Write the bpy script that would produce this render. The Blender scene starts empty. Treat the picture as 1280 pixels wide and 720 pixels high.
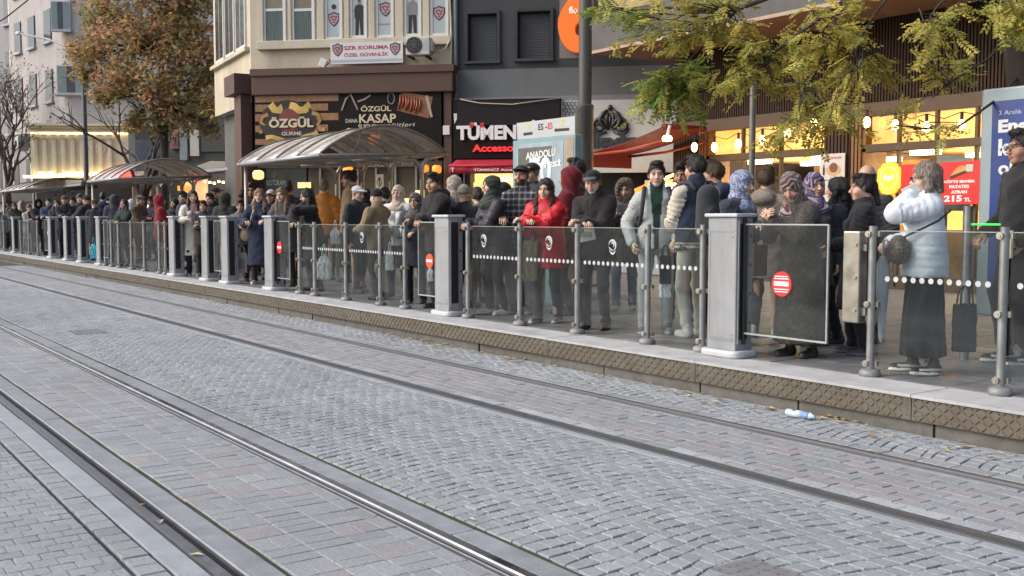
import bpy, math, random, time
import numpy as np
from mathutils import Vector, Matrix
T0 = time.time()
R = math.radians
rnd = random.Random(7)
sc = bpy.context.scene
col = sc.collection
# ---------------------------------------------------------------- camera, sky, sun, exposure
CAM_H, YAW, FPX, PITCH = 1.47, R(35.3), 1300.0, R(3.85)
cs, sn = math.cos(YAW), math.sin(YAW)
RT = Vector((sn, cs, 0))                       # camera right on the ground
FW = Vector((-cs, sn, 0))                      # camera forward on the ground
cd = bpy.data.cameras.new('camera')
cam = bpy.data.objects.new('camera', cd)
col.objects.link(cam)
cd.sensor_width = 36.0
cd.lens = FPX / 1280 * 36
cd.clip_start, cd.clip_end = 0.05, 1000
f3 = (FW * math.cos(PITCH) - Vector((0, 0, 1)) * math.sin(PITCH)).normalized()
u3 = RT.cross(f3).normalized()
cam.matrix_world = Matrix(((RT.x, u3.x, -f3.x, 0), (RT.y, u3.y, -f3.y, 0), (RT.z, u3.z, -f3.z, CAM_H), (0, 0, 0, 1)))
sc.camera = cam
w = bpy.data.worlds.new('World')
sc.world = w
w.use_nodes = True
SUN_EL, SUN_ROT = R(38), R(205)
nt = w.node_tree
sky = nt.nodes.new('ShaderNodeTexSky')
sky.sky_type = 'NISHITA'
sky.sun_disc = False
sky.sun_elevation, sky.sun_rotation = SUN_EL, SUN_ROT
sky.air_density, sky.dust_density, sky.ozone_density = 1.0, 4.0, 1.0
bg = nt.nodes['Background']
hs = nt.nodes.new('ShaderNodeHueSaturation')    # cloud cover greys the blue
hs.inputs['Saturation'].default_value = 0.85
nt.links.new(sky.outputs[0], hs.inputs['Color'])
nt.links.new(hs.outputs[0], bg.inputs['Color'])
bg.inputs['Strength'].default_value = 0.15
sl = bpy.data.lights.new('sun', 'SUN')
sl.energy, sl.angle, sl.color = 0.9, R(40), (1.0, 0.97, 0.93)
so = bpy.data.objects.new('sun', sl)
col.objects.link(so)
sd = Vector((math.sin(SUN_ROT) * math.cos(SUN_EL), math.cos(SUN_ROT) * math.cos(SUN_EL), math.sin(SUN_EL)))
so.rotation_euler = sd.to_track_quat('Z', 'Y').to_euler()
so.location = sd * 60
sc.view_settings.view_transform = 'Standard'
sc.view_settings.look = 'None'
sc.view_settings.exposure = 0.66
sc.view_settings.gamma = 1.0
sc.cycles.max_bounces = 8
sc.cycles.transparent_max_bounces = 24
sc.cycles.use_denoising = True

# ---------------------------------------------------------------- pixel helpers (photo is 1280 x 720)
def ray(u, v):
    return f3 * FPX + RT * (u - 640) + u3 * (360 - v)
CP = Vector((0, 0, CAM_H))
def on_z(u, v, z=0.0):
    d = ray(u, v); return CP + d * ((z - CAM_H) / d.z)
def on_y(u, v, y):
    d = ray(u, v); return CP + d * (y / d.y)
def xat(u, y):                                  # world x where column u crosses the plane y
    return on_y(u, 300, y).x
def proj(p):
    q = Vector(p) - CP
    z = q.dot(f3)
    return 640 + FPX * q.dot(RT) / z, 360 - FPX * q.dot(u3) / z, z

# ---------------------------------------------------------------- materials
MATS = {}
def mat(name, c=(0.5, 0.5, 0.5), rough=0.7, metal=0.0, var=0.12, scale=6.0, bump=0.0, bscale=60.0, attr=None, objcol=False, emit=0.0, spec=0.5, patch=0.0, dirt=0.0, coat=0.0, sheen=0.0):
    if name in MATS: return MATS[name]
    m = bpy.data.materials.new(name); m.use_nodes = True
    t = m.node_tree; N = t.nodes; L = t.links
    b = N['Principled BSDF']
    b.inputs['Roughness'].default_value = rough
    b.inputs['Metallic'].default_value = metal
    b.inputs['Specular IOR Level'].default_value = spec
    if coat: b.inputs['Coat Weight'].default_value = coat
    if sheen: b.inputs['Sheen Weight'].default_value = sheen
    tc = N.new('ShaderNodeNewGeometry') if True else None
    if attr:
        src = N.new('ShaderNodeAttribute'); src.attribute_name = attr; base = src.outputs['Color']
    elif objcol:
        src = N.new('ShaderNodeObjectInfo'); base = src.outputs['Color']
    else:
        src = N.new('ShaderNodeRGB'); src.outputs[0].default_value = (*c, 1); base = src.outputs[0]
    out = base
    if var > 0:
        no = N.new('ShaderNodeTexNoise'); no.inputs['Scale'].default_value = scale; no.inputs['Detail'].default_value = 6
        no.inputs['Roughness'].default_value = 0.65
        L.new(tc.outputs['Position'], no.inputs['Vector'])
        mr = N.new('ShaderNodeMapRange'); mr.inputs[1].default_value = 0.25; mr.inputs[2].default_value = 0.75
        mr.inputs[3].default_value = 1 - var; mr.inputs[4].default_value = 1 + var
        L.new(no.outputs['Fac'], mr.inputs[0])
        mx = N.new('ShaderNodeVectorMath'); mx.operation = 'SCALE'
        L.new(base, mx.inputs[0]); L.new(mr.outputs[0], mx.inputs['Scale'])
        out = mx.outputs[0]
        if rough < 0.95:
            m2 = N.new('ShaderNodeMapRange'); m2.inputs[1].default_value = 0.3; m2.inputs[2].default_value = 0.7
            m2.inputs[3].default_value = max(0.02, rough - 0.1); m2.inputs[4].default_value = min(1, rough + 0.12)
            L.new(no.outputs['Fac'], m2.inputs[0]); L.new(m2.outputs[0], b.inputs['Roughness'])
    if patch > 0:                                # broad tonal drift and worn, damp patches
        n4 = N.new('ShaderNodeTexNoise'); n4.inputs['Scale'].default_value = .55; n4.inputs['Detail'].default_value = 7; n4.inputs['Roughness'].default_value = .7
        L.new(tc.outputs['Position'], n4.inputs['Vector'])
        r4 = N.new('ShaderNodeMapRange'); r4.inputs[1].default_value = .32; r4.inputs[2].default_value = .66; r4.inputs[3].default_value = 1 - patch; r4.inputs[4].default_value = 1 + patch * .6
        L.new(n4.outputs['Fac'], r4.inputs[0]); s4 = N.new('ShaderNodeVectorMath'); s4.operation = 'SCALE'
        L.new(out, s4.inputs[0]); L.new(r4.outputs[0], s4.inputs['Scale']); out = s4.outputs[0]
    if dirt > 0:
        n3 = N.new('ShaderNodeTexNoise'); n3.inputs['Scale'].default_value = 1.3; n3.inputs['Detail'].default_value = 10; n3.inputs['Roughness'].default_value = 0.75
        mp = N.new('ShaderNodeVectorMath'); mp.operation = 'MULTIPLY'; mp.inputs[1].default_value = (1, 1, 0.22)
        L.new(tc.outputs['Position'], mp.inputs[0]); L.new(mp.outputs[0], n3.inputs['Vector'])
        cr = N.new('ShaderNodeMapRange'); cr.inputs[1].default_value = 0.48; cr.inputs[2].default_value = 0.68; cr.inputs[3].default_value = 0; cr.inputs[4].default_value = dirt
        L.new(n3.outputs['Fac'], cr.inputs[0])
        mm = N.new('ShaderNodeMix'); mm.data_type = 'RGBA'
        L.new(cr.outputs[0], mm.inputs[0]); L.new(out, mm.inputs[6]); mm.inputs[7].default_value = (0.07, 0.06, 0.05, 1)
        out = mm.outputs[2]
    L.new(out, b.inputs['Base Color'])
    if emit > 0:
        L.new(out, b.inputs['Emission Color']); b.inputs['Emission Strength'].default_value = emit
    if bump > 0:
        n2 = N.new('ShaderNodeTexNoise'); n2.inputs['Scale'].default_value = bscale; n2.inputs['Detail'].default_value = 4
        L.new(tc.outputs['Position'], n2.inputs['Vector'])
        bp = N.new('ShaderNodeBump'); bp.inputs['Strength'].default_value = bump; bp.inputs['Distance'].default_value = 0.01
        L.new(n2.outputs['Fac'], bp.inputs['Height']); L.new(bp.outputs[0], b.inputs['Normal'])
    MATS[name] = m
    return m

def glass(name, tint=(0.8, 0.85, 0.85), rough=0.03, ior=1.5, refl=1.0, body=0.0, bodycol=(0.3, 0.32, 0.33)):
    """Thin pane: tinted see-through, Fresnel reflection on top, optionally a greyish film of grime."""
    if name in MATS: return MATS[name]
    m = bpy.data.materials.new(name); m.use_nodes = True
    t = m.node_tree; N = t.nodes; L = t.links
    N.remove(N['Principled BSDF'])
    tr = N.new('ShaderNodeBsdfTransparent'); tr.inputs[0].default_value = (*tint, 1)
    gl = N.new('ShaderNodeBsdfGlossy'); gl.inputs['Roughness'].default_value = rough
    fr = N.new('ShaderNodeFresnel'); fr.inputs['IOR'].default_value = ior
    ml = N.new('ShaderNodeMath'); ml.operation = 'MULTIPLY'; ml.inputs[1].default_value = refl
    gb = N.new('ShaderNodeNewGeometry'); iv = N.new('ShaderNodeMath'); iv.operation = 'SUBTRACT'; iv.inputs[0].default_value = 1.0
    L.new(gb.outputs['Backfacing'], iv.inputs[1]); m0 = N.new('ShaderNodeMath'); m0.operation = 'MULTIPLY'
    L.new(fr.outputs[0], m0.inputs[0]); L.new(iv.outputs[0], m0.inputs[1]); L.new(m0.outputs[0], ml.inputs[0])
    s1 = tr.outputs[0]
    if body > 0:
        df = N.new('ShaderNodeBsdfDiffuse'); df.inputs[0].default_value = (*bodycol, 1)
        g = N.new('ShaderNodeNewGeometry'); no = N.new('ShaderNodeTexNoise'); no.inputs['Scale'].default_value = 3; no.inputs['Detail'].default_value = 8
        L.new(g.outputs['Position'], no.inputs['Vector'])
        mr = N.new('ShaderNodeMapRange'); mr.inputs[1].default_value = 0.3; mr.inputs[2].default_value = 0.7; mr.inputs[3].default_value = body * 0.5; mr.inputs[4].default_value = body * 1.5
        L.new(no.outputs['Fac'], mr.inputs[0])
        mb = N.new('ShaderNodeMixShader'); L.new(mr.outputs[0], mb.inputs[0]); L.new(s1, mb.inputs[1]); L.new(df.outputs[0], mb.inputs[2])
        s1 = mb.outputs[0]
    mx = N.new('ShaderNodeMixShader')
    L.new(ml.outputs[0], mx.inputs[0]); L.new(s1, mx.inputs[1]); L.new(gl.outputs[0], mx.inputs[2])
    L.new(mx.outputs[0], N['Material Output'].inputs['Surface'])
    MATS[name] = m
    return m

def srgb(r, g, b):
    return tuple(((c / 255) / 12.92 if c / 255 <= 0.04045 else ((c / 255 + 0.055) / 1.055) ** 2.4) for c in (r, g, b))

# ---------------------------------------------------------------- mesh helpers
def link(o, parent=None):
    col.objects.link(o)
    if parent is not None: o.parent = parent
    return o
def tag(o, label=None, cat=None, group=None, kind=None):
    if label: o['label'] = label
    if cat: o['category'] = cat
    if group: o['group'] = group
    if kind: o['kind'] = kind
    return o
def empty(name, loc=(0, 0, 0), rz=0.0, label=None, cat=None, group=None):
    o = bpy.data.objects.new(name, None); col.objects.link(o)
    o.location = loc; o.rotation_euler = (0, 0, rz); o.empty_display_size = 0.2
    return tag(o, label, cat, group)
class MB:
    def __init__(s): s.v = []; s.f = []; s.m = []
    def add(s, vs, fs, m=0):
        o = len(s.v); s.v += [tuple(p) for p in vs]
        for f in fs: s.f.append(tuple(i + o for i in f)); s.m.append(m)
        return s
    def box(s, a, b, m=0):
        x0, y0, z0 = a; x1, y1, z1 = b
        if x0 > x1: x0, x1 = x1, x0
        if y0 > y1: y0, y1 = y1, y0
        if z0 > z1: z0, z1 = z1, z0
        return s.add([(x0, y0, z0), (x1, y0, z0), (x1, y1, z0), (x0, y1, z0), (x0, y0, z1), (x1, y0, z1), (x1, y1, z1), (x0, y1, z1)],
                     [(0, 3, 2, 1), (4, 5, 6, 7), (0, 1, 5, 4), (1, 2, 6, 5), (2, 3, 7, 6), (3, 0, 4, 7)], m)
    def obox(s, c, size, rot=None, m=0):
        M = rot if rot is not None else Matrix.Identity(3)
        hx, hy, hz = [q / 2 for q in size]
        vs = [Vector(c) + M @ Vector((x, y, z)) for x, y, z in ((-hx, -hy, -hz), (hx, -hy, -hz), (hx, hy, -hz), (-hx, hy, -hz), (-hx, -hy, hz), (hx, -hy, hz), (hx, hy, hz), (-hx, hy, hz))]
        return s.add(vs, [(0, 3, 2, 1), (4, 5, 6, 7), (0, 1, 5, 4), (1, 2, 6, 5), (2, 3, 7, 6), (3, 0, 4, 7)], m)
    def cyl(s, p0, p1, r0, r1=None, n=12, m=0, cap=True):
        p0, p1 = Vector(p0), Vector(p1); r1 = r0 if r1 is None else r1
        d = (p1 - p0).normalized(); a = d.orthogonal().normalized(); b = d.cross(a)
        vs = []
        for p, r in ((p0, r0), (p1, r1)):
            for i in range(n):
                t = 2 * math.pi * i / n; vs.append(p + a * math.cos(t) * r + b * math.sin(t) * r)
        fs = [(i, (i + 1) % n, n + (i + 1) % n, n + i) for i in range(n)]
        if cap: fs += [tuple(range(n - 1, -1, -1)), tuple(range(n, 2 * n))]
        return s.add(vs, fs, m)
    def tube(s, pts, r, n=8, m=0, cap=True):
        pts = [Vector(p) for p in pts]; k = len(pts)
        rs = r if isinstance(r, (list, tuple)) else [r] * k
        vs = []; a = None
        for i, p in enumerate(pts):
            d = (pts[min(i + 1, k - 1)] - pts[max(i - 1, 0)]).normalized()
            if a is None: a = d.orthogonal().normalized()
            a = (a - d * a.dot(d)).normalized(); b = d.cross(a)
            for j in range(n):
                t = 2 * math.pi * j / n; vs.append(p + (a * math.cos(t) + b * math.sin(t)) * rs[i])
        fs = [(i * n + j, i * n + (j + 1) % n, (i + 1) * n + (j + 1) % n, (i + 1) * n + j) for i in range(k - 1) for j in range(n)]
        if cap: fs += [tuple(range(n - 1, -1, -1)), tuple(range((k - 1) * n, k * n))]
        return s.add(vs, fs, m)
    def prism(s, poly, y0, y1, m=0, plane='xz'):
        """Extrude a 2-D outline (counter-clockwise) between two depths."""
        n = len(poly)
        if plane == 'xz': mk = lambda p, y: (p[0], y, p[1])
        elif plane == 'xy': mk = lambda p, y: (p[0], p[1], y)
        else: mk = lambda p, y: (y, p[0], p[1])
        vs = [mk(p, y0) for p in poly] + [mk(p, y1) for p in poly]
        fs = [tuple(range(n)), tuple(range(2 * n - 1, n - 1, -1))] + [(i, n + i, n + (i + 1) % n, (i + 1) % n) for i in range(n)]
        return s.add(vs, fs, m)
    def lathe(s, prof, c=(0, 0, 0), n=16, m=0):
        vs = [(c[0] + r * math.cos(2 * math.pi * i / n), c[1] + r * math.sin(2 * math.pi * i / n), c[2] + z) for r, z in prof for i in range(n)]
        k = len(prof)
        fs = [(j * n + i, j * n + (i + 1) % n, (j + 1) * n + (i + 1) % n, (j + 1) * n + i) for j in range(k - 1) for i in range(n)]
        fs += [tuple(range(n - 1, -1, -1)), tuple(range((k - 1) * n, k * n))]
        return s.add(vs, fs, m)
    def ball(s, c, r, n=10, m=0):
        rx, ry, rz = r if isinstance(r, (tuple, list)) else (r, r, r)
        k = max(4, n // 2 + 1)
        vs = []; fs = []
        for j in range(1, k):
            a = math.pi * j / k
            for i in range(n):
                t = 2 * math.pi * i / n
                vs.append((c[0] + rx * math.sin(a) * math.cos(t), c[1] + ry * math.sin(a) * math.sin(t), c[2] - rz * math.cos(a)))
        for j in range(k - 2):
            for i in range(n): fs.append((j * n + i, j * n + (i + 1) % n, (j + 1) * n + (i + 1) % n, (j + 1) * n + i))
        b = len(vs); vs += [(c[0], c[1], c[2] - rz), (c[0], c[1], c[2] + rz)]
        for i in range(n):
            fs.append((b, (i + 1) % n, i)); fs.append((b + 1, (k - 2) * n + i, (k - 2) * n + (i + 1) % n))
        return s.add(vs, fs, m)
    def mesh(s, name, mats, smooth=False):
        me = bpy.data.meshes.new(name)
        me.from_pydata(s.v, [], s.f)
        for m in (mats if isinstance(mats, (list, tuple)) else [mats]): me.materials.append(m)
        me.polygons.foreach_set('material_index', s.m)
        if smooth: me.polygons.foreach_set('use_smooth', [True] * len(s.f))
        me.update()
        return me
    def build(s, name, mats, parent=None, smooth=False, bevel=0.0, loc=None, rz=None, auto=None):
        o = bpy.data.objects.new(name, s.mesh(name, mats, smooth or auto is not None))
        link(o, parent)
        if loc: o.location = loc
        if rz is not None: o.rotation_euler = (0, 0, rz)
        if auto is not None: o.data.set_sharp_from_angle(angle=R(auto))
        if bevel:
            b = o.modifiers.new('bevel', 'BEVEL'); b.width = bevel; b.segments = 2; b.limit_method = 'ANGLE'; b.angle_limit = R(40)
        return o
def np_mesh(name, V, F, mats, smooth=True, cols=None, fm=None):
    """Quad mesh straight from numpy arrays, with an optional per-vertex colour."""
    me = bpy.data.meshes.new(name)
    k = F.shape[1]
    me.vertices.add(len(V)); me.vertices.foreach_set('co', np.ascontiguousarray(V, np.float32).ravel())
    me.loops.add(F.size); me.loops.foreach_set('vertex_index', np.ascontiguousarray(F, np.int32).ravel())
    me.polygons.add(len(F)); me.polygons.foreach_set('loop_start', np.arange(0, F.size, k, dtype=np.int32))
    for m in (mats if isinstance(mats, (list, tuple)) else [mats]): me.materials.append(m)
    if fm is not None: me.polygons.foreach_set('material_index', np.ascontiguousarray(fm, np.int32))
    me.update(calc_edges=True)
    me.polygons.foreach_set('use_smooth', np.full(len(F), smooth))
    if cols is not None:
        at = me.color_attributes.new('Col', 'FLOAT_COLOR', 'POINT')
        c4 = np.ones((len(V), 4), np.float32); c4[:, :3] = cols
        at.data.foreach_set('color', c4.ravel())
    return me
def text(s, mtl, parent, x, y, z, w, h, ext=0.01, name='lettering', rx=None, shear=0.0, skewz=0.0, matrix=None, bold=0.0):
    """Lettering standing in the xz plane, facing -y, lower left corner at (x, z), fitted to w by h."""
    cu = bpy.data.curves.new(name, 'FONT'); cu.body = s; cu.size = 1; cu.extrude = 0.0; cu.resolution_u = 3
    if bold: cu.offset = bold
    o = bpy.data.objects.new(name, cu); col.objects.link(o)
    me = bpy.data.meshes.new_from_object(o.evaluated_get(bpy.context.evaluated_depsgraph_get()))
    bpy.data.objects.remove(o); bpy.data.curves.remove(cu)
    n = len(me.vertices); a = np.empty(n * 3, np.float32); me.vertices.foreach_get('co', a); a = a.reshape(n, 3)
    lo, hi = a.min(0), a.max(0)
    q = (a - lo) / np.maximum(hi - lo, 1e-6)
    fs = [tuple(p.vertices) for p in me.polygons]
    bpy.data.meshes.remove(me)
    front = [(x + p[0] * w + p[1] * shear, y - ext, z + p[1] * h + p[0] * skewz) for p in q]
    m = MB(); m.add(front, fs)
    edges = {}
    for f in fs:
        for i in range(len(f)):
            e = (f[i], f[(i + 1) % len(f)]); edges[e] = 1
    back = [(p[0], y, p[2]) for p in front]
    side = [(b, a_, a_ + n, b + n) for (a_, b) in edges if (b, a_) not in edges]
    o2 = MB(); o2.add(front + back, fs + side)
    if matrix is not None: o2.v = [tuple(matrix @ Vector(p)) for p in o2.v]
    return o2.build(name, mtl, parent)
# ================================================================ ground, rails, platform
HP = 0.27                                       # platform height
YE, YF = 6.30, 6.76                             # platform edge, barrier line
g = mat('joint_sand', (0.06, 0.06, 0.062), 0.95, var=0.45, scale=9, bump=0.6, bscale=120, patch=.3)
tag(MB().add([(-160, -60, -0.016), (60, -60, -0.016), (60, 160, -0.016), (-160, 160, -0.016)], [(0, 1, 2, 3)]).build('ground', g), kind='structure')

m_part = mat('paver', objcol=True, patch=.14, rough=0.72, var=0.34, scale=55, bump=0.5, bscale=160)
m_bulk = mat('paver_bulk', attr='Col', patch=.14, rough=0.72, var=0.34, scale=55, bump=0.5, bscale=160)
def unit_block(name, bw, seed, h=0.02):
    """Unit paver (1 x 1 plan, top at z = 0) with worn edges."""
    q = random.Random(seed); j = lambda a: q.uniform(-a, a)
    ring = [(-0.5, -0.5), (0.5, -0.5), (0.5, 0.5), (-0.5, 0.5)]
    vs = [(x + j(.008), y + j(.008), -h) for x, y in ring]
    vs += [(x * 0.985 + j(.008), y * 0.985 + j(.008), -bw * 0.45) for x, y in ring]
    vs += [(x * .945 + j(.006), y * .945 + j(.006), j(0.0010)) for x, y in ring]
    fs = [(8, 9, 10, 11)] + [(k + i, k + (i + 1) % 4, k + 4 + (i + 1) % 4, k + 4 + i) for k in (0, 4) for i in range(4)]
    return np.array(vs, np.float32), np.array(fs, np.int32)
UNITS = [unit_block('paver', 0.008, 30 + i) for i in range(5)]
def lay(zone, piece, stones, parts=300, mbulk=None, mpart=None, minpx=9.0):
    """stones: (x, y, w, d, rot, z, (r, g, b)). The ones that show largest become parts, the rest one joined part."""
    root = empty(zone); root['kind'] = 'structure'
    mbulk = mbulk or m_bulk; mpart = mpart or m_part
    sc_ = []
    for i, s in enumerate(stones):
        u, v, z = proj((s[0], s[1], s[5]))
        ok = z > 0.5 and -25 < u < 1305 and v < 735
        sc_.append((max(s[2], s[3]) * FPX / z if ok else -1, i))
    sc_.sort(reverse=True)
    big = {i for a, i in sc_[:parts] if a > minpx}
    mes = []
    for k, (v, f) in enumerate(UNITS):
        mes.append(np_mesh(piece, v, f, mpart, smooth=False))
    V, F, C = [], [], []; o = 0
    for i, (x, y, w_, d_, r, z, c) in enumerate(stones):
        k = (i * 7 + int(abs(x) * 13)) % 5
        if i in big:
            ob = bpy.data.objects.new(piece, mes[k]); link(ob, root)
            ob.location = (x, y, z); ob.rotation_euler = (0, 0, r); ob.scale = (w_, d_, 1); ob.color = (*c, 1)
        else:
            v, f = UNITS[k]; cr, sr = math.cos(r), math.sin(r)
            a = v * np.array([w_, d_, 1], np.float32)
            V.append(np.stack([a[:, 0] * cr - a[:, 1] * sr + x, a[:, 0] * sr + a[:, 1] * cr + y, a[:, 2] + z], 1))
            F.append(f + o); o += len(v); C.append(np.tile(np.array(c, np.float32), (len(v), 1)))
    if V:
        me = np_mesh(piece + '_field', np.concatenate(V), np.concatenate(F), mbulk, smooth=False, cols=np.concatenate(C))
        b = bpy.data.objects.new(piece + '_field', me); link(b, root); b['kind'] = 'stuff'
    return root
def tone(base, v=0.1, hue=0.010):
    k = 1 + rnd.gauss(0, v)
    return tuple(max(0.01, c * k * (1 + rnd.uniform(-hue, hue))) for c in base)
GREY, GREYB, RED, PALE = (0.284, 0.300, 0.315), (0.280, 0.301, 0.318), (0.292, 0.282, 0.292), (0.37, 0.39, 0.41)
jz = lambda a=0.0022: rnd.uniform(-a, a)
# near verge: small setts in running bond, with one row of edging stones
st = []
for i in range(int(15 / 0.1)):
    for j in range(15):
        st.append((-15.3 + i * 0.1, 1.095 - j * 0.104 - (0.052 if i % 2 else 0), 0.0975, 0.1015, rnd.gauss(0, .006), jz(.0015), tone(GREYB if rnd.random() < .8 else GREY, .045)))
    if i % 2: st.append((-15.3 + i * 0.1, 1.095 + .026, .0975, .05, 0, jz(.0015), tone(GREYB, .045)))
for i in range(int(24 / 0.13)):
    st.append((-24 + i * 0.13, 1.228, 0.124, 0.11, rnd.gauss(0, .012), jz(), tone(GREY, .05)))
lay('verge_paving', 'paver', st)
# between the rails of the near track: block pavers in basket weave
st = []
nx = int(33 / 0.2)
for i in range(nx):
    for j in range(3):
        x, y = -32 + i * 0.2, 1.796 + j * 0.2
        red = rnd.random() < (0.45 if (i // 3 + j) % 3 == 0 else 0.12)
        across = (i + j) % 2 or rnd.random() < .3
        for k in (-1, 1):
            c = tone(RED if red else GREY, .04)
            if across: st.append((x + k * 0.05, y, 0.0985, 0.198, rnd.gauss(0, .004), jz(.0015), c))
            else: st.append((x, y + k * 0.05, 0.198, 0.0985, rnd.gauss(0, .004), jz(.0015), c))
for i in range(int(33 / .2)): st.append((-32 + i * .2, 2.335, .197, .072, 0, jz(.0015), tone(GREY, .05)))
lay('track_paving', 'paver', st)
# setts laid in shallow arcs: every stone gets its own outline from a warped lattice
def lay_cells(zone, piece, cells, parts=300):
    root = empty(zone); root['kind'] = 'structure'
    order = []
    for i, (q, c, z) in enumerate(cells):
        cx = sum(p[0] for p in q) / 4; cy = sum(p[1] for p in q) / 4
        u, v, d = proj((cx, cy, 0)); order.append((1 / d if d > .5 and -25 < u < 1305 and v < 735 else -1, i))
    order.sort(reverse=True); big = {i for k, i in order[:parts] if k > .09}
    V, F, C = [], [], []; o = 0
    FF = np.array([(8, 9, 10, 11)] + [(k + i, k + (i + 1) % 4, k + 4 + (i + 1) % 4, k + 4 + i) for k in (0, 4) for i in range(4)], np.int32)
    for i, (q, c, z) in enumerate(cells):
        q = np.array(q, np.float32); m = q.mean(0); d = q - m
        t = np.array([rnd.uniform(-.0012, .0012) for _ in range(4)], np.float32)
        v = np.concatenate([np.c_[d * .97, np.full(4, -.018)], np.c_[d * .955, np.full(4, -.0035) + z], np.c_[d * .90, t + z]]).astype(np.float32)
        if i in big:
            ob = bpy.data.objects.new(piece, np_mesh(piece, v, FF, m_part, smooth=False)); link(ob, root); ob.location = (m[0], m[1], 0); ob.color = (*c, 1)
        else:
            v[:, 0] += m[0]; v[:, 1] += m[1]; V.append(v); F.append(FF + o); o += 12; C.append(np.tile(np.array(c, np.float32), (12, 1)))
    b = bpy.data.objects.new(piece + '_field', np_mesh(piece + '_field', np.concatenate(V), np.concatenate(F), m_bulk, smooth=False, cols=np.concatenate(C))); link(b, root); b['kind'] = 'stuff'
def arc_cells(y0, y1, x0, x1, row, amp, wmean, base, ph=.45):
    cells = []; n = int((x1 - x0) / row)
    off = [rnd.gauss(0, row * .06) for _ in range(n + 2)]
    def X(i, y):
        t = (y - y0) / (y1 - y0)
        return x0 + i * row + off[i] - amp * math.cos((t - ph) * math.pi) + .022 * math.sin(i * .19 + y * 5.3) + .008 * math.sin(i * 1.7 + y * 13) + .006 * math.sin(i * 2.9 + y * 47)
    for i in range(n):
        k = max(3, round((y1 - y0) / wmean)); ys = [y0 + (y1 - y0) * (j + (0.5 if i % 2 else 0) * (0 < j < k) + (rnd.uniform(-.13, .13) if 0 < j < k else 0)) / k for j in range(k + 1)]
        g_ = .0016; gy = .0034
        for j in range(k):
            a, b = ys[j] + gy, ys[j + 1] - gy
            if b - a < .02: continue
            kk = 1 + .004
            cells.append(([(X(i, a) + g_, a + rnd.gauss(0, .0012)), (X(i + 1, a) - g_, a + rnd.gauss(0, .0012)), (X(i + 1, b) - g_, b), (X(i, b) + g_, b)], tone(base if rnd.random() < .75 else (.28, .297, .31), .06), jz(.0016)))
    return cells
lay_cells('sett_paving', 'sett', arc_cells(2.682, 4.37, -34.2, 1.2, .096, .13, .096, GREYB))
# between the rails of the far track
st = []
for i in range(int(36 / 0.2)):
    for j in range(7):
        x, y = -34.5 + i * 0.2 + (0.1 if j % 2 else 0), 4.735 + j * 0.101
        red = (i * 5 + j) % 11 < 2 or rnd.random() < (0.45 if 1 < (i // 4) % 5 < 4 else .15)
        st.append((x, y, 0.196, 0.097, rnd.gauss(0, .006), jz(), tone(RED if red else (.275, .29, .305), .045)))
lay('far_track_paving', 'paver', st)
# strip along the platform
lay_cells('kerbside_setts', 'sett', arc_cells(5.735, 6.30, -35, 1.5, .098, .05, .1, GREYB, .5))
st = []
for i in range(int(37 / 0.24)):
    st.append((-35 + i * 0.24, 5.665, 0.234, 0.12, 0, jz(), tone((.29, .3, .31), .06)))
    st.append((-35 + i * 0.24 + .1, 4.625, 0.234, 0.10, 0, jz(), tone(PALE if rnd.random() < .6 else GREY, .08)))
lay('kerbside_paving', 'paver', st)

# grooved tram rails with their concrete bedding
m_steel = mat('rail_steel', (0.50, 0.51, 0.54), 0.24, 1.0, var=0.15, scale=3)
m_dull = mat('rail_dull', (0.075, 0.078, 0.085), 0.5, 0.2, var=0.25, scale=9)
m_groove = mat('rail_groove', (0.010, 0.010, 0.011), 0.85, 0.0, var=0.4, scale=15, bump=0.7, bscale=50)
m_conc = mat('bedding_concrete', (0.25, 0.268, 0.29), 0.85, patch=.15, var=0.22, scale=7, bump=0.35, bscale=90, dirt=0.25)
m_pale = mat('bedding_pale', (0.29, 0.315, 0.345), 0.8, var=0.2, scale=5, bump=0.3, bscale=90)
def strip(mb, y0, y1, z0, z1, m, x0=-80, x1=12):
    mb.add([(x0, y0, z0), (x1, y0, z0), (x1, y1, z1), (x0, y1, z1)], [(0, 1, 2, 3)], m)
def tram_rail(y, s, shiny, near=False):
    """s = +1 when the groove lies on the +y side of the head."""
    b = MB()
    def q(a0, a1, z0, z1, m):
        A, B = y + s * a0, y + s * a1
        if s > 0: strip(b, A, B, z0, z1, m)
        else: strip(b, B, A, z1, z0, m)
    q(-0.034, -0.030, -0.014, 0.002, 1)
    q(-0.030, -0.022, 0.002, 0.006, 0 if shiny else 1)
    q(-0.022, 0.020, 0.006, 0.006, 0 if shiny else 3 if near else 1)
    q(0.020, 0.026, 0.006, -0.002, 0 if near else 1)
    q(0.026, 0.031, -0.002, -0.012, 1)
    q(0.031, 0.064, -0.014, -0.014, 2)
    q(0.064, 0.066, -0.012, 0.003, 1)
    q(0.066, 0.080, 0.003, 0.004, 4 if near else 1)
    q(0.080, 0.083, 0.004, -0.014, 1)
    return tag(b.build('tram_rail', [m_steel, m_dull, m_groove, mat('rail_worn', (.22, .225, .24), .45, .7, var=.2, scale=9), mat('rail_lip', (.52, .53, .55), .35, .3, var=.15, scale=9)]), kind='structure')
for y, s, sh in ((1.458, 1, False), (2.478, -1, True), (4.49, 1, False), (5.55, -1, False)): tram_rail(y, s, sh, y < 3)
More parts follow.
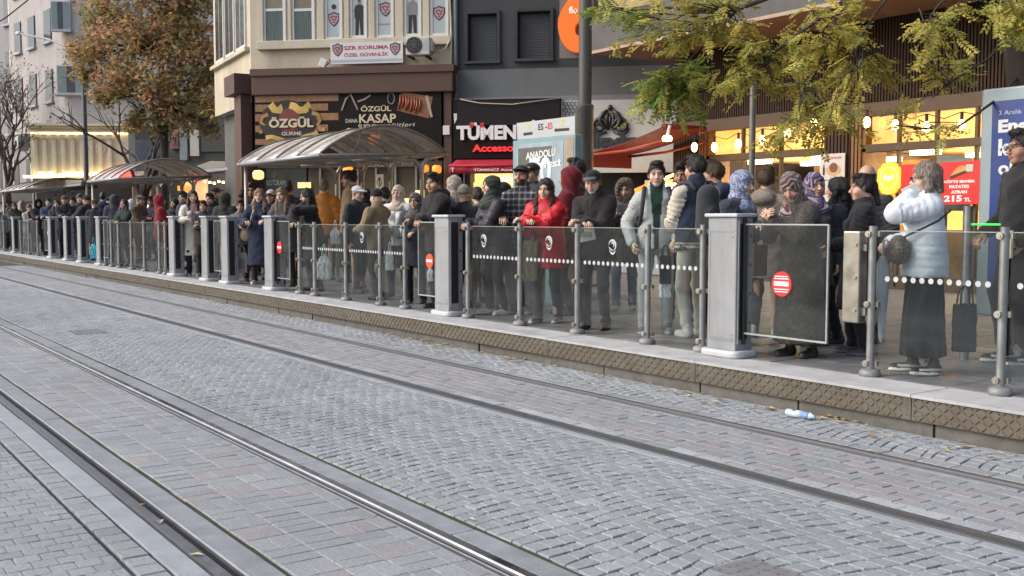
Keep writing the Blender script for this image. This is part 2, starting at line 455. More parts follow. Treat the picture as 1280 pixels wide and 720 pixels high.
for k, (y0, y1, m) in enumerate(((1.295, 1.42, m_pale), (1.546, 1.676, m_conc), (2.374, 2.393, m_conc), (2.515, 2.655, m_conc), (4.375, 4.452, m_pale), (5.42, 5.464, m_conc))):
    x = -70.0; b = MB()
    while x < 10:
        L_ = rnd.uniform(1.6, 2.8) if y1 - y0 > .1 else rnd.uniform(.6, 1.0)
        e = rnd.uniform(.004, .01)
        b.box((x, y0 + rnd.uniform(0, .006), -0.016), (x + L_ - e, y1 - rnd.uniform(0, .006), -0.001 + jz(.002)))
        x += L_
    o = b.build('rail_bedding', m, bevel=0.004); tag(o, kind='structure')

# moss and dirt in the long joints beside the bedding strips
m_moss = mat('joint_moss', (.045, .052, .028), .95, var=.6, scale=6, bump=.8, bscale=60, patch=.4)
b = MB(); q_ = random.Random(5)
for y0, y1 in ((1.674, 1.698), (2.653, 2.684)):
    x = -34.0
    while x < 1:
        L_ = q_.uniform(.12, .5); a_, c_ = y0 + q_.uniform(-.002, .006), y1 + q_.uniform(-.008, .002)
        b.add([(x, a_, -.007), (x + L_ + .02, a_ + q_.uniform(-.003, .003), -.005), (x + L_ + .02, c_, -.007), (x, c_ + q_.uniform(-.004, .004), -.0055)], [(0, 1, 2, 3)]); x += L_
tag(b.build('moss_joint', m_moss), 'dark moss growing in the long joints beside the rails', 'moss', kind='stuff')
# iron covers set in the setts
def drain_cover(x, y, w_, d_):
    t = empty('drain_cover', (x, y, 0)); t['kind'] = 'structure'
    b = MB(); b.box((-w_ / 2, -d_ / 2, -.012), (w_ / 2, d_ / 2, .005)); b.build('plate', mat('cover_iron', (.20, .20, .205), .75, .1, var=.3, scale=8), t, bevel=.003)
    b = MB()
    for i in range(7):
        for j in range(5): b.obox((-w_ * .42 + i * w_ * .14, -d_ * .4 + j * d_ * .2, .0065), (w_ * .06, .012, .004), Matrix.Rotation(R(45 if (i + j) % 2 else -45), 3, 'Z'))
    b.build('stud_pattern', mat('cover_iron'), t)
p = on_z(108, 415); drain_cover(p.x, p.y, .55, .4)
p = on_z(960, 722); drain_cover(p.x, p.y, .42, .26)

# ---------------------------------------------------------------- platform
X0, X1 = -70.0, 14.0
m_plat = mat('platform_concrete', (0.30, 0.30, 0.305), 0.8, var=0.25, scale=3, bump=0.3, bscale=70, dirt=0.35)
m_pave = mat('pavement_stone', (0.16, 0.165, 0.17), 0.6, var=0.3, scale=2.5, bump=0.3, bscale=60)
m_coping = mat('coping_concrete', (0.40, 0.405, 0.41), 0.8, var=0.22, scale=4, bump=0.35, bscale=90, dirt=0.3)
m_base = mat('base_stone', (0.12, 0.115, 0.105), 0.85, var=0.4, scale=7, bump=0.5, bscale=40, dirt=0.5)
tag(MB().box((X0 - 60, YE + .44, -0.3), (X1 + 20, 120, HP - 0.012)).build('pavement', m_pave), kind='structure')
pl = empty('platform_edge'); pl['kind'] = 'structure'
MB().box((X0, YE + .06, -0.2), (X1, YE + .44, HP - 0.05)).build('core', m_base, pl)
def plate_material():
    m = bpy.data.materials.new('chequer_plate'); m.use_nodes = True
    t = m.node_tree; N = t.nodes; L = t.links; b = N['Principled BSDF']
    b.inputs['Metallic'].default_value = 0.55; b.inputs['Roughness'].default_value = 0.55
    tc = N.new('ShaderNodeNewGeometry')
    n = N.new('ShaderNodeTexNoise'); n.inputs['Scale'].default_value = 5; n.inputs['Detail'].default_value = 9; n.inputs['Roughness'].default_value = .7
    mp = N.new('ShaderNodeVectorMath'); mp.operation = 'MULTIPLY'; mp.inputs[1].default_value = (1, 1, 3)
    L.new(tc.outputs['Position'], mp.inputs[0]); L.new(mp.outputs[0], n.inputs['Vector'])
    cr = N.new('ShaderNodeValToRGB'); e = cr.color_ramp
    e.elements[0].position = .3; e.elements[0].color = (.115, .096, .074, 1); e.elements[1].position = .72; e.elements[1].color = (.175, .168, .148, 1)
    x = e.elements.new(.5); x.color = (.14, .122, .098, 1)
    L.new(n.outputs['Fac'], cr.inputs[0]); L.new(cr.outputs[0], b.inputs['Base Color'])
    return m
m_plate = plate_material()
def plate_mesh(L_):
    """Tread plate 0.17 high with raised lozenges in a basket pattern."""
    b = MB(); b.box((0, 0, 0.088), (L_ - .006, .03, HP - .022))
    n = int(L_ / .045)
    for i in range(n):
        for j in range(4):
            x, z = .03 + i * .045, .107 + j * .042
            if x > L_ - .05 or z > HP - .03: continue
            a = R(45 if (i + j) % 2 else -45)
            ux, uz = math.cos(a) * .027, math.sin(a) * .027; wx, wz = -math.sin(a) * .0065, math.cos(a) * .0065
            b.add([(x - ux, .0, z - uz), (x + wx, -.0005, z + wz), (x + ux, .0, z + uz), (x - wx, -.0005, z - wz), (x - ux * .5, -.0065, z - uz * .5), (x + ux * .5, -.0065, z + uz * .5)],
                  [(0, 3, 4), (3, 5, 4), (3, 2, 5), (2, 1, 5), (1, 4, 5), (1, 0, 4)])
    return b.mesh('kerb_panel', m_plate)
PL = 2.05
pm = plate_mesh(PL)
cop = MB().box((0.003, -.015, HP - .022), (PL - .003, .44, HP)).mesh('coping_slab', m_coping)
bolt = MB()
for z in (.12, .155, .19, .225):
    for x in (.02, PL - .03): bolt.cyl((x, -.004, z), (x, .004, z), .007, n=6)
boltm = bolt.mesh('bolt_row', m_dull)
s0 = xat(1145, YE)
i0 = int((s0 - X0) / PL)
for i in range(-i0, int((X1 - s0) / PL)):
    x = s0 + i * PL
    o = bpy.data.objects.new('kerb_panel', pm); link(o, pl); o.location = (x, YE, 0)
    q = bpy.data.objects.new('bolt_row', boltm); link(q, o)
    o = bpy.data.objects.new('coping_slab', cop); link(o, pl); o.location = (x, YE, jz(.002))
    b = bpy.data.objects.new('weld_strip', MB().box((-.052, -.004, .089), (-.004, 0, HP - .023)).mesh('weld_strip', m_plate)); link(b, pl); b.location = (x, YE, 0)
x = X0; bs = MB().box((.004, 0, -.05), (.496, .1, .086)).mesh('base_stone', m_base)
while x < X1:
    o = bpy.data.objects.new('base_stone', bs); link(o, pl); L_ = rnd.uniform(.8, 1.5); o.scale.x = L_ * 2; o.location = (x, YE + .035 + rnd.uniform(-.006, .012), rnd.uniform(-.006, .004)); x += L_
st = []
for i in range(int(46 / .4)):
    for j in range(20):
        st.append((-42 + i * .4, YE + .65 + j * .4, .394, .394, 0, HP + .002 + jz(.002), tone((.17, .175, .18), .09)))
m_sl = mat('slab', objcol=True, rough=0.5, var=0.35, scale=3, bump=0.25, bscale=60)
m_slb = mat('slab_bulk', attr='Col', rough=0.5, var=0.35, scale=3, bump=0.25, bscale=60)
lay('platform_paving', 'paving_slab', st, parts=140, mbulk=m_slb, mpart=m_sl)
# ================================================================ gate pillars, glass barriers
m_pil = mat('pillar_grey', (0.30, 0.315, 0.33), 0.5, 0.25, var=0.12, scale=4, dirt=0.35)
m_pil2 = mat('pillar_side', (0.22, 0.25, 0.26), 0.5, 0.2, var=0.12, scale=4, dirt=0.2)
m_cap = mat('pillar_cap', (0.48, 0.50, 0.52), 0.5, 0.1, var=0.12, scale=6, dirt=0.15)
m_blk = mat('black_rubber', (0.012, 0.012, 0.013), 0.6, var=0.2)
m_post = mat('post_steel', (0.33, 0.34, 0.34), 0.38, 0.75, var=0.15, scale=7, dirt=0.15)
m_knob = mat('knob_steel', (0.42, 0.40, 0.36), 0.35, 0.9, var=0.2)
m_foot = mat('post_foot', (0.24, 0.24, 0.245), 0.6, 0.4, var=0.25, scale=9, dirt=0.3)
m_gl = glass('barrier_glass', (0.83, 0.86, 0.855), 0.05, 1.52, 1.0, body=0.035, bodycol=(0.26, 0.28, 0.29))
m_gl2 = glass('flap_glass', (0.86, 0.88, 0.875), 0.05, 1.52, .85, body=0.04, bodycol=(0.3, 0.32, 0.32))
m_red = mat('sign_red', (0.55, 0.03, 0.03), 0.45, var=0.12, scale=30)
m_orr = mat('sign_orange_red', (0.75, 0.08, 0.03), 0.45, var=0.1, scale=30)
m_wht = mat('sign_white', (0.75, 0.75, 0.74), 0.5, var=0.05)
m_dot = mat('dot_white', (0.45, 0.47, 0.47), 0.6, var=0.15, scale=20)
m_edge = mat('glass_edge', (0.30, 0.335, 0.33), 0.25, 0.1, var=0.1)
m_slotrim = mat('slot_rim', (0.35, 0.36, 0.37), 0.4, 0.6)
def sign_disc(parent, c, r, m, lines=True):
    b = MB(); b.cyl((c[0], c[1] + .006, c[2]), (c[0], c[1] - .006, c[2]), r, n=28, m=0)
    o = b.build('no_entry_sign', m, parent)
    b = MB(); b.box((c[0] - r * .74, c[1] - .009, c[2] - r * .16), (c[0] + r * .74, c[1] - .0065, c[2] + r * .2)); b.build('white_bar', m_wht, o)
    if lines:
        b = MB()
        for k in (-.62, -.42, .42, .6):
            hw = r * math.sqrt(1 - k * k) * .8
            b.box((c[0] - hw, c[1] - .0085, c[2] + k * r - .004), (c[0] + hw, c[1] - .0065, c[2] + k * r + .004))
        b.build('print_line', m_wht, o)
    return o
def pillar(u, label, flap=0, sign=None, flen=.85, lines=True, lod=False, slot=1):
    x = xat(u, YF - .1)
    t = empty('gate_pillar', (x, YF, HP), 0, label, 'gate pillar', 'gate pillars along the platform edge')
    w2, d2, h = .165, .105, 1.24
    b = MB(); b.box((-w2, -d2, .06), (w2, d2, h - .03)); b.build('housing', m_pil, t, bevel=.012)
    b = MB(); b.box((-w2 - .025, -d2 - .025, h - .032), (w2 + .025, d2 + .025, h)); b.build('cap', m_cap, t, bevel=.01)
    b = MB(); b.prism([(w2 * 1.35 * math.copysign(abs(math.cos(a)) ** .45, math.cos(a)), d2 * 1.6 * math.copysign(abs(math.sin(a)) ** .45, math.sin(a))) for a in [2 * math.pi * i / 28 for i in range(28)]], 0, .065, plane='xy')
    b.build('base', m_cap, t, bevel=.02)
    b = MB(); b.box((w2 - .004, -d2 + .035, .16), (w2 + .004, d2 - .07, h - .09)); o = b.build('gate_slot', m_blk, t)
    b = MB(); b.box((w2, -d2 + .02, .12), (w2 + .012, -d2 + .034, h - .06)); b.box((w2, d2 - .07, .12), (w2 + .012, d2 - .058, h - .06)); b.build('rail', m_slotrim, o)
    b = MB()
    for z in (.3, .55, .8, 1.05): b.cyl((w2 - .002, d2 - .035, z), (w2 + .006, d2 - .035, z), .012, n=10)
    b.build('bolt', m_blk, t)
    b = MB(); b.box((-w2 + .03, -d2 - .003, .14), (w2 - .03, -d2, .17)).box((-w2 + .03, -d2 - .0025, h - .16), (w2 - .03, -d2, h - .155)); b.box((-w2 + .028, -d2 - .0025, .17), (-w2 + .032, -d2, h - .16)); b.build('panel_seam', m_pil2, t)
    for z in (.2, h - .2): MB().cyl((w2 - .045, -d2, z), (w2 - .045, -d2 - .006, z), .009, n=8).build('screw', m_knob, t)
    if flap:
        s = 1 if flap > 0 else -1
        xa, xb = s * (w2 + .03), s * (w2 + .03 + flen)
        ya = -.02
        f = MB().box((xa, ya - .004, .22), (xb, ya + .004, 1.14)).build('flap', m_gl2, t)
        b = MB(); b.cyl((xa - s * .04, ya, 1.145), (xb, ya, 1.145), .008, n=10); b.cyl((xa - s * .04, ya, .215), (xb, ya, .215), .010, n=10)
        b.box((xb - .007, ya - .008, .21), (xb + .007, ya + .008, 1.15)); b.build('frame', m_edge, f)
        b = MB(); b.cyl((s * (w2 + .016), ya, .12), (s * (w2 + .016), ya, 1.2), .016, n=10); b.build('hinge_tube', m_blk, t)
        if sign: sign_disc(t, (sign[0], ya - .012, sign[1]), sign[2], sign[3], lines)
    return t
pillar(903, 'grey gate pillar that the woman in the blue and white scarf leans on', 1, (.60, .66, .103, m_red))
pillar(552, 'grey gate pillar beside the man in the black jacket, flap with orange sign', -1, (-.40, .66, .09, m_orr), .5, False)
pillar(335, 'grey gate pillar with fair haired woman leaning her arm on its cap', 1, (.32, .72, .10, m_red), .5, False)
pillar(280, 'grey gate pillar left of the blonde woman in the navy coat', -1, None, .55)
pillar(255, 'grey gate pillar right of the woman in the long white coat')
pillar(214, 'grey gate pillar between the red hooded person and the white coated woman')
pillar(122, 'grey gate pillar directly right of the turquoise carrier bag', 1, None, .5)
pillar(98.5, 'rightmost of three close grey pillars, left of the turquoise carrier bag')
pillar(81, 'middle of three close grey gate pillars left of the turquoise bag')
pillar(61.5, 'grey gate pillar beside the glowing orange disc', -1, (-.45, .75, .11, m_orr), .8, False)
pillar(16, 'leftmost and farthest grey gate pillar along the platform')

def leaf_logo(b, cx, y, cz, r):
    """Two curled white strokes that make the printed emblem."""
    def stroke(pts, w0):
        n = len(pts); L_, Rr = [], []
        for i, (px, pz) in enumerate(pts):
            qx, qz = pts[min(i + 1, n - 1)]; ox, oz = pts[max(i - 1, 0)]
            dx, dz = qx - ox, qz - oz; l = math.hypot(dx, dz) or 1
            wv = w0 * math.sin(math.pi * (i + .3) / (n - .4)) + .002
            L_.append((px - dz / l * wv, pz + dx / l * wv)); Rr.append((px + dz / l * wv, pz - dx / l * wv))
        vs = [(cx + p[0] * r, y, cz + p[1] * r) for p in L_ + Rr]
        b.add(vs, [(i, n + i, n + i + 1, i + 1) for i in range(n - 1)])
    stroke([(-.1 + .75 * math.cos(a), .25 + .75 * math.sin(a)) for a in [R(-75 + 17 * i) for i in range(16)]], .17)
    stroke([(-.05 + .32 * math.cos(a), .3 + .36 * math.sin(a)) for a in [R(-60 + 24 * i) for i in range(10)]], .13)
    stroke([(-.75 + 1.4 * i / 10, -.35 - .55 * math.sin(i / 10 * 3.0)) for i in range(11)], .16)
    stroke([(-.9 + 1.1 * i / 8, .05 - .5 * math.sin(i / 8 * 1.6)) for i in range(9)], .10)
def barrier(us, label, dots=True, logos=(), foots=True, clampz=(.10, .55, 1.08), dotz=.745, gz=(.10, 1.10), bigpost=.03, x_end=None):
    xs = [xat(u, YF) for u in us] + ([x_end] if x_end is not None else [])
    t = empty('glass_barrier', (xs[0], YF, HP), 0, label, 'glass barrier', 'glass barriers between the gate pillars')
    o0 = xs[0]
    for i, x in enumerate(xs):
        xl = x - o0
        p = MB().cyl((xl, 0, .03), (xl, 0, 1.14), bigpost, n=16).build('post', m_post, t, auto=40)
        MB().lathe([(.075, 0), (.082, .012), (.078, .04), (.055, .055), (.03, .058)], (xl, 0, 0), 18).build('foot', m_foot, p, auto=50)
        for z in clampz:
            c = MB(); c.cyl((xl - .01, -bigpost + .004, z), (xl - .01, -bigpost - .022, z), .024, n=14); c.cyl((xl - .01, -bigpost - .022, z), (xl - .01, -bigpost - .028, z), .013, n=12)
            c.box((xl - .05, .01, z - .02), (xl + .05, .04, z + .02))
            c.build('clamp', m_knob, p, auto=40)
    for i in range(len(xs) - 1):
        a, b = xs[i] - o0 + .035, xs[i + 1] - o0 - .035
        g_ = MB().box((a, .02, gz[0]), (b, .03, gz[1])).build('glass_panel', m_gl, t)
        MB().box((a, .019, gz[1]), (b, .031, gz[1] + .006)).build('edge', m_edge, g_)
        if dots:
            d = MB(); n = int((b - a - .04) / .072)
            for k in range(n):
                cx = a + (b - a) / 2 + (k - (n - 1) / 2) * .072
                vs = [(cx + .0215 * math.cos(q), .0185, dotz + .0215 * math.sin(q)) for q in [2 * math.pi * w_ / 12 for w_ in range(12)]]
                d.add(vs, [tuple(range(12))])
            dd = d.build('dot_print', m_dot, g_); dd['kind'] = 'stuff'
        if i < len(logos) and logos[i]:
            d = MB(); leaf_logo(d, a + (b - a) * logos[i][0], .018, logos[i][1], .07); d.build('leaf_emblem', m_dot, g_)
    return t
barrier([1091, 1256], 'glass barrier with white dots in front of the woman in the pale puffer', x_end=xat(1256, YF) + 1.15)
barrier([585, 650, 722, 810, 879], 'long glass barrier the red coated woman leans on', logos=((.28, .93), (.5, .93), (.5, .91), None))
barrier([374, 393, 432, 475, 506], 'glass barrier with the translucent carrier bags hanging behind it', logos=(None, None, (.45, .92), None), dotz=.73)
barrier([131, 139, 148, 164, 180, 199, 206.5], 'close posted glass barrier in front of the man in the flat cap', dots=False, dotz=.7)
barrier([26, 36, 47], 'far glass barrier left of the orange disc', dots=False)
barrier([-60, -25, 5], 'farthest glass barrier at the left end of the platform', dots=False)
# receiver box of the gate, fixed on a post
xb = xat(1091, YF)
t = empty('gate_receiver', (xb - .14, YF - .02, HP), 0, 'flat brushed steel gate receiver box beside the post by the black coated woman', 'gate receiver')
m_br = mat('brushed_steel', (0.36, 0.345, 0.31), 0.32, 0.85, var=0.2, scale=5)
MB().box((-.075, -.05, .40), (.075, .05, 1.1)).build('casing', m_br, t, bevel=.01)
for z in (.5, .75, 1.0):
    MB().cyl((.04, -.05, z), (.04, -.058, z), .016, n=12).build('screw', m_knob, t)
MB().box((.075, -.012, .46), (.108, .012, .52)).box((.075, -.012, .95), (.108, .012, 1.0)).build('bracket', m_post, t)
# glass screen behind with a green lit edge
xa, xc = xat(1209, 8.2), xat(1262, 8.2)
t = empty('glass_screen', (xa, 8.2, HP), 0, 'low glass screen with green glowing top edge behind the pale puffer woman', 'glass screen')
MB().box((.03, -.005, .12), (xc - xa, .005, 1.14)).build('glass_panel', m_gl, t)
MB().box((.03, -.008, 1.14), (xc - xa, .008, 1.155)).build('green_edge', mat('green_glow', (0.03, 0.6, 0.08), 0.4, var=0, emit=0.8), t)
MB().cyl((0, 0, 0), (0, 0, 1.3), .04, n=14).build('post', m_post, t, auto=40)

# ================================================================ waiting shelters
m_poly = glass('shelter_roof', (0.86, 0.76, 0.64), 0.3, 1.5, 1.6, body=0.5, bodycol=(0.74, 0.69, 0.61))
m_rib = mat('shelter_rib', (0.20, 0.185, 0.165), 0.5, 0.4, var=0.2)
m_eave = mat('shelter_eave', (0.30, 0.31, 0.33), 0.45, 0.4, var=0.2)
m_spost = mat('shelter_post', (0.34, 0.31, 0.27), 0.4, 0.4, var=0.15)
def shelter(xn, xf, label, yf=7.3, yb=9.7, ze=2.52, zb=2.62, zp=3.02, bays=4, posts=4):
    t = empty('tram_shelter', (xn, yf, 0), 0, label, 'shelter', 'arched shelters on the platform')
    L_ = xn - xf; W_ = yb - yf
    def arc(k, off=0.0):
        s = k / 16; y = W_ * s
        return (y, ze + (zb - ze) * s + (zp - (ze + zb) / 2 + off) * math.sin(math.pi * s) ** .9)
    pts = [arc(k) for k in range(17)]
    for i in range(bays):
        x0, x1 = -L_ * i / bays - .02, -L_ * (i + 1) / bays + .02
        b = MB(); vs = [(x0, y, z) for y, z in pts] + [(x1, y, z) for y, z in pts]
        b.add(vs, [(k, k + 1, 17 + k + 1, 17 + k) for k in range(16)])
        b.build('roof_panel', m_poly, t, smooth=True).modifiers.new('thick', 'SOLIDIFY').thickness = .006
    for i in range(bays + 1):
        x = -L_ * i / bays
        b = MB(); b.tube([(x, y, z + .012) for y, z in pts], .022, 6)
        b.build('rib', m_rib, t, smooth=True)
    # gable lattice at the near end
    b = MB(); b.tube([(0, 0, ze - .03), (0, W_, zb - .03)], .03, 8)
    for s in (4, 8, 12):
        b.tube([(0, W_ * s / 16, ze + (zb - ze) * s / 16 - .03), (0, *arc(s + (1 if s < 8 else -1)))], .014, 6)
    b.build('gable_frame', m_rib, t, smooth=True)
    b = MB(); b.tube([(0, -.01, ze - .03), (-L_, -.01, ze - .03)], .035, 8); b.build('front_beam', m_eave, t, smooth=True)
    b = MB(); b.tube([(0, W_ + .01, zb - .03), (-L_, W_ + .01, zb - .03)], .035, 8); b.build('rear_beam', m_eave, t, smooth=True)
    b = MB(); b.tube([(0, W_ * .5, (ze + zb) / 2 - .08), (-L_, W_ * .5, (ze + zb) / 2 - .08)], .03, 8); b.build('middle_beam', m_eave, t, smooth=True)
    for i in range(posts):
        x = -.12 - (L_ - .3) * i / (posts - 1)
        b = MB(); y = W_ * .82
        b.tube([(x, y, HP), (x, y, 2.2), (x, y + .02, 2.38), (x, y + .1, 2.5), (x, W_, zb - .04)], .038, 10)
        b.tube([(x, y - .012, 2.15), (x, y - .03, 2.36), (x, y - .14, 2.47), (x, W_ * .5, (ze + zb) / 2 - .08), (x, .02, ze - .04)], .03, 8)
        b.build('post', m_spost, t, smooth=True)
    for x in (-L_ + .1,):
        b = MB(); b.tube([(x, .1, HP), (x, .1, ze - .04)], .035, 10); b.build('post', m_spost, t, smooth=True)
    return t
shelter(xat(402, 7.3), xat(300, 7.3), 'arched translucent shelter in front of the butcher shop sign')
shelter(xat(151, 7.3), xat(112, 7.3), 'arched translucent shelter under the autumn tree, middle of the platform')
shelter(xat(34, 7.3), xat(2, 7.3), 'farthest arched shelter at the left edge, thin and low', zp=2.9)
# dark flat canopies behind the platform
def canopy(u0, u1, y, z, label, d=2.6, drop=.1):
    x0, x1 = xat(u0, y), xat(u1, y)
    t = empty('canopy', (x0, y, 0), 0, label, 'canopy', 'dark flat canopies behind the platform')
    b = MB(); b.prism([(0, z), (x1 - x0, z + .04), (x1 - x0, z + .12), ((x1 - x0) * .5, z + .26), (0, z + .1)], 0, d); b.build('roof', m_rib, t, bevel=.02)
    b = MB(); b.box((0, -.03, z - .05), (x1 - x0, .0, z + .03)); b.build('trim', m_eave, t)
    for x in (.15, x1 - x0 - .15): MB().cyl((x, .2, HP), (x, .2, z), .045, n=10).build('post', m_spost, t, auto=40)
canopy(232, 302, 10.2, 2.83, 'dark canopy between the autumn tree and the butcher shop')
canopy(40, 104, 8.6, 2.63, 'dark canopy left of the autumn tree, under the camera box')
# no smoking plate hanging under the near shelter
y = 9.35; x = xat(475.5, y); zt = on_y(475, 218, y).z; zb_ = on_y(475, 237, y).z
t = empty('no_smoking_sign', (x, y, (zt + zb_) / 2), 0, 'small upright white plate with no smoking symbol hanging under the shelter', 'sign')
hw = (xat(480, y) - xat(471, y)) / 2; hh = (zt - zb_) / 2
MB().box((-hw, -.006, -hh), (hw, .006, hh)).build('plate', m_wht, t)
b = MB()
ring = [(math.cos(2 * math.pi * i / 24), math.sin(2 * math.pi * i / 24)) for i in range(24)]
b.add([(hw * .62 * c, -.009, hh * .62 * s) for c, s in ring] + [(hw * .45 * c, -.009, hh * .52 * s) for c, s in ring], [(i, (i + 1) % 24, 24 + (i + 1) % 24, 24 + i) for i in range(24)])
b.obox((0, -.009, 0), (hw * .18, .002, hh * 1.1), Matrix.Rotation(R(-28), 3, 'Y')); b.obox((0, -.008, .05), (hw * .3, .002, hh * .3), Matrix.Rotation(R(20), 3, 'Y'))
b.build('symbol', m_blk, t)
MB().cyl((0, 0, hh), (0, 0, 2.55 - (zt + zb_) / 2), .006, n=6).build('hanger', m_rib, t)

# ================================================================ poles, lamps, boards
m_pole = mat('pole_grey', (0.085, 0.085, 0.08), 0.5, 0.3, var=0.2, scale=3, dirt=0.1)
m_polel = mat('pole_pale', (0.26, 0.27, 0.29), 0.5, 0.4, var=0.2, scale=3)
y = 11.6; x = xat(730.5, y)
t = empty('catenary_pole', (x, y, HP), 0, 'thick dark grey pole rising beside the orange sign', 'pole')
MB().lathe([(.15, 0), (.15, 3.35 - HP), (.155, 3.36 - HP), (.155, 3.42 - HP), (.115, 3.45 - HP), (.105, 9)], (0, 0, 0), 24).build('shaft', m_pole, t, auto=40)
MB().lathe([(.26, 0), (.26, .03), (.17, .05)], (0, 0, 0), 20).build('base_plate', m_pole, t, auto=40)
y = 10.3; x = xat(938.5, y)
t = empty('lamp_post', (x, y, HP), 0, 'slim grey pole with small flood lamp in front of the string lights', 'lamp post')
zt = on_y(938, 84, y).z - HP
MB().cyl((0, 0, 0), (0, 0, zt), .045, .04, n=14).build('shaft', mat('pole_mid', (0.17, 0.17, 0.16), 0.45, 0.5, var=.2), t, auto=40)
zl = on_y(915, 101, y).z - HP
MB().tube([(0, 0, zl - .05), (-.1, -.03, zl + .01), (-.2, -.05, zl + .02)], .018, 8).build('arm', m_polel, t, smooth=True)
h = MB().prism([(-.33, -.02), (-.14, -.03), (-.13, .035), (-.2, .06), (-.3, .055), (-.34, .02)], -.12, .02).build('lamp_head', mat('lamp_white', (0.55, 0.55, 0.53), .5), t, bevel=.015); h.location.z = zl
# street lamp with long arm (left)
y = 9.6; x = xat(110, y)
t = empty('street_lamp', (x, y, HP), 0, 'tall dark street lamp with long arm reaching left over the trees', 'street lamp')
ztop = on_y(110, 62, y).z - HP
MB().lathe([(.13, 0), (.13, 1.2), (.1, 1.25), (.075, ztop)], (0, 0, 0), 16).build('shaft', m_pole, t, auto=40)
pe = on_y(26, 42, y); ax = pe.x - x
MB().tube([(.25, 0, ztop - .1), (0, 0, ztop), (ax * .5, -.05, ztop + (pe.z - HP - ztop) * .55), (ax, -.1, pe.z - HP)], .045, 8).build('arm', m_polel, t, smooth=True)
MB().prism([(ax - .35, pe.z - HP - .03), (ax + .5, pe.z - HP - .1), (ax + .5, pe.z - HP + .02), (ax - .2, pe.z - HP + .1)], -.2, .04).build('lamp_head', mat('lamp_white'), t, bevel=.04)
# grey pole with camera box
y = 10.4; x = xat(46.5, y)
t = empty('camera_pole', (x, y, HP), 0, 'pale grey pole carrying the white camera box, by the bare tree', 'pole')
ztop = on_y(46, 38, y).z - HP
MB().cyl((0, 0, 0), (0, 0, ztop), .16, .12, n=16).build('shaft', m_polel, t, auto=40)
pb = on_y(38, 180, y); bx = pb.x - x; bz = pb.z - HP
bb = MB().box((bx - .36, -.62, bz - .36), (bx + .3, -.12, bz + .36)).build('camera_box', mat('box_white', (0.42, 0.45, 0.44), .5, var=.15), t, bevel=.05)
MB().cyl((bx - .08, -.62, bz), (bx - .08, -.68, bz), .14, n=18).cyl((bx + .38, -.4, bz - .05), (bx + .38, -.6, bz - .05), .09, n=14).build('lens', m_blk, bb)
MB().box((bx, -.15, bz + .1), (.02, 0, bz + .18)).build('bracket', m_polel, t)

# direction board and poster panel
m_txt = mat('print_black', (0.02, 0.02, 0.022), 0.6, var=0)
m_yel = mat('print_yellow', (0.62, 0.55, 0.05), 0.6, var=0)
m_tred = mat('print_red', (0.55, 0.02, 0.03), 0.6, var=0)
y = 10.0
t = empty('direction_board', (0, y, 0), 0, 'white direction board reading ES - ES above the poster panel', 'sign')
pa, pb = on_y(647, 154, y), on_y(720, 145, y); pc, pd = on_y(648, 175, y), on_y(720, 168, y)
b = MB(); b.prism([(pc.x, pc.z), (pd.x, pd.z), (pb.x, pb.z), (pa.x, pa.z)], -.02, .02); b.build('board', mat('board_white', (0.42, 0.44, 0.45), .5, var=.08), t)
def pt(u, v): q = on_y(u, v, y); return q.x, q.z
k = (pb.z - pa.z) / (pb.x - pa.x)
x_, z_ = pt(674, 163); x2, z2 = pt(692, 152); text('ES -', m_txt, t, x_, -.021, z_, (x2 - x_) * .62, .1, .002, skewz=k * (x2 - x_) * .62, bold=.02); text('ES', m_tred, t, x_ + (x2 - x_) * .68, -.021, z_ + k * (x2 - x_) * .68, (x2 - x_) * .32, .1, .002, skewz=k * .1, bold=.02)
for u, v in ((661, 158), (704, 152)):
    d = MB(); a, c = pt(u, v); leaf_logo(d, a, -.022, c, .055); d.build('leaf_emblem', m_yel, t)
for u0, u1, v in ((655, 667, 168), (694, 713, 163)):
    (a, c), (a2, c2) = pt(u0, v), pt(u1, v - 1.5)
    d = MB(); d.add([(a, -.022, c), (a + .05, -.022, c - .035), (a + .05, -.022, c - .022), (a2, -.022, c2 - .022), (a2, -.022, c2 + .022), (a + .05, -.022, c + .022), (a + .05, -.022, c + .035)], [(0, 1, 2, 3, 4, 5, 6)]); d.build('arrow', m_txt, t)
for u in (650, 717):
    q = on_y(u, 170, y + .03); MB().cyl((q.x, .04, HP), (q.x, .04, q.z + .05), .03, n=10).build('post', m_spost, t, auto=40)
y = 9.4
t = empty('poster_stand', (0, y, 0), 0, 'upright poster panel with blue edge reading ANADOLU behind the red coated woman', 'poster panel')
pa, pb = on_y(641, 176, y), on_y(719, 168, y)
zt = (pa.z + pb.z) / 2
fr = MB().box((pa.x, 0, HP), (pb.x, .14, zt)).build('frame', mat('panel_blue_grey', (0.20, 0.32, 0.35), .5, var=.1), t, bevel=.01)
def q_(u, v): q = on_y(u, v, y); return q.x, q.z
def panel(u0, v0, u1, v1, m, d, name):
    (a, c), (a2, c2) = q_(u0, v0), q_(u1, v1)
    return MB().box((a, -d, min(c, c2)), (a2, -.0005, max(c, c2))).build(name, m, t)
panel(646, 181, 704, 262, mat('poster_sky', (0.28, 0.36, 0.41), .35, var=.3, scale=3), .004, 'poster')
panel(706, 172, 717, 262, mat('wood_trim', (0.33, 0.26, 0.20), .5, var=.2), .006, 'side_trim')
panel(648, 186, 690, 204, mat('poster_grey', (0.10, 0.105, 0.10), .4, var=.2), .007, 'title_field')
a, c = q_(658, 200); a2, c2 = q_(695, 190); text('ANADOLU', m_wht, t, a, -.0075, c, a2 - a, .11, .003, skewz=.03, bold=.02)
a, c = q_(665, 213); a2, c2 = q_(702, 204); text('ÇETESİ', m_wht, t, a, -.0075, c, a2 - a, .12, .003, skewz=.02, bold=.03)
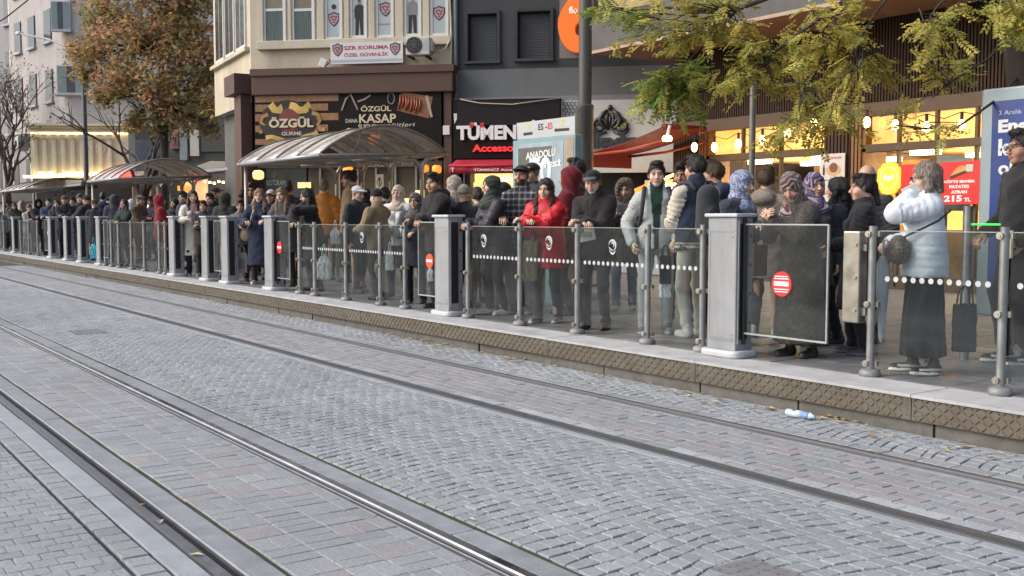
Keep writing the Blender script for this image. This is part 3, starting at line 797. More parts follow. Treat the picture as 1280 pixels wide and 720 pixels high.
a, c = q_(662, 232); text('70', mat('print_pale', (.55, .62, .66), .5), t, a, -.0065, c, .55, .42, .003, bold=.03)
# city-light panel at the right edge
y = 9.3
t = empty('billboard', (0, y, 0), 0, 'grey framed billboard with dark blue poster behind the man in glasses', 'billboard')
pa = on_y(1227, 112, y)
xl, xr, zt = pa.x, pa.x + 1.35, pa.z
m_bf = mat('billboard_grey', (0.30, 0.37, 0.40), .45, .2, var=.08)
MB().box((xl, 0, .55), (xr, .18, zt)).build('case', m_bf, t, bevel=.02)
MB().box((xl + .5, .04, HP), (xl + .85, .14, .56)).build('leg', m_bf, t)
x1, z1 = (lambda q: (q.x, q.z))(on_y(1241, 127, y))
po = MB().box((x1, -.004, .75), (xr - (x1 - xl), -.0005, z1)).build('poster', mat('poster_blue', (0.012, 0.045, 0.22), .3, var=.25, scale=2), t)
def tx(s, u, v, h, wd, m=m_wht, bold=.02): q = on_y(u, v, y); text(s, m, t, q.x, -.005, q.z, wd, h, .002, bold=bold)
tx('3 Aralık Dünya', 1249, 146, .055, .42, mat('print_lilac', (.5, .53, .62), .5), 0)
tx('Engelsiz', 1248, 171, .155, .62, bold=.045)
tx('kutlu', 1248, 195, .155, .40, bold=.045)
tx('olsun', 1248, 219, .13, .40, bold=.03)
# ================================================================ buildings
# frame of the facades behind the shelter: local x along the wall, y into the building
FD = 24.3
FO = CP + RT * ((565 - 640) / FPX * FD) + FW * FD; FO.z = 0
FANG = R(10)
FE = RT * math.cos(FANG) - FW * math.sin(FANG)
FN = RT * math.sin(FANG) + FW * math.cos(FANG)
FRZ = math.atan2(FE.y, FE.x)
def fq(u, v, off=0.0):
    """Local (x, z) where pixel (u, v) meets the facade plane shifted by off into the building."""
    d = ray(u, v); s = (FO + FN * off - CP).dot(FN) / d.dot(FN); p = CP + d * s
    return (p - FO).dot(FE), p.z
def frect(mb, u0, v0, u1, v1, y0, y1, m=0):
    a, c = fq(u0, v0, y0); a2, c2 = fq(u1, v1, y0)
    return mb.box((a, y0, min(c, c2)), (a2, y1, max(c, c2)), m)
def fbox(name, u0, v0, u1, v1, y0, y1, m, parent, bevel=0.0):
    return frect(MB(), u0, v0, u1, v1, y0, y1).build(name, m, parent, bevel=bevel)
def ftext(s, m, parent, u, v, u1, v1, y=-.01, ext=.01, bold=.02, name='lettering', shear=0):
    a, c = fq(u, v, y); a2, c2 = fq(u1, v1, y)
    return text(s, m, parent, a, y, min(c, c2), a2 - a, abs(c2 - c), ext, name=name, bold=bold, shear=shear)
m_cream = mat('cream_render', (0.50, 0.44, 0.34), .9, var=.14, scale=1.2, bump=.3, bscale=30, dirt=.35)
m_cream2 = mat('cream_trim', (0.52, 0.47, 0.37), .85, var=.1, scale=3, dirt=.3)
m_brown = mat('brown_cladding', (0.085, 0.042, 0.030), .5, .1, var=.15, scale=2, dirt=.12)
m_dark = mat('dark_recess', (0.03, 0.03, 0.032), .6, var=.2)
m_pvc = mat('white_pvc', (0.62, 0.62, 0.60), .45, var=.06)
m_win = mat('window_glass', (0.055, 0.065, 0.07), .12, 0.0, var=.4, scale=1.5, spec=.45)
m_curt = mat('curtain', (0.22, 0.28, 0.29), .9, var=.2, scale=30)
m_film = mat('window_film', (0.36, 0.42, 0.45), .35, var=.12, scale=3)
m_shield = mat('shield_black', (0.02, 0.012, 0.015), .6)
m_pinkp = mat('shield_pink', (0.42, 0.24, 0.26), .6)
m_maroon = mat('print_maroon', (0.40, 0.05, 0.08), .6, var=.05)
m_goldl = mat('gold_light', (0.55, 0.36, 0.10), .4, .3, var=.2, scale=8)
m_golda = mat('gold_dark', (0.36, 0.20, 0.06), .5, .2, var=.25, scale=8)
m_signbk = mat('sign_black', (0.012, 0.009, 0.008), .6, var=.3, scale=3, spec=.15)
m_warm = mat('warm_lit', (1.0, 0.60, 0.20), .6, var=.35, scale=1.6, emit=.75)
m_yellow = mat('yellow_lit', (1.0, 0.78, 0.30), .6, var=.4, scale=2.2, emit=.62)
m_white_l = mat('white_lit', (1.0, 0.93, 0.75), .6, var=.25, scale=3, emit=1.2)
m_orangel = mat('orange_lit', (1.0, 0.30, 0.04), .6, var=.4, scale=3, emit=.7)
m_redl = mat('red_lit', (1.0, 0.05, 0.03), .6, var=.2, scale=3, emit=1.1)
m_shopglass = glass('shop_glass', (0.80, 0.80, 0.78), .03, 1.5, 1.0)

cb = empty('cream_building', FO, FRZ, 'cream corner building with brown shopfront and butcher sign', 'building')
xl, _ = fq(314, 100); H2 = 12.5
zsill = fq(430, 53)[1]; zf1 = fq(430, 90)[1]; zf0 = fq(430, 115)[1]
wall = MB(); wall.box((xl, 0.0, zf0), (-.02, 7, H2)); wall.build('upper_wall', m_cream, cb)
# windows
def shield(parent, u, v, hw, hh, y):
    a, c = fq(u, v, y); sx, sz = fq(u + hw, v, y)[0] - a, c - fq(u, v + hh, y)[1]
    out = [(-1, .72), (-.45, .8), (0, 1), (.45, .8), (1, .72), (.96, -.1), (.55, -.62), (0, -1), (-.55, -.62), (-.96, -.1)]
    b = MB(); b.add([(a + p * sx, y - .004, c + q * sz) for p, q in out], [tuple(range(9, -1, -1))]); o = b.build('shield', m_shield, parent)
    b = MB(); b.add([(a + p * sx * .8, y - .007, c + q * sz * .8) for p, q in out], [tuple(range(9, -1, -1))], 0)
    for k, (p, q) in enumerate(((-.42, .28), (0, .36), (.42, .28), (-.2, -.05), (.25, -.08), (0, -.42))): b.obox((a + p * sx, y - .009, c + q * sz), (sx * .42, .002, sz * .13), Matrix.Rotation(R(35 if k % 2 else -40), 3, 'Y'), 1)
    b.build('shield_print', [m_pinkp, m_shield], o if parent is cb else parent)
def guard_figure(parent, u, v0, v1, shirt, y):
    a, zt = fq(u, v0, y); zb_ = fq(u, v1, y)[1]; h = zt - zb_
    P = lambda pts: [(a + p * h, zb_ + q * h) for p, q in pts]
    b = MB()
    def poly(pts, m, dy=0): b.add([(p, y - .004 - dy, q) for p, q in P(pts)], [tuple(range(len(pts)))], m)
    poly([(-.03, .88), (.03, .88), (.045, .94), (.03, 1), (-.03, 1), (-.045, .94)], 2)
    poly([(-.05, .955), (.05, .955), (.045, 1.0), (-.045, 1.0)], 1, .001)
    poly([(-.135, .5), (.135, .5), (.15, .72), (.12, .84), (.04, .875), (-.04, .875), (-.12, .84), (-.15, .72)], 0)
    poly([(-.115, .5), (-.12, .03), (-.03, .03), (-.005, .45), (.005, .45), (.03, .03), (.12, .03), (.115, .5)], 1)
    poly([(-.14, 0), (-.03, 0), (-.03, .035), (-.12, .035)], 1); poly([(.03, 0), (.14, 0), (.12, .035), (.03, .035)], 1)
    b.build('figure_print', [shirt, m_shield, mat('print_skin', (.3, .17, .11), .7)], parent)
def window(parent, u0, u1, v1, y=-.03, top=-60, kind='curtain', wall_m=m_cream2):
    f = MB(); a, zb_ = fq(u0, v1, 0); a2, _ = fq(u1, v1, 0); zt = fq(u0, top, 0)[1]; t = .07
    f.box((a, -.03, zb_), (a + t, .06, zt)).box((a2 - t, -.03, zb_), (a2, .06, zt)).box((a + t, -.03, zb_), (a2 - t, .06, zb_ + t)).box((a + t, -.03, zt - t), (a2 - t, .06, zt))
    if kind == 'curtain':
        zm = fq(u0, 13, 0)[1]; f.box((a + t, -.025, zm - .03), (a2 - t, .05, zm + .03))
    o = f.build('window', m_pvc, parent)
    MB().box((a + t, -.022 if kind == 'curtain' else -.014, zb_ + t), (a2 - t, -.018 if kind == 'curtain' else -.004, zt - t)).build('pane', m_shopglass if kind == 'curtain' else m_film, o)
    if kind == 'curtain':
        c = MB(); n = 22; xs = [a + t + (a2 - a - 2 * t) * i / n for i in range(n + 1)]
        zt2 = fq(u0, 15, 0)[1]
        c.add([(x, -.009 + .005 * math.sin(i * 2.1), zz) for i, x in enumerate(xs) for zz in (zb_ + t, zt2)], [(2 * i, 2 * i + 2, 2 * i + 3, 2 * i + 1) for i in range(n)])
        c.build('curtain', m_curt, o)
    return o, (a + t, a2 - t, zb_ + t, zt - t)
for u0, u1, v in ((329.5, 358, 56), (365, 394, 54)): window(cb, u0, u1, v)
PN = [(406, 428.5, 51), (437.5, 459, 48.5), (469.5, 492.5, 48), (505, 527, 46.5), (537.5, 561, 46)]
wins = [window(cb, *p, kind='film')[0] for p in PN]
shield(wins[0], 417.5, 24, 7, 9.5, -.016); shield(wins[2], 482, 11.5, 7.5, 9.5, -.016); shield(wins[4], 549, 16.5, 7.5, 9.5, -.016)
guard_figure(wins[1], 449, 0, 45, m_shield, -.016); guard_figure(wins[3], 515.5, -4, 41.5, mat('print_grey', (.2, .2, .21), .7), -.016)
b = MB(); a, c = fq(417.3, 8.5, -.02); b.add([(a + .06 * math.cos(q), -.02, c + .06 * math.sin(q)) for q in [k * .524 for k in range(12)]], [tuple(range(12))]); b.build('seal_print', m_shield, wins[0])
ftext('KORUMA', m_maroon, wins[2], 474, 31.5, 488, 29, y=-.018, ext=.002, bold=0)
for u0, u1 in ((320, 329.5), (358.5, 364.5), (395, 405.5), (429, 437), (459.5, 469), (493, 504.5), (527.5, 537)):
    fbox('pilaster', u0 + .5, -80, u1 - .5, 53, -.07, 0, m_cream2, cb, .01)
fbox('sill_course', 320, 51.5, 562, 55, -.13, 0, m_cream2, cb, .015)
# ground floor frame
fbox('fascia', 314, 88, 566, 114, -.42, 0, m_brown, cb, .02)
fbox('fascia_edge', 312, 86.5, 567, 88.6, -.47, 0, m_brown, cb)
fbox('end_pier', 554, 114, 565.5, 330, -.30, .3, m_brown, cb, .02)
fbox('end_pier', 314, 114, 317.5, 330, -.30, .3, m_brown, cb)
fbox('switch_box', 553.5, 157, 562, 168.5, -.36, -.30, m_pvc, cb, .01)
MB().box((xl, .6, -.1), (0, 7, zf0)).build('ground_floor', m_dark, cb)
# shop front under the sign
fbox('lattice_screen', 385, 207, 553, 262, .1, .14, mat('lattice_brown', (.10, .075, .045), .7, var=.6, scale=45), cb)
for u in (400, 424, 447, 470, 494, 520, 545): fbox('mullion', u - 1.5, 196, u + 1.5, 262, .02, .1, m_spost, cb)
fbox('transom', 317, 203, 553, 208, .0, .1, mat('shop_beam', (.22, .20, .17), .6, var=.2), cb)
fbox('shop_window', 318, 208, 384, 290, .1, .14, m_win, cb)
fbox('lit_panel', 478, 243, 490, 262, -.02, .02, m_yellow, cb); fbox('lit_panel', 489, 248, 515, 275, .0, .04, m_yellow, cb); fbox('lit_panel', 372, 228, 388, 235, .04, .08, m_yellow, cb); fbox('lit_panel', 519, 238, 530, 262, .0, .04, m_yellow, cb)
ftext('KASAP', mat('print_cream', (.55, .5, .42), .6), cb, 461, 209, 492, 203.5, y=-.04, bold=.03); ftext('SUCUK', mat('print_cream'), cb, 502, 207, 518, 202.5, y=-.04, bold=.03); ftext('GURME', mat('print_cream'), cb, 376, 210, 396, 206, y=-.04, bold=.03)
ftext('RESTORAN', mat('teal_print', (.30, .42, .36), .6), cb, 333, 232, 356, 225, y=.06, ext=.01)
for i, (u, v, r) in enumerate(((435, 213, .12), (531, 211, .10), (546, 212, .11), (323, 219, .13), (480, 178, .13))):
    a, c = fq(u, v, -.5); bb = MB(); bb.lathe([(.02, .0), (r * .8, .02), (r, r * .5), (r, r * 1.3), (r * .7, r * 1.7), (.03, r * 1.75)], (a, -.5 if i != 4 else -1.2, c - r * .85), 14); o = bb.build('hanging_lantern', m_orangel if i != 3 else m_yellow, None, auto=40); o.location = FO; o.rotation_euler = (0, 0, FRZ)
    tag(o, ('round orange lantern above the man with the hair bun', 'orange lantern left of the shelter post, over the man in the black jacket', 'orange lantern right of the shelter post, by the red awning', 'bright yellow lantern above the man in sunglasses', 'orange lantern glowing through the near shelter roof')[i], 'lantern', 'lit lanterns under the butcher shop sign')
    MB().cyl((a, -.5 if i != 4 else -1.2, c + r * .8), (a, -.35 if i != 4 else -.4, c + r * 1.2 + .3), .008, n=5).build('hook', m_dark, o)
# left wing of the cream building, turning away from the street
WM = Matrix.Translation((xl, 0, 0)) @ Matrix.Rotation(R(-52), 4, 'Z') @ Matrix.Rotation(math.pi, 4, 'Z')
def wing(name, x0, x1, y0, y1, z0, z1, m, parent=cb, bevel=0):
    b = MB(); b.box((x0, y0, z0), (x1, y1, z1)); b.v = [tuple(WM @ Vector(p)) for p in b.v]; return b.build(name, m, parent, bevel=bevel)
zw0 = fq(300, 62)[1]
wing('wing_wall', 0, 4, -3, 0, zf0 - .2, H2, m_cream)
wing('wing_ground_floor', .3, 4, -3, -.25, -.1, zf0 - .2, mat('wing_stone', (.10, .10, .095), .8, var=.3, scale=3, dirt=.4))
wing('fascia', -.05, 1.0, 0, .42, zf0, zf1, m_brown); wing('end_pier', .05, .7, -.2, .25, -.1, zf0, m_brown)
for k in range(3):
    x = .35 + k * 1.15
    o = wing('window', x, x + .95, 0, .05, zw0 + .1, zw0 + 1.9, m_pvc)
    for q in (0, 1): wing('pane', x + .06 + q * .44, x + .45 + q * .44, .05, .055, zw0 + .18, zw0 + 1.8, m_win, o)
wing('sill_course', .1, 4, 0, .12, zw0 - .02, zw0 + .07, m_cream2)
# banner, air conditioner, floodlight
t = empty('banner', FO, FRZ, 'white banner reading SZR KORUMA ÖZEL GÜVENLİK below the upper windows', 'banner')
bl = fbox('cloth', 413, 54, 503.5, 78, -.18, -.15, mat('banner_white', (.60, .60, .61), .7, var=.06), t)
ftext('SZR KORUMA', m_maroon, t, 430, 62.5, 485.5, 56, y=-.181, ext=.003, bold=.03); ftext('ÖZEL GÜVENLİK', m_maroon, t, 430, 71, 485.5, 64, y=-.181, ext=.003, bold=.02)
shield(t, 422, 62.5, 6.5, 8.5, -.181); shield(t, 494, 61, 6.5, 8.5, -.181)
fbox('thin_line', 415, 75, 502, 75.6, -.184, -.181, m_film, t)
t = empty('air_conditioner', FO, FRZ, 'white air conditioner unit with round black fan on the cream wall', 'air conditioner')
body = fbox('casing', 507, 46.5, 537, 68, -.55, -.22, mat('ac_white', (.52, .51, .48), .5, var=.1, dirt=.25), t, .02)
a, c = fq(517.5, 56.5, -.55); rr = .19
b = MB(); b.cyl((a, -.55, c), (a, -.562, c), rr, n=28); b.build('fan_grille', m_blk, body)
b = MB()
for k in range(3): b.tube([(a + rr * (.3 + .3 * k) * math.cos(q), -.566, c + rr * (.3 + .3 * k) * math.sin(q)) for q in [i * .35 for i in range(19)]], .004, 4, cap=False)
for k in range(8): b.tube([(a, -.567, c), (a + rr * math.cos(k * .785), -.567, c + rr * math.sin(k * .785))], .003, 4)
b.build('guard_wire', mat('wire_grey', (.2, .2, .2), .5), body)
for k in range(6): fbox('louvre', 529, 49 + k * 2.4, 534, 50 + k * 2.4, -.556, -.55, m_film, body)
fbox('bracket', 509, 68.2, 511, 71, -.5, -.0, m_blk, t); fbox('bracket', 531, 68.2, 533, 71, -.5, -.0, m_blk, t); fbox('service_cover', 537.3, 51, 541, 64, -.5, -.25, m_film, t, .02)
pts = [fq(541, 62, -.3), fq(550, 66, -.2), fq(558, 61, -.1), fq(563, 50, -.1), fq(564, 20, -.1)]
MB().tube([(p, -.3 + .06 * i, q) for i, (p, q) in enumerate(pts)], .018, 6).build('hose', m_cream2, t, smooth=True)
t = empty('flood_light', FO, FRZ, 'small white flood lamp on the cream wall left of the banner', 'flood lamp')
a, c = fq(404, 79, -.2); MB().obox((a, -.2, c), (.17, .1, .2), Matrix.Rotation(R(25), 3, 'Y')).build('lamp_head', m_pvc, t, bevel=.015); MB().tube([(a + .06, -.15, c - .05), (a + .12, -.05, c + .05), (a + .08, 0, c + .12)], .012, 6).build('arm', m_blk, t)
# butcher sign
sg = empty('shop_sign', FO, FRZ, 'long black butcher sign with gold ÖZGÜL GURME crest and KASAP lettering', 'shop sign')
fbox('board', 317.5, 113, 552, 196, -.34, -.2, m_signbk, sg)
m_woodp = mat('print_wood', (.24, .12, .05), .5, var=.4, scale=9)
for u1, v0, v1 in ((423, 117, 126), (410, 131, 138), (423, 143, 150), (410, 157, 164), (395, 174, 180)): fbox('wood_band', 319, v0, u1, v1, -.343, -.34, m_woodp, sg)
def fpoly(b, pts, y, m=0): b.add([(fq(u, v, y)[0], y, fq(u, v, y)[1]) for u, v in pts], [tuple(range(len(pts)))], m)
b = MB(); fpoly(b, [(360 + 36 * math.cos(q) * (1 if abs(math.sin(q)) < .8 else .9), 152 + 27 * math.sin(q)) for q in [2 * math.pi * i / 24 for i in range(24)]], -.346); b.build('crest_field', mat('crest_black', (.02, .012, .01), .4), sg)
b = MB(); fpoly(b, [(362 + 14 * math.cos(q), 151 + 16 * math.sin(q)) for q in [2 * math.pi * i / 16 for i in range(16)]], -.349); b.build('crest_glow', mat('crest_red', (.15, .03, .02), .5, var=.3), sg)
def ribbon(pts, wd, m, name='ribbon'):
    q = [fq(u, v, -.355) for u, v in pts]; n = len(q); L_, K = [], []
    for i in range(n):
        x0, z0 = q[max(i - 1, 0)]; x1, z1 = q[min(i + 1, n - 1)]; l = math.hypot(x1 - x0, z1 - z0) or 1
        dx, dz = -(z1 - z0) / l * wd, (x1 - x0) / l * wd
        L_.append((q[i][0] + dx, -.352 - .012 * math.sin(i * 1.3), q[i][1] + dz)); K.append((q[i][0] - dx, -.352 - .012 * math.sin(i * 1.3 + .6), q[i][1] - dz))
    b = MB(); b.add(L_ + K, [(i, i + 1, n + i + 1, n + i) for i in range(n - 1)]); b.build(name, m, sg, smooth=True)
ribbon([(338, 130), (343, 137), (349, 138), (354, 133), (361, 131), (368, 133), (374, 138), (381, 137), (388, 130)], .085, m_goldl)
ribbon([(335, 143), (328, 146), (326, 153), (331, 158), (327, 164), (324, 166)], .045, m_golda); ribbon([(390, 141), (397, 143), (400, 150), (396, 157), (402, 162), (406, 161)], .045, m_golda)
ribbon([(332, 172), (340, 171), (350, 174), (358, 177), (370, 177), (380, 171), (392, 168), (397, 165)], .05, m_goldl)
m_cremel = mat('letter_cream', (.58, .50, .34), .5, var=.08)
ftext('ÖZGÜL', m_cremel, sg, 336.5, 160, 392, 145.5, y=-.36, ext=.02, bold=.035)
ftext('GURME', mat('print_cream'), sg, 352, 169.5, 377, 164.5, y=-.36, ext=.005, bold=.02)
ftext('ÖZGÜL', m_cremel, sg, 451, 139.5, 489, 131, y=-.345, ext=.004, bold=.02); ftext('KASAP', m_cremel, sg, 449, 154, 495, 142, y=-.345, ext=.004, bold=.02)
ftext('DANA', mat('print_cream'), sg, 432, 153.5, 447, 148.5, y=-.345, ext=.003, bold=.01); ftext('SUCUK', m_cremel, sg, 448, 162, 471, 155, y=-.345, ext=.003, bold=.02); ftext('çeşitleri', mat('print_cream'), sg, 477, 160, 517, 153, y=-.345, ext=.003, bold=0, shear=.04); ftext('Pastırma', mat('print_cream'), sg, 432, 167, 475, 159.5, y=-.345, ext=.003, bold=0, shear=.04)
bd = MB(); fpoly(bd, [(502, 114.5), (541, 121), (536, 148), (496, 138)], -.346); board = bd.build('cutting_board', mat('board_wood', (.22, .09, .04), .5, var=.35, scale=12), sg)
b = MB()
for k in range(8):
    u, v = 506 + k * 3.4, 121 + k * .9; (x0, z0), (x1, z1) = fq(u, v), fq(u - 3 + (k % 3), v + 17 - (k % 2) * 3)
    b.tube([(x0, -.36, z0), ((x0 + x1) / 2 + .03, -.37, (z0 + z1) / 2), (x1, -.36, z1)], .026, 6)
b.build('sausage_print', mat('sausage', (.30, .07, .035), .45, var=.4, scale=20), sg, smooth=True)
b = MB(); fpoly(b, [(531, 120), (535, 119), (541, 146), (538, 147)], -.352); b.build('cleaver_print', mat('cleaver', (.35, .30, .25), .4), sg)
for pts in ([(433, 124), (438, 117), (447, 137)], [(427, 138), (433, 122)], [(447, 127), (456, 124), (463, 119)]): ribbon(pts, .02, mat('print_greyish', (.22, .21, .19), .6), 'tool_print')
b = MB(); a, c = fq(489, 123, -.346); b.tube([(a + .08 * math.cos(q), -.347, c + .13 * math.sin(q)) for q in [i * .45 for i in range(15)]], .014, 5); b.build('onion_print', mat('print_greyish'), sg)

# ---------------------------------------------------------------- grey building
gb = empty('grey_building', FO, FRZ, 'grey painted building with two dark windows above the black shop sign', 'building')
m_gd = mat('grey_render_dark', (0.050, 0.055, 0.062), .9, var=.15, scale=2, bump=.25, bscale=40, dirt=.1)
m_gl_ = mat('grey_render_light', (0.135, 0.145, 0.15), .9, var=.15, scale=2, bump=.25, bscale=40, dirt=.15)
xr = fq(875, 100)[0]; xo_ = fq(701, 160)[0]; YO = -.15
za, zb2 = fq(650, 86)[1], fq(650, 124)[1]
Ww = [(585, 621.5, 18, 77), (647, 688, 15, 74)]
cut = [(fq(a, d)[0], fq(b_, d)[0], fq(a, d)[1], fq(a, c)[1]) for a, b_, c, d in Ww]
w_ = MB(); ztop = 12.3; xs = [0.02, cut[0][0], cut[0][1], cut[1][0], cut[1][1], xr]
for i in (0, 2, 4): w_.box((xs[i], 0, za), (xs[i + 1], 5, ztop))
for c in cut: w_.box((c[0], 0, za), (c[1], 5, c[2])); w_.box((c[0], 0, c[3]), (c[1], 5, ztop)); w_.box((c[0], .22, c[2]), (c[1], 5, c[3]))
w_.build('upper_wall', m_gd, gb)
MB().box((.02, -.02, zb2), (xr, 5, za)).build('pale_band', m_gl_, gb)
fbox('ledge', 566, 122.5, 870, 124.5, -.12, 0, mat('ledge_grey', (.2, .2, .21), .8, var=.2), gb)
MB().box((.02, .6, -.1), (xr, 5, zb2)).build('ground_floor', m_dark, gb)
for c in cut:
    f = MB().box((c[0] + .03, .16, c[2] + .02), (c[1] - .03, .2, c[3] - .02)).build('window', mat('shutter_dark', (.045, .048, .052), .5, var=.15), gb)
    MB().box((c[0] - .08, -.09, c[2] - .06), (c[1] + .08, 0, c[2])).build('sill', m_gd, f)
    b = MB(); t_ = .07
    b.box((c[0] - t_, -.05, c[2]), (c[0], 0, c[3] + t_)).box((c[1], -.05, c[2]), (c[1] + t_, 0, c[3] + t_)).box((c[0], -.05, c[3]), (c[1], 0, c[3] + t_)); b.build('surround', mat('surround_black', (.028, .03, .034), .7, var=.1), f)
    b = MB(); n = 16
    for i in range(n): b.box((c[0] + .05, .152, c[2] + .04 + (c[3] - c[2] - .1) * i / n), (c[1] - .05, .16, c[2] + .04 + (c[3] - c[2] - .1) * (i + .8) / n))
    b.build('shutter_slat', mat('shutter_dark'), f)
MB().tube([(.12, -.05, .3), (.12, -.05, zb2 + 1.2), (.12, -.05, ztop)], .05, 8).build('downpipe', mat('pipe_blue', (.13, .15, .17), .6, var=.2), gb, smooth=True)
MB().tube([(.0, -.09, zb2 - .4), (.03, -.1, zb2 + 1.5), (-.03, -.09, zb2 + 3), (.0, -.1, ztop)], .022, 6).build('cable', m_cream2, gb, smooth=True)
t = empty('shop_sign', FO, FRZ, 'black shop sign with white TÜMENCİ and red Accessories lettering', 'shop sign')
fbox('board', 566, 125, 700, 197, -.32, -.05, m_signbk, t)
fbox('upper_panel', 571, 127, 699.5, 155, -.36, -.32, mat('sign_top', (.018, .014, .015), .6, var=.3, spec=.2), t)
b = MB(); fpoly(b, [(567, 142), (579, 141), (574, 145), (570, 151), (568, 155)], -.33); b.build('corner_flash', m_pvc, t)
ftext('TÜMENCİ', m_wht, t, 571, 175.5, 672, 150, y=-.33, ext=.05, bold=.045)
b = MB(); fpoly(b, [(586.5, 154), (592, 153.6), (591, 159.5), (587, 160)], -.40); fpoly(b, [(600, 153.5), (605.5, 153.2), (604, 159), (600.5, 159.5)], -.40); b.build('red_accent', m_tred, t)
m_redg = mat('red_glow_letter', (.75, .03, .03), .5, var=0, emit=.35)
ftext('Accessories', m_redg, t, 591, 190, 665, 180, y=-.33, ext=.05, bold=.03)
pts = [fq(575, 124, -.4), fq(600, 129, -.4), fq(640, 130.5, -.4), (fq(700, 122.5, -.4))]
MB().tube([(p, -.4, q) for p, q in pts], .012, 5).build('cable', m_cream2, t, smooth=True)
# red shop awning
t = empty('shop_awning', FO, FRZ, 'red shop awning with white TÜMENCİ lettering along its valance', 'awning')
m_awn = mat('awning_red', (.36, .012, .03), .7, var=.15, scale=5, bump=.2, bscale=60)
x0, z0 = fq(561, 206, -1.0); x1, _ = fq(690, 206, -1.0); z1 = fq(600, 197, -.1)[1]; z00 = fq(600, 217, -1.0)[1]; z0 = fq(600, 207, -1.)[1]
for nm, (ya, zA, yb_, zB) in (('canopy_cloth', (-.1, z1, -1.0, z0)),):
    b = MB(); n = 12
    b.add([(x0 + (x1 - x0) * i / n, ya + (yb_ - ya) * k / 4, zA + (zB - zA) * k / 4 - .03 * math.sin(k / 4 * math.pi)) for i in range(n + 1) for k in range(5)], [(i * 5 + k, (i + 1) * 5 + k, (i + 1) * 5 + k + 1, i * 5 + k + 1) for i in range(n) for k in range(4)]); o = b.build(nm, m_awn, t, smooth=True); o.modifiers.new('thick', 'SOLIDIFY').thickness = .01
b = MB(); n = 30
b.add([(x0 + (x1 - x0) * i / n, -1.0 + .012 * math.sin(i * 1.3), z) for i in range(n + 1) for z in (z0, z00)], [(2 * i, 2 * i + 1, 2 * i + 3, 2 * i + 2) for i in range(n)])
o = b.build('valance', m_awn, t, smooth=True); o.modifiers.new('thick', 'SOLIDIFY').thickness = .008
MB().tube([(x0, -1.0, z0), (x1, -1.0, z0)], .03, 8).build('roller', m_awn, t, smooth=True)
ftext('TÜMENCİ Accessories', m_wht, t, 592, 214, 660, 209.5, y=-1.02, ext=.004, bold=.02); ftext('T', m_wht, t, 563.5, 215, 568, 209.5, y=-1.02, ext=.004, bold=.03)
# lit shop behind it
fbox('lit_wall', 588, 205, 700, 300, .55, .6, m_yellow, gb); fbox('door_jamb', 580, 205, 588, 300, .0, .5, m_dark, gb); fbox('door_post', 579, 215, 581, 300, -.05, .0, m_spost, gb)
fbox('lit_window', 588, 228, 622, 262, .35, .4, m_yellow, gb); fbox('goods_shelf', 604, 232, 612, 262, .28, .34, mat('goods_dark', (.12, .10, .03), .7, var=.5, scale=25), gb); fbox('lit_strip', 625, 222, 640, 226, .3, .35, m_white_l, gb)
# white ornamental board of the neighbour
t = empty('ornamental_sign', FO, FRZ, 'white ornamental shop board with grey crown motif and dark lettering', 'shop sign')
fbox('board', 701, 126, 860, 215, YO - .02, YO + .15, mat('board_cream', (.52, .52, .50), .6, var=.08), t)
m_orn = mat('ornament_grey', (.06, .06, .058), .4, .4, var=.2)
b = MB()
for i in range(7):
    for j in range(4):
        u, v = 706 + i * 4.6 + (j % 2) * 2.3, 129 + j * 4.3
        if u > 722 and j > 2: continue
        a, c = fq(u, v, YO-.03)
        b.tube([(a + .035 * math.cos(q), YO-.025, c + .035 * math.sin(q)) for q in [k * .8 for k in range(7)]], .008, 4)
o = b.build('scroll_band', m_orn, t); o['kind'] = 'stuff'
def spiral(b, u, v, r, s=1, turns=1.6, w_=.035, start=0):
    a, c = fq(u, v, YO-.06); n = 26
    b.tube([(a + s * r * (1 - .72 * i / n) * math.cos(start + turns * 6.283 * i / n), YO-.05, c + r * (1 - .72 * i / n) * math.sin(start + turns * 6.283 * i / n)) for i in range(n + 1)], [w_ * (1 - .4 * i / n) for i in range(n + 1)], 6)
b = MB()
for u, s in ((749, 1), (776, -1)): spiral(b, u, 157, .17, s, 1.5, .045)
def petal(pts, w0):
    q = [fq(u, v, YO - .06) for u, v in pts]; n = len(q)
    b.tube([(x, YO - .05, z) for x, z in q], [w0 * math.sin(math.pi * (i + .6) / (n + .2)) + .008 for i in range(n)], 6)
for s in (-1, 1):
    petal([(762.5 + s * 2, 162), (762.5 + s * 10, 157), (762.5 + s * 13, 149), (762.5 + s * 9, 142), (762.5 + s * 3, 137)], .055)
    petal([(762.5 + s * 1, 160), (762.5 + s * 4.5, 153), (762.5 + s * 4, 146), (762.5 + s * 1.5, 141)], .035)
    petal([(762.5 + s * 4, 165), (762.5 + s * 12, 167), (762.5 + s * 20, 165), (762.5 + s * 24, 160)], .03)
petal([(762.5, 158), (762.5, 150), (762.5, 143)], .03); petal([(762.5, 138), (762.5, 134), (762.5, 131)], .05)
b.build('crown_motif', m_orn, t, smooth=True)
ftext('ilkadım', m_orn, t, 733, 186, 806, 166, y=YO-.03, ext=.05, bold=.05)
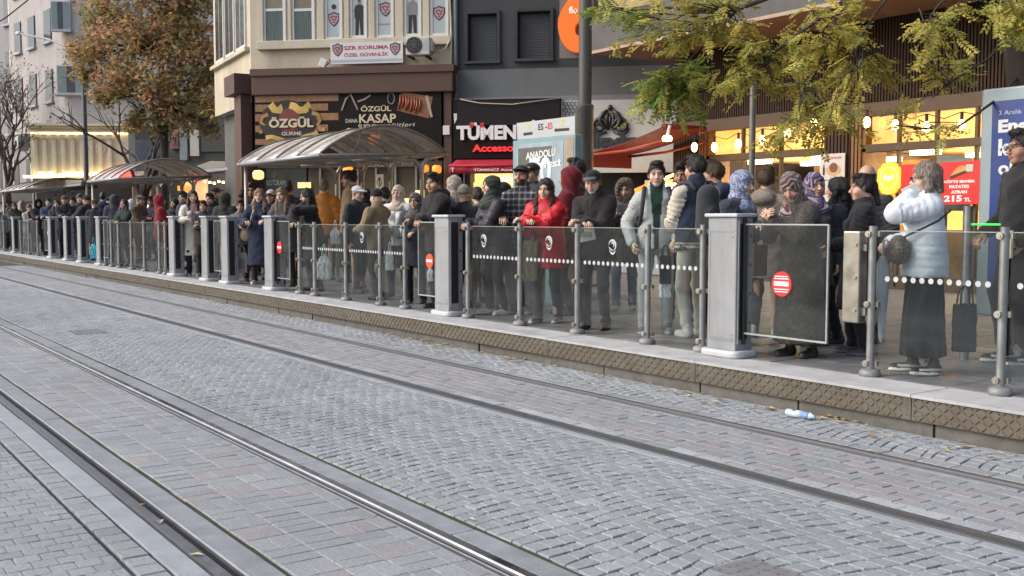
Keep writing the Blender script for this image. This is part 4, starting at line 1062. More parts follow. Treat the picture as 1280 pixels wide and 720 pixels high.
# orange round sign on its panel
t = empty('orange_sign', FO, FRZ, 'bright orange rounded sign with a small hole, half hidden by the pole', 'sign')
fbox('back_panel', 699.5, -20, 742, 72, -.75, -.6, mat('panel_taupe', (.16, .15, .14), .6, var=.1), t)
cx, cz = fq(722, 30, -.85); ro = cx - fq(698, 30, -.85)[0]; rz_ = cz - fq(722, 66, -.85)[1]
n = 36; out = [(cx + ro * math.cos(q) * (1 if math.sin(q) < .2 else 1 - .35 * (math.sin(q) - .2)), cz + rz_ * math.sin(q)) for q in [2 * math.pi * i / n for i in range(n)]]
hx, hz = fq(724, 37, -.85); inn = [(hx + .09 * math.cos(q), hz + .14 * math.sin(q)) for q in [2 * math.pi * i / n for i in range(n)]]
b = MB(); vs = [(x, -.95, z) for x, z in out] + [(x, -.95, z) for x, z in inn] + [(x, -.76, z) for x, z in out] + [(x, -.76, z) for x, z in inn]
b.add(vs, [(i, (i + 1) % n, n + (i + 1) % n, n + i) for i in range(n)] + [(i, 2 * n + i, 2 * n + (i + 1) % n, (i + 1) % n) for i in range(n)] + [(n + i, n + (i + 1) % n, 3 * n + (i + 1) % n, 3 * n + i) for i in range(n)])
b.build('disc', mat('sign_orange', (.85, .16, .015), .45, var=.06, emit=.25), t)
ftext('flo', mat('white_glow', (.8, .75, .7), .5, var=0, emit=.3), t, 711, 17, 722, 8, y=-.952, ext=.004, bold=.02)
# ---------------------------------------------------------------- brown slatted building (parallel to the tracks)
YB = 15.5
bb = empty('brown_building', (0, YB, 0), 0, 'brown slatted building with overhanging upper floor and warm lit shop windows', 'building')
def yq(u, v, off=0.0): p = on_y(u, v, YB + off); return p.x, p.z
xL = yq(838, 200)[0]; xR = xL + 22
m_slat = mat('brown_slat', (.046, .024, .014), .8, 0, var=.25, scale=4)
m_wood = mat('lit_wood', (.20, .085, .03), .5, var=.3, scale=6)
m_beam = mat('dark_beam', (.07, .034, .014), .5, var=.2)
m_soff = mat('soffit_brown', (.33, .17, .10), .7, var=.15, scale=2)
m_over = mat('overhang_grey', (.11, .105, .105), .85, var=.25, scale=3, bump=.3, bscale=40, dirt=.2)
m_ochre = mat('ochre_wall', (.36, .27, .13), .9, var=.12, scale=3)
ZS, ZG, ZT, ZB_ = 4.89, 3.48, 2.74, 2.60
MB().box((xL, .2, ZG), (xR, 9, ZS)).build('upper_wall', m_slat, bb)
n = int((xR - xL - .1) / .06); b = MB()
for i in range(n):
    x = xL + .03 + i * .06; b.box((x, .15, ZG - .02), (x + .034, .2, ZS - .01))
o = b.build('facade_slat', m_slat, bb); o['kind'] = 'stuff'
b = MB()
for i in range(34): y = .2 + i * .085; b.box((xL - .05, y, ZG - .02), (xL, y + .05, ZS - .01))
o = b.build('side_slat', m_slat, bb); o['kind'] = 'stuff'
MB().box((xL, .05, ZG - .26), (xR, .3, ZG - .02)).build('lintel', m_beam, bb, bevel=.01)
# overhang
xo = on_y(741, 68, 14.1).x
MB().box((xo, -1.4, ZS), (xR, 9, ZS + .03)).build('soffit', m_soff, bb)
ob = MB(); ob.box((xo - .02, -1.42, ZS + .03), (xR, 9, ZS + .75)); ob.build('overhang_fascia', m_over, bb)
MB().box((xo - .03, -1.43, ZS + .0), (xR, -1.4, ZS + .06)).build('edge_trim', mat('edge_cream', (.4, .3, .22), .7), bb)
MB().box((xo + .05, -1.3, ZS + .75), (xR, 9, 12)).build('ochre_storey', m_ochre, bb)
xa, xb_ = on_y(852, 10, 14.15).x, on_y(895, 10, 14.15).x
f = MB().box((xa, -1.36, ZS + .95), (xb_, -1.3, 7.4)).build('window', m_pvc, bb); MB().box((xa + .09, -1.37, ZS + 1.04), (xb_ - .09, -1.36, 7.3)).build('pane', m_win, f)
# piers with slats
def pier(u0, u1, lit):
    a, a2 = yq(u0, 200, -.1)[0], yq(u1, 200, -.1)[0]
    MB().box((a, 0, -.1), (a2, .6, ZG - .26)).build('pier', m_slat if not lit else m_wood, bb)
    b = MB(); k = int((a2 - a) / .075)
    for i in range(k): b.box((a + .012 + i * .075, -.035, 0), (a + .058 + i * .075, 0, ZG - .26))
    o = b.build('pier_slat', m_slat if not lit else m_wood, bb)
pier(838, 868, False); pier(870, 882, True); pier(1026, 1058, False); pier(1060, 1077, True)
# glazed bays: lit band above the transom, shop room behind
for u0, u1 in ((882, 1026), (1077, 1330)):
    a, a2 = yq(u0, 200)[0], yq(u1, 200)[0]
    MB().box((a, .0, ZB_), (a2, .12, ZT)).build('transom', m_beam, bb, bevel=.01)
    MB().box((a, .18, ZT), (a2, .22, ZG - .26)).build('lit_band', mat('lit_band', (1.0, .47, .11), .6, var=.4, scale=.8, emit=1.5), bb)
    MB().box((a, .05, ZT), (a2, .062, ZG - .26)).build('band_pane', m_shopglass, bb)
    MB().box((a, .05, .3), (a2, .062, ZB_)).build('shop_pane', m_shopglass, bb)
    m = 3 if u0 < 1000 else 5
    for i in range(1, m): x = a + (a2 - a) * i / m; MB().box((x - .025, .02, .3), (x + .025, .1, ZG - .26)).build('mullion', m_beam, bb)
    MB().box((a, .02, HP - .05), (a2, .12, .5)).build('plinth', m_beam, bb)
    MB().box((a, 3.4, .2), (a2, 3.5, ZB_ + .4)).build('room_wall', mat('room_wall', (.55, .36, .13), .7, var=.3, scale=2), bb)
    MB().box((a, .3, .2), (a2, 3.4, .28)).build('room_floor', mat('room_floor', (.2, .15, .1), .5, var=.2), bb)
    MB().box((a, .3, ZB_ + .05), (a2, 3.4, ZB_ + .12)).build('room_ceiling', mat('room_ceiling', (.4, .28, .14), .7, var=.2), bb)
    for k in range(2):
        pl_ = bpy.data.lights.new('shop_lamp', 'POINT'); pl_.energy = 90; pl_.color = (1.0, .66, .30); pl_.shadow_soft_size = .35
        po_ = bpy.data.objects.new('shop_lamp', pl_); link(po_, bb); po_.location = (a + (a2 - a) * (.3 + .4 * k), 1.6, ZB_ - .35)
    x = a + .4
    while x < a2 - .5:
        MB().box((x, .8, ZB_ - .03), (x + .5, 1.0, ZB_ + .05)).build('ceiling_lamp', mat('lamp_strip', (1.0, .82, .52), .5, var=0, emit=9), bb)
        MB().box((x + .2, 2.2, ZB_ - .03), (x + .9, 2.4, ZB_ + .05)).build('ceiling_lamp', mat('lamp_strip'), bb)
        x += 1.6
    x = a + .2; k = 0
    while x < a2 - 1:
        w_ = rnd.uniform(.5, 1.3); z = rnd.uniform(1.3, 2.2)
        MB().box((x, 3.3, z), (x + w_, 3.38, z + rnd.uniform(.2, .5))).build('menu_board', (m_yellow, m_redl, m_warm, m_white_l)[k % 4], bb); k += 1
        MB().box((x, 2.2, .28), (x + w_ * .9, 2.8, 1.25)).build('counter', mat('counter_steel', (.35, .3, .22), .35, .6, var=.2), bb)
        MB().box((x + .05, 2.25, 1.25), (x + w_ * .8, 2.7, 1.6)).build('display_case', m_warm, bb)
        x += w_ + rnd.uniform(.15, .5)
# side wall of the brown building
MB().box((xL, .6, -.1), (xL + .3, 9, ZG)).build('side_wall', m_slat, bb)

# string lights
cord = empty('string_light', (0, YB - .55, 0), 0, 'string of warm glowing bulbs along the brown shopfront', 'string lights')
m_bulb = mat('bulb_glow', (1.0, .66, .26), .5, var=0, emit=7.0)
bulbs = [(868, 184), (893, 184), (923, 180), (953, 175), (984, 166), (1017, 155), (1049, 148), (1083.5, 153), (1119, 157), (1158, 159), (1202, 157), (1243, 150), (1286, 146)]
pts = []
for i, (u, v) in enumerate(bulbs):
    q = on_y(u, v, YB - .55); pts.append((q.x, 0, q.z + .21))
    if i < len(bulbs) - 1:
        q2 = on_y((u + bulbs[i + 1][0]) / 2, (v + bulbs[i + 1][1]) / 2, YB - .55); pts.append((q2.x, .0, q2.z + .12))
MB().tube(pts, .008, 5).build('cord', m_blk, cord, smooth=True)
for u, v in bulbs:
    q = on_y(u, v, YB - .55)
    s = MB().cyl((q.x, 0, q.z + .09), (q.x, 0, q.z + .2), .026, n=8).build('socket', m_blk, cord)
    MB().ball((q.x, 0, q.z), (.062, .062, .095), 12).build('bulb', m_bulb, s, smooth=True)

# red awning of the neighbour shop, hung from the side wall
t = empty('red_awning', (xL, YB - 1.35, 0), 0, 'sloping dark red awning lit from below beside the slatted pier', 'awning')
m_aw2 = mat('awning_dark_red', (.15, .009, .007), .7, var=.2, scale=4)
pA = on_y(829, 158, YB - 1.25); pB = on_y(739, 190, YB - 1.25); ax_ = pA.x - xL
ln = pA.x - pB.x; zA, zB3 = pA.z, pB.z
b = MB(); k = 8; dep = 1.25
b.add([(ax_ - ln * i / k, y, zA + (zB3 - zA) * i / k - .05 * math.sin(math.pi * i / k)) for i in range(k + 1) for y in (.1, dep)], [(2 * i, 2 * i + 1, 2 * i + 3, 2 * i + 2) for i in range(k)])
o = b.build('cloth', m_aw2, t); o.modifiers.new('thick', 'SOLIDIFY').thickness = .02
for y in (.12, 1.2): MB().tube([(ax_, y, zA - .28), (ax_ - ln * .5, y, (zA + zB3) / 2 - .22), (ax_ - ln, y, zB3 - .06)], .03, 6).build('arm', mat('arm_red', (.33, .06, .03), .5), t, smooth=True)
b = MB(); b.box((ax_ - ln - .03, .08, zB3 - .32), (ax_ - ln, dep, zB3 - .02)); b.build('valance', m_aw2, t)
MB().tube([(ax_, .1, zA), (ax_, dep, zA)], .06, 8).build('roller', m_aw2, t, smooth=True)
q = on_y(834, 173, YB - 1.35)
t2 = tag(MB().lathe([(.03, -.06), (.085, -.05), (.1, 0), (.07, .05), (.02, .06)], (0, 0, 0), 16).build('wall_lamp', m_bulb, None, smooth=True), 'bright round wall lamp at the upper corner of the dark red awning', 'lamp'); t2.location = (q.x, YB - 1.35, q.z)
MB().cyl((0, 0, .05), (.02, .05, .25), .03, n=8).build('bracket', m_pvc, t2)
# lit kiosk under that awning
t = empty('lit_kiosk', (pB.x, YB - 1.3, 0), 0, 'brightly lit shop kiosk under the dark red awning', 'kiosk')
for a, a2, z0_, z1_, y, m in ((.1, ln - .05, .3, 2.3, 1.5, mat('kiosk_wall', (.75, .58, .30), .6, var=.5, scale=3)), (.25, 1.0, 1.3, 2.2, 1.44, m_white_l), (1.2, 1.9, 1.1, 1.9, 1.44, m_yellow), (.1, ln, .3, 1.1, .7, mat('kiosk_counter', (.4, .4, .42), .4, var=.3, scale=6))):
    MB().box((a, y, z0_), (a2, y + .08, z1_)).build('back_panel' if y > 1 else 'counter', m, t)
for k, (z, m) in enumerate(((2.42, m_yellow), (2.28, m_yellow))):
    b = MB(); b.tube([(ln - .02, 1.0 + k * .2, z + .12), (ln * .55, 1.0 + k * .2, z - .14)], .035, 6); b.build('tube_lamp', m, t)
kl = bpy.data.lights.new('kiosk_lamp', 'POINT'); kl.energy = 22; kl.color = (1.0, .72, .38); kl.shadow_soft_size = .2; ko = bpy.data.objects.new('kiosk_lamp', kl); link(ko, t); ko.location = (ln * .55, .75, 2.05)
for k in range(7): MB().box((.15 + k * .27, .72, 1.1), (.36 + k * .27, .78, 1.1 + rnd.uniform(.15, .4))).build('goods', (m_redl, m_orangel, m_white_l, m_film)[k % 4], t)
MB().obox((.45, 1.2, 2.12), (.6, .1, .13), Matrix.Rotation(R(-15), 3, 'Y')).build('neon_strip', m_orangel, t)

# posters on the shopfront
def poster(label, u0, v0, u1, v1, m, off=-.08):
    (a, c), (a2, c2) = yq(u0, v0, off), yq(u1, v1, off)
    t = empty('poster', (0, YB + off, 0), 0, label, 'poster', 'posters on the brown shopfront')
    MB().box((a, -.01, c2), (a2, .01, c)).build('sheet', m, t)
    return t, a, a2, c2, c
m_pred = mat('poster_red', (.62, .018, .015), .4, var=.08, scale=3)
t, a, a2, z0, z1 = poster('red poster reading KÖFTE EKMEK PATATES AYRAN 215 TL behind the pale puffer', 1176, 203, 1224, 255, m_pred)
W_ = a2 - a; H_ = z1 - z0
for s, f0, h, x0_, x1_ in (('KÖFTE EKMEK', .50, .075, .1, .9), ('PATATES', .375, .075, .25, .75), ('AYRAN', .25, .075, .3, .7), ('215', .06, .15, .12, .58), ('TL', .06, .09, .63, .8)):
    text(s, m_wht, t, a + W_ * x0_, -.012, z0 + H_ * f0, W_ * (x1_ - x0_), H_ * h, .003, bold=.04)
b = MB(); b.prism([(a + W_ * (.25 + .55 * (i / 12)), z0 + H_ * (.64 + .2 * math.sin(math.pi * i / 12) + .12 * i / 12)) for i in range(13)][::-1], -.014, -.011); b.build('bread_print', mat('bread', (.55, .27, .08), .6, var=.3, scale=20), t)
b = MB(); b.obox((a + W_ * .48, -.016, z0 + H_ * .70), (W_ * .45, .003, H_ * .06), Matrix.Rotation(R(-18), 3, 'Y')); b.build('filling_print', mat('meat', (.06, .025, .015), .6, var=.3), t)
b = MB(); b.obox((a + W_ * .75, -.017, z0 + H_ * .84), (W_ * .18, .003, H_ * .16)); b.build('cup_print', mat('cup', (.45, .5, .42), .6), t)
t, a, a2, z0, z1 = poster('plain red poster half hidden behind the woman holding the phone', 1127, 206, 1146, 262, m_pred)
t, a, a2, z0, z1 = poster('white poster with burger plate picture on the slatted pier', 1025.5, 193, 1056, 224, mat('poster_white', (.55, .50, .47), .5, var=.06))
W_ = a2 - a; H_ = z1 - z0; cx, cz = a + W_ * .56, z0 + H_ * .36
text('MENÜ BURGER', m_maroon, t, a + W_ * .12, -.012, z0 + H_ * .80, W_ * .76, H_ * .09, .002, bold=.02)
b = MB(); b.add([(cx + W_ * .32 * math.cos(q), -.012, cz + H_ * .22 * math.sin(q)) for q in [i * .35 for i in range(18)]], [tuple(range(18))]); b.build('plate_print', mat('fries', (.50, .33, .15), .6, var=.3, scale=30), t)
b = MB(); b.add([(cx + W_ * .17 * math.cos(q), -.014, cz + H_ * .1 + H_ * .19 * math.sin(q)) for q in [i * .35 for i in range(18)]], [tuple(range(18))]); b.build('burger_print', mat('burger', (.16, .06, .03), .6, var=.3, scale=30), t)
b = MB(); b.box((a + W_ * .13, -.013, z0 + H_ * .18), (a + W_ * .21, -.011, z0 + H_ * .48)).box((a + W_ * .15, -.013, z0 + H_ * .48), (a + W_ * .19, -.011, z0 + H_ * .58)); b.build('bottle_print', m_shield, t)
t, a, a2, z0, z1 = poster('white price sheet with large figure 190 below the burger poster', 1026, 226, 1056, 262, mat('poster_white'))
text('190', m_shield, t, a + (a2 - a) * .1, -.012, z0 + (z1 - z0) * .5, (a2 - a) * .8, (z1 - z0) * .4, .002, bold=.03)
q = on_y(1113, 223, YB + .0)
t = empty('round_sticker', (q.x, YB - .02, q.z), 0, 'round yellow scalloped sign glowing in the shop window', 'sign')
b = MB(); n = 40; b.prism([((.25 + .012 * math.cos(i * 2 * math.pi / n * 12)) * math.cos(2 * math.pi * i / n), (.28 + .012 * math.cos(i * 2 * math.pi / n * 12)) * math.sin(2 * math.pi * i / n)) for i in range(n)], -.02, .02); b.build('disc', mat('sticker_yellow', (.95, .50, .03), .5, var=.15, scale=8, emit=.3), t)
b = MB(); b.tube([(.17 * math.cos(i * .3), -.024, .19 * math.sin(i * .3)) for i in range(22)], .008, 4); b.build('ring_print', mat('ring_white', (.8, .75, .5), .5, emit=.4), t)
for k in range(3): MB().ball((-.07 + .07 * k, -.026, .02 - .03 * (k % 2)), (.035, .006, .05), 8).build('figure_print', mat('ring_white'), t)

# ---------------------------------------------------------------- far buildings on the left
def far_frame(u, depth, ang):
    o = CP + RT * ((u - 640) / FPX * depth) + FW * depth; o.z = 0
    e = RT * math.cos(ang) - FW * math.sin(ang)
    return o, math.atan2(e.y, e.x)
m_lav = mat('lavender_render', (.40, .378, .372), .9, var=.12, scale=.8, bump=.2, bscale=20, dirt=.25)
m_lav2 = mat('lavender_trim', (.42, .41, .42), .9, var=.1, scale=2)
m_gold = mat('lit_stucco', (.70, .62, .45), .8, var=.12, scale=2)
D_ = 46.0; S_ = D_ / FPX
lb = empty('lavender_building', *far_frame(115, D_, R(-4)), 'pale lavender corner building over a golden lit classical shopfront', 'building')
Z = lambda v: CAM_H + (272 - v) * S_
def lbox(name, u0, u1, v0, v1, y0, y1, m, parent=lb, bevel=0): return MB().box(((u0 - 115) * S_, y0, Z(v1)), ((u1 - 115) * S_, y1, Z(v0))).build(name, m, parent, bevel=bevel)
lbox('front_wall', 100, 300, -250, 158, 0, 8, m_lav)
# rounded corner and receding side, one ring of wall
b = MB(); prof = []; r_ = .9
for i in range(7): q = R(90 + 52 * i / 6); prof.append(((100 - 115) * S_ + r_ * math.cos(q) , -(r_ * math.sin(q) - r_)))
p0 = prof[-1]; d_ = (-math.sin(R(52)) * -1, 0); prof.append((p0[0] - math.cos(R(52)) * 7, p0[1] + math.sin(R(52)) * 7))
vs = [(x, y, z) for x, y in prof for z in (Z(158), 17)]
b.add(vs, [(2 * i, 2 * i + 1, 2 * i + 3, 2 * i + 2) for i in range(len(prof) - 1)]); b.build('side_wall', m_lav, lb)
SM = Matrix.Translation((p0[0], p0[1], 0)) @ Matrix.Rotation(math.pi - R(52), 4, 'Z')
def sbox(name, x0, x1, y0, y1, z0, z1, m, parent=lb):
    b = MB(); b.box((x0, y0, z0), (x1, y1, z1)); b.v = [tuple(SM @ Vector(p)) for p in b.v]; return b.build(name, m, parent)
def fwin(u0, u1, v0, v1, panes=3):
    o = lbox('window', u0, u1, v0, v1, -.08, .1, m_pvc)
    for i in range(panes):
        a, c = u0 + .8 + (u1 - u0 - 1) * i / panes, u0 + (u1 - u0 - 1) * (i + 1) / panes
        lbox('pane', a, c, v0 + 1.5, v1 - 1.5, -.095, -.08, m_curt if i != 1 else m_win, o)
    lbox('sill', u0 - 1.5, u1 + 1.5, v1, v1 + 2, -.2, 0, m_lav2, o)
fwin(74, 97, 6, 42); fwin(79, 113, 84, 119); fwin(74, 97, -75, -30); fwin(150, 180, 84, 119); fwin(150, 180, 6, 42); fwin(210, 240, 6, 42); fwin(210, 240, 84, 119)
for z0 in (Z(125), Z(50), Z(-25)):
    for x in (1.0, 3.2, 5.2):
        o = sbox('window', x, x + .9, -.02, .06, z0 + .05, z0 + 1.45, m_win); sbox('sill', x - .1, x + 1, .0, .14, z0 - .06, z0 + .05, m_lav2, o)
lbox('string_course', 70, 300, 120, 122.5, -.1, 0, m_lav2)
# golden classical shopfront
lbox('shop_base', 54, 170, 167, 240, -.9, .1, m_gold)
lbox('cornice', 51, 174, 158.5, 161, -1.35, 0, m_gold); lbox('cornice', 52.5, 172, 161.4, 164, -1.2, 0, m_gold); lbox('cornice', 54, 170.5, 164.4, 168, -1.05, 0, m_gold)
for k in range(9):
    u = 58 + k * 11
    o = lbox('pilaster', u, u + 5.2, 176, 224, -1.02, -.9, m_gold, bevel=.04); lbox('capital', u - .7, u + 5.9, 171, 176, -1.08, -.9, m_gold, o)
    if k % 3 != 2: lbox('niche_light', u + 5.8, u + 10.2, 216, 221, -1.0, -.9, m_white_l, o)
for u, v in ((62, 222), (82, 221), (103, 220), (125, 219), (146, 218)):
    a = (u - 115) * S_
    MB().box((a - .5, -1.25, Z(v) - .06), (a + .5, -1.1, Z(v) + .05)).build('uplight', mat('uplight', (1.0, .80, .40), .6, var=.1, emit=2.2), lb)
b = MB()
for cx, cz, r in ((122, 188, 7), (138, 188, 7)):
    b.tube([((cx - 115) * S_ + r * S_ * (1 - .6 * i / 18) * math.cos(i * .55), -.95, Z(cz) + r * S_ * (1 - .6 * i / 18) * math.sin(i * .55)) for i in range(19)], .05, 6)
b.build('stucco_scroll', m_gold, lb, smooth=True)
lbox('cornice_light', 55, 170, 168.6, 170.2, -1.0, -.92, mat('cornice_glow', (1.0, .80, .42), .6, var=.1, emit=2.0))
lbox('shop_opening', 56, 230, 224, 270, -.95, -.8, m_dark)
# grey block, far left
gl = empty('grey_block', *far_frame(58, 58, R(38)), 'tall grey block with dark windows at the left edge behind the bare tree', 'building')
m_gblk = mat('grey_block_render', (.30, .30, .315), .9, var=.15, scale=.7, dirt=.3)
MB().box((-16, 0, -.1), (0, 10, 26)).build('wall', m_gblk, gl)
for i in range(7):
    for z in (3.2, 6.3, 9.4, 12.5, 15.6):
        x = -1.9 - i * 2.0; o = MB().box((x, -.03, z), (x + 1.15, .02, z + 1.6)).build('window', m_win, gl)
        MB().box((x - .1, -.16, z - .12), (x + 1.25, 0, z - .01)).build('sill', m_lav2, o); MB().box((x + .53, -.05, z), (x + .62, -.03, z + 1.6)).build('frame', m_pvc, o)
MB().box((-16, -.4, 2.4), (0, 0, 2.9)).build('shop_fascia', m_dark, gl)
# dark fillers between the cream wing and the lavender building
o, rz = far_frame(262, 37, R(12)); S2 = 37 / FPX
db = empty('dark_shop', o, rz, 'low dark blue shopfront half hidden behind the autumn tree', 'building')
Z2 = lambda v: CAM_H + (272 - v) * S2
def dbox(name, u0, u1, v0, v1, y0, y1, m, parent=db): return MB().box(((u0 - 262) * S2, y0, Z2(v1)), ((u1 - 262) * S2, y1, Z2(v0))).build(name, m, parent)
dbox('wall', 205, 310, 125, 330, 0, 4, mat('dark_blue_grey', (.06, .07, .08), .7, var=.3, scale=2)); dbox('glazed_front', 226, 236, 160, 200, -.1, 0, mat('sky_blue_sign', (.30, .36, .42), .5, var=.2)); dbox('glazed_front', 240, 252, 163, 195, -.1, 0, m_pvc); dbox('poster_red_blue', 214, 225, 160, 186, -.12, 0, mat('poster_mix', (.28, .12, .12), .5, var=.6, scale=4)); dbox('shop_window', 254, 300, 140, 190, -.06, 0, m_win)
dbox('lit_window', 232, 262, 214, 250, -.1, -.02, mat('lit_dim', (.75, .52, .25), .6, var=.35, scale=2, emit=.45)); dbox('lit_window', 292, 312, 225, 262, -.14, -.1, m_white_l)
dbox('neon_sign', 241, 256, 219, 227, -.3, -.2, m_redl); dbox('neon_sign', 226, 242, 232, 238, -.3, -.2, m_orangel)
for k in range(6): dbox('lamp_bulb', 264 + k * 6, 266 + k * 6, 226 + (k % 3), 228.5 + (k % 3), -.4, -.33, m_bulb)
# row of lit shop stalls far along the pavement
def stall(u0, u1, y, vtop, label, m_front, items, m_sign, sv):
    x0, x1 = xat(u0, y), xat(u1, y); zt = on_y((u0 + u1) / 2, vtop, y).z
    t = empty('market_stall', (x0, y, 0), 0, label, 'stall', 'lit shop stalls far along the pavement')
    L_ = x1 - x0
    MB().box((0, .5, HP), (L_, 2.5, zt)).build('back_wall', m_front, t)
    MB().box((0, -.3, zt), (L_, 2.6, zt + .18)).build('roof', m_rib, t)
    for k in range(4): MB().box((L_ * k / 3 - .06, -.2, HP), (L_ * k / 3 + .06, 0, zt)).build('post', m_spost, t)
    zs = on_y((u0 + u1) / 2, sv, y - .3).z
    MB().box((L_ * .1, -.42, zs), (L_ * .75, -.34, zs + .4)).build('lit_sign', m_sign, t)
    for k in range(items):
        a = L_ * (.05 + .9 * k / items); z = rnd.uniform(1.5, zt - .7)
        MB().box((a, .42, z), (a + L_ / items * rnd.uniform(.3, .8), .49, z + rnd.uniform(.2, .6))).build('goods_panel', (m_film, m_yellow, m_dark, m_white_l, m_redl, m_pvc)[rnd.randrange(6)], t)
m_wallw = mat('stall_warm', (.36, .25, .15), .8, var=.4, scale=2)
stall(0, 56, 14, 236, 'farthest market stall with small orange sign at the left edge', mat('stall_dim', (.16, .12, .10), .8, var=.4, scale=2), 6, m_orangel, 250)
stall(60, 128, 13, 229, 'market stall with red glowing sign under the golden shopfront', m_wallw, 7, m_redl, 226)
stall(134, 196, 12.4, 222, 'market stall with red neon under the middle shelter roof', m_wallw, 6, m_redl, 224)
# ================================================================ trees
m_bark = mat('bark', (.060, .048, .040), .9, var=.4, scale=14, bump=.9, bscale=40)
m_barkd = mat('bark_dark', (.045, .038, .032), .9, var=.4, scale=14, bump=.9, bscale=40)
def leaf_material(name, transl=.35):
    m = bpy.data.materials.new(name); m.use_nodes = True
    t = m.node_tree; N = t.nodes; L = t.links; b = N['Principled BSDF']
    at = N.new('ShaderNodeAttribute'); at.attribute_name = 'Col'
    b.inputs['Roughness'].default_value = .6; b.inputs['Specular IOR Level'].default_value = .3
    L.new(at.outputs['Color'], b.inputs['Base Color'])
    tr = N.new('ShaderNodeBsdfTranslucent'); L.new(at.outputs['Color'], tr.inputs[0])
    mx = N.new('ShaderNodeMixShader'); mx.inputs[0].default_value = transl
    L.new(b.outputs[0], mx.inputs[1]); L.new(tr.outputs[0], mx.inputs[2]); L.new(mx.outputs[0], N['Material Output'].inputs['Surface'])
    return m
m_leaf = leaf_material('leaf', .5)
def W3(u, v, D):
    return CP + (ray(u, v) / FPX) * D
def leaf_mesh(name, base, tip, width, nrm, cols):
    """Diamond leaves: base and tip points, half width, a side direction each."""
    base, tip, nrm = [np.asarray(q, np.float32) for q in (base, tip, nrm)]
    d = tip - base; side = np.cross(d, nrm); side /= np.maximum(np.linalg.norm(side, axis=1, keepdims=True), 1e-6)
    mid = base + d * .45 - nrm * 0.12 * np.linalg.norm(d, axis=1, keepdims=True)
    w_ = np.asarray(width, np.float32)[:, None]
    V = np.stack([base, mid + side * w_, tip, mid - side * w_], 1).reshape(-1, 3)
    F = np.arange(len(V), dtype=np.int32).reshape(-1, 4)
    return np_mesh(name, V, F, m_leaf, smooth=False, cols=np.repeat(np.asarray(cols, np.float32), 4, 0))
def limb(mb, a, b, r0, r1, rg, wob=.08, n=5, m=0):
    a, b = Vector(a), Vector(b); L_ = (b - a).length; pts = []; rs = []
    for i in range(n + 1):
        t = i / n; p = a.lerp(b, t); k = math.sin(math.pi * t) * wob * L_
        p += Vector((rg.uniform(-1, 1), rg.uniform(-1, 1), rg.uniform(-.2, 1))) * k * .6
        pts.append(p); rs.append(r0 + (r1 - r0) * t)
    mb.tube(pts, rs, 7, m); return pts
# --- autumn tree
YT = 10.0
base = Vector((xat(204, YT), YT, HP)); DT = (base - CP).dot(f3)
at = empty('autumn_tree', base, 0, 'leafy autumn tree with orange brown and olive leaves above the middle shelter', 'tree')
rg = random.Random(11); npr = np.random.default_rng(5)
blobs = [(190, -30, 85), (130, 15, 42), (240, 5, 50), (118, 66, 30), (178, 55, 58), (246, 62, 40), (150, 102, 34), (208, 105, 46), (258, 100, 30), (236, 138, 34), (202, 148, 22), (268, 128, 20), (170, 150, 12), (262, 157, 12), (104, 88, 16), (286, 28, 15), (225, 40, 40), (96, 62, 12), (280, 80, 14), (128, 118, 14)]
mb = MB(); fork = W3(205, 150, DT) - base; f2 = W3(200, 60, DT) - base
limb(mb, (0, 0, -.1), fork, .17, .13, rg, .02, 6); limb(mb, fork, f2, .12, .08, rg, .05, 6)
B_, T_, Wd, Nn, Cc = [], [], [], [], []
for k, (u, v, r) in enumerate(blobs):
    dd = DT + rg.uniform(-1.2, 1.0); c = W3(u, v, dd) - base; rr = r / FPX * DT
    src = fork if v > 70 else f2
    pts = limb(mb, src.lerp(f2, rg.uniform(0, .5)), c, .06, .02, rg, .1, 5)
    for q in range(5):
        e = c + Vector((rg.gauss(0, .6), rg.gauss(0, .6), rg.gauss(0, .5))) * rr
        limb(mb, pts[3], e, .022, .006, rg, .1, 3)
    ncl = int(18 + 66 * rr * rr)
    for q in range(ncl):
        d = npr.normal(size=3); d /= np.linalg.norm(d); rad = rr * (npr.random() ** .6)
        cc = np.array(c) + d * rad * np.array([1, 1, .95])
        p = npr.random()
        if p < .30: cb_ = np.array([.43, .25, .14])
        elif p < .52: cb_ = np.array([.37, .275, .155])
        elif p < .80: cb_ = np.array([.28, .24, .125])
        else: cb_ = np.array([.22, .21, .09])
        if npr.random() < .06: cb_ = np.array([.46, .36, .10])
        for a in range(rg.randrange(8, 15)):
            o = cc + npr.normal(size=3) * .13
            dr = np.array([npr.normal(), npr.normal(), -.55 + .45 * npr.normal()]); dr /= np.linalg.norm(dr)
            L_ = npr.uniform(.13, .24)
            nr = np.array([npr.normal() * .5, npr.normal() * .5, 1.0]); nr /= np.linalg.norm(nr)
            B_.append(o); T_.append(o + dr * L_); Wd.append(L_ * npr.uniform(.22, .34)); Nn.append(nr); Cc.append(np.clip(cb_ * npr.uniform(.8, 1.6), 0, 1))
link(bpy.data.objects.new('crown', leaf_mesh('crown', B_, T_, Wd, Nn, Cc)), at)
mb.build('trunk', m_barkd, at, smooth=True)
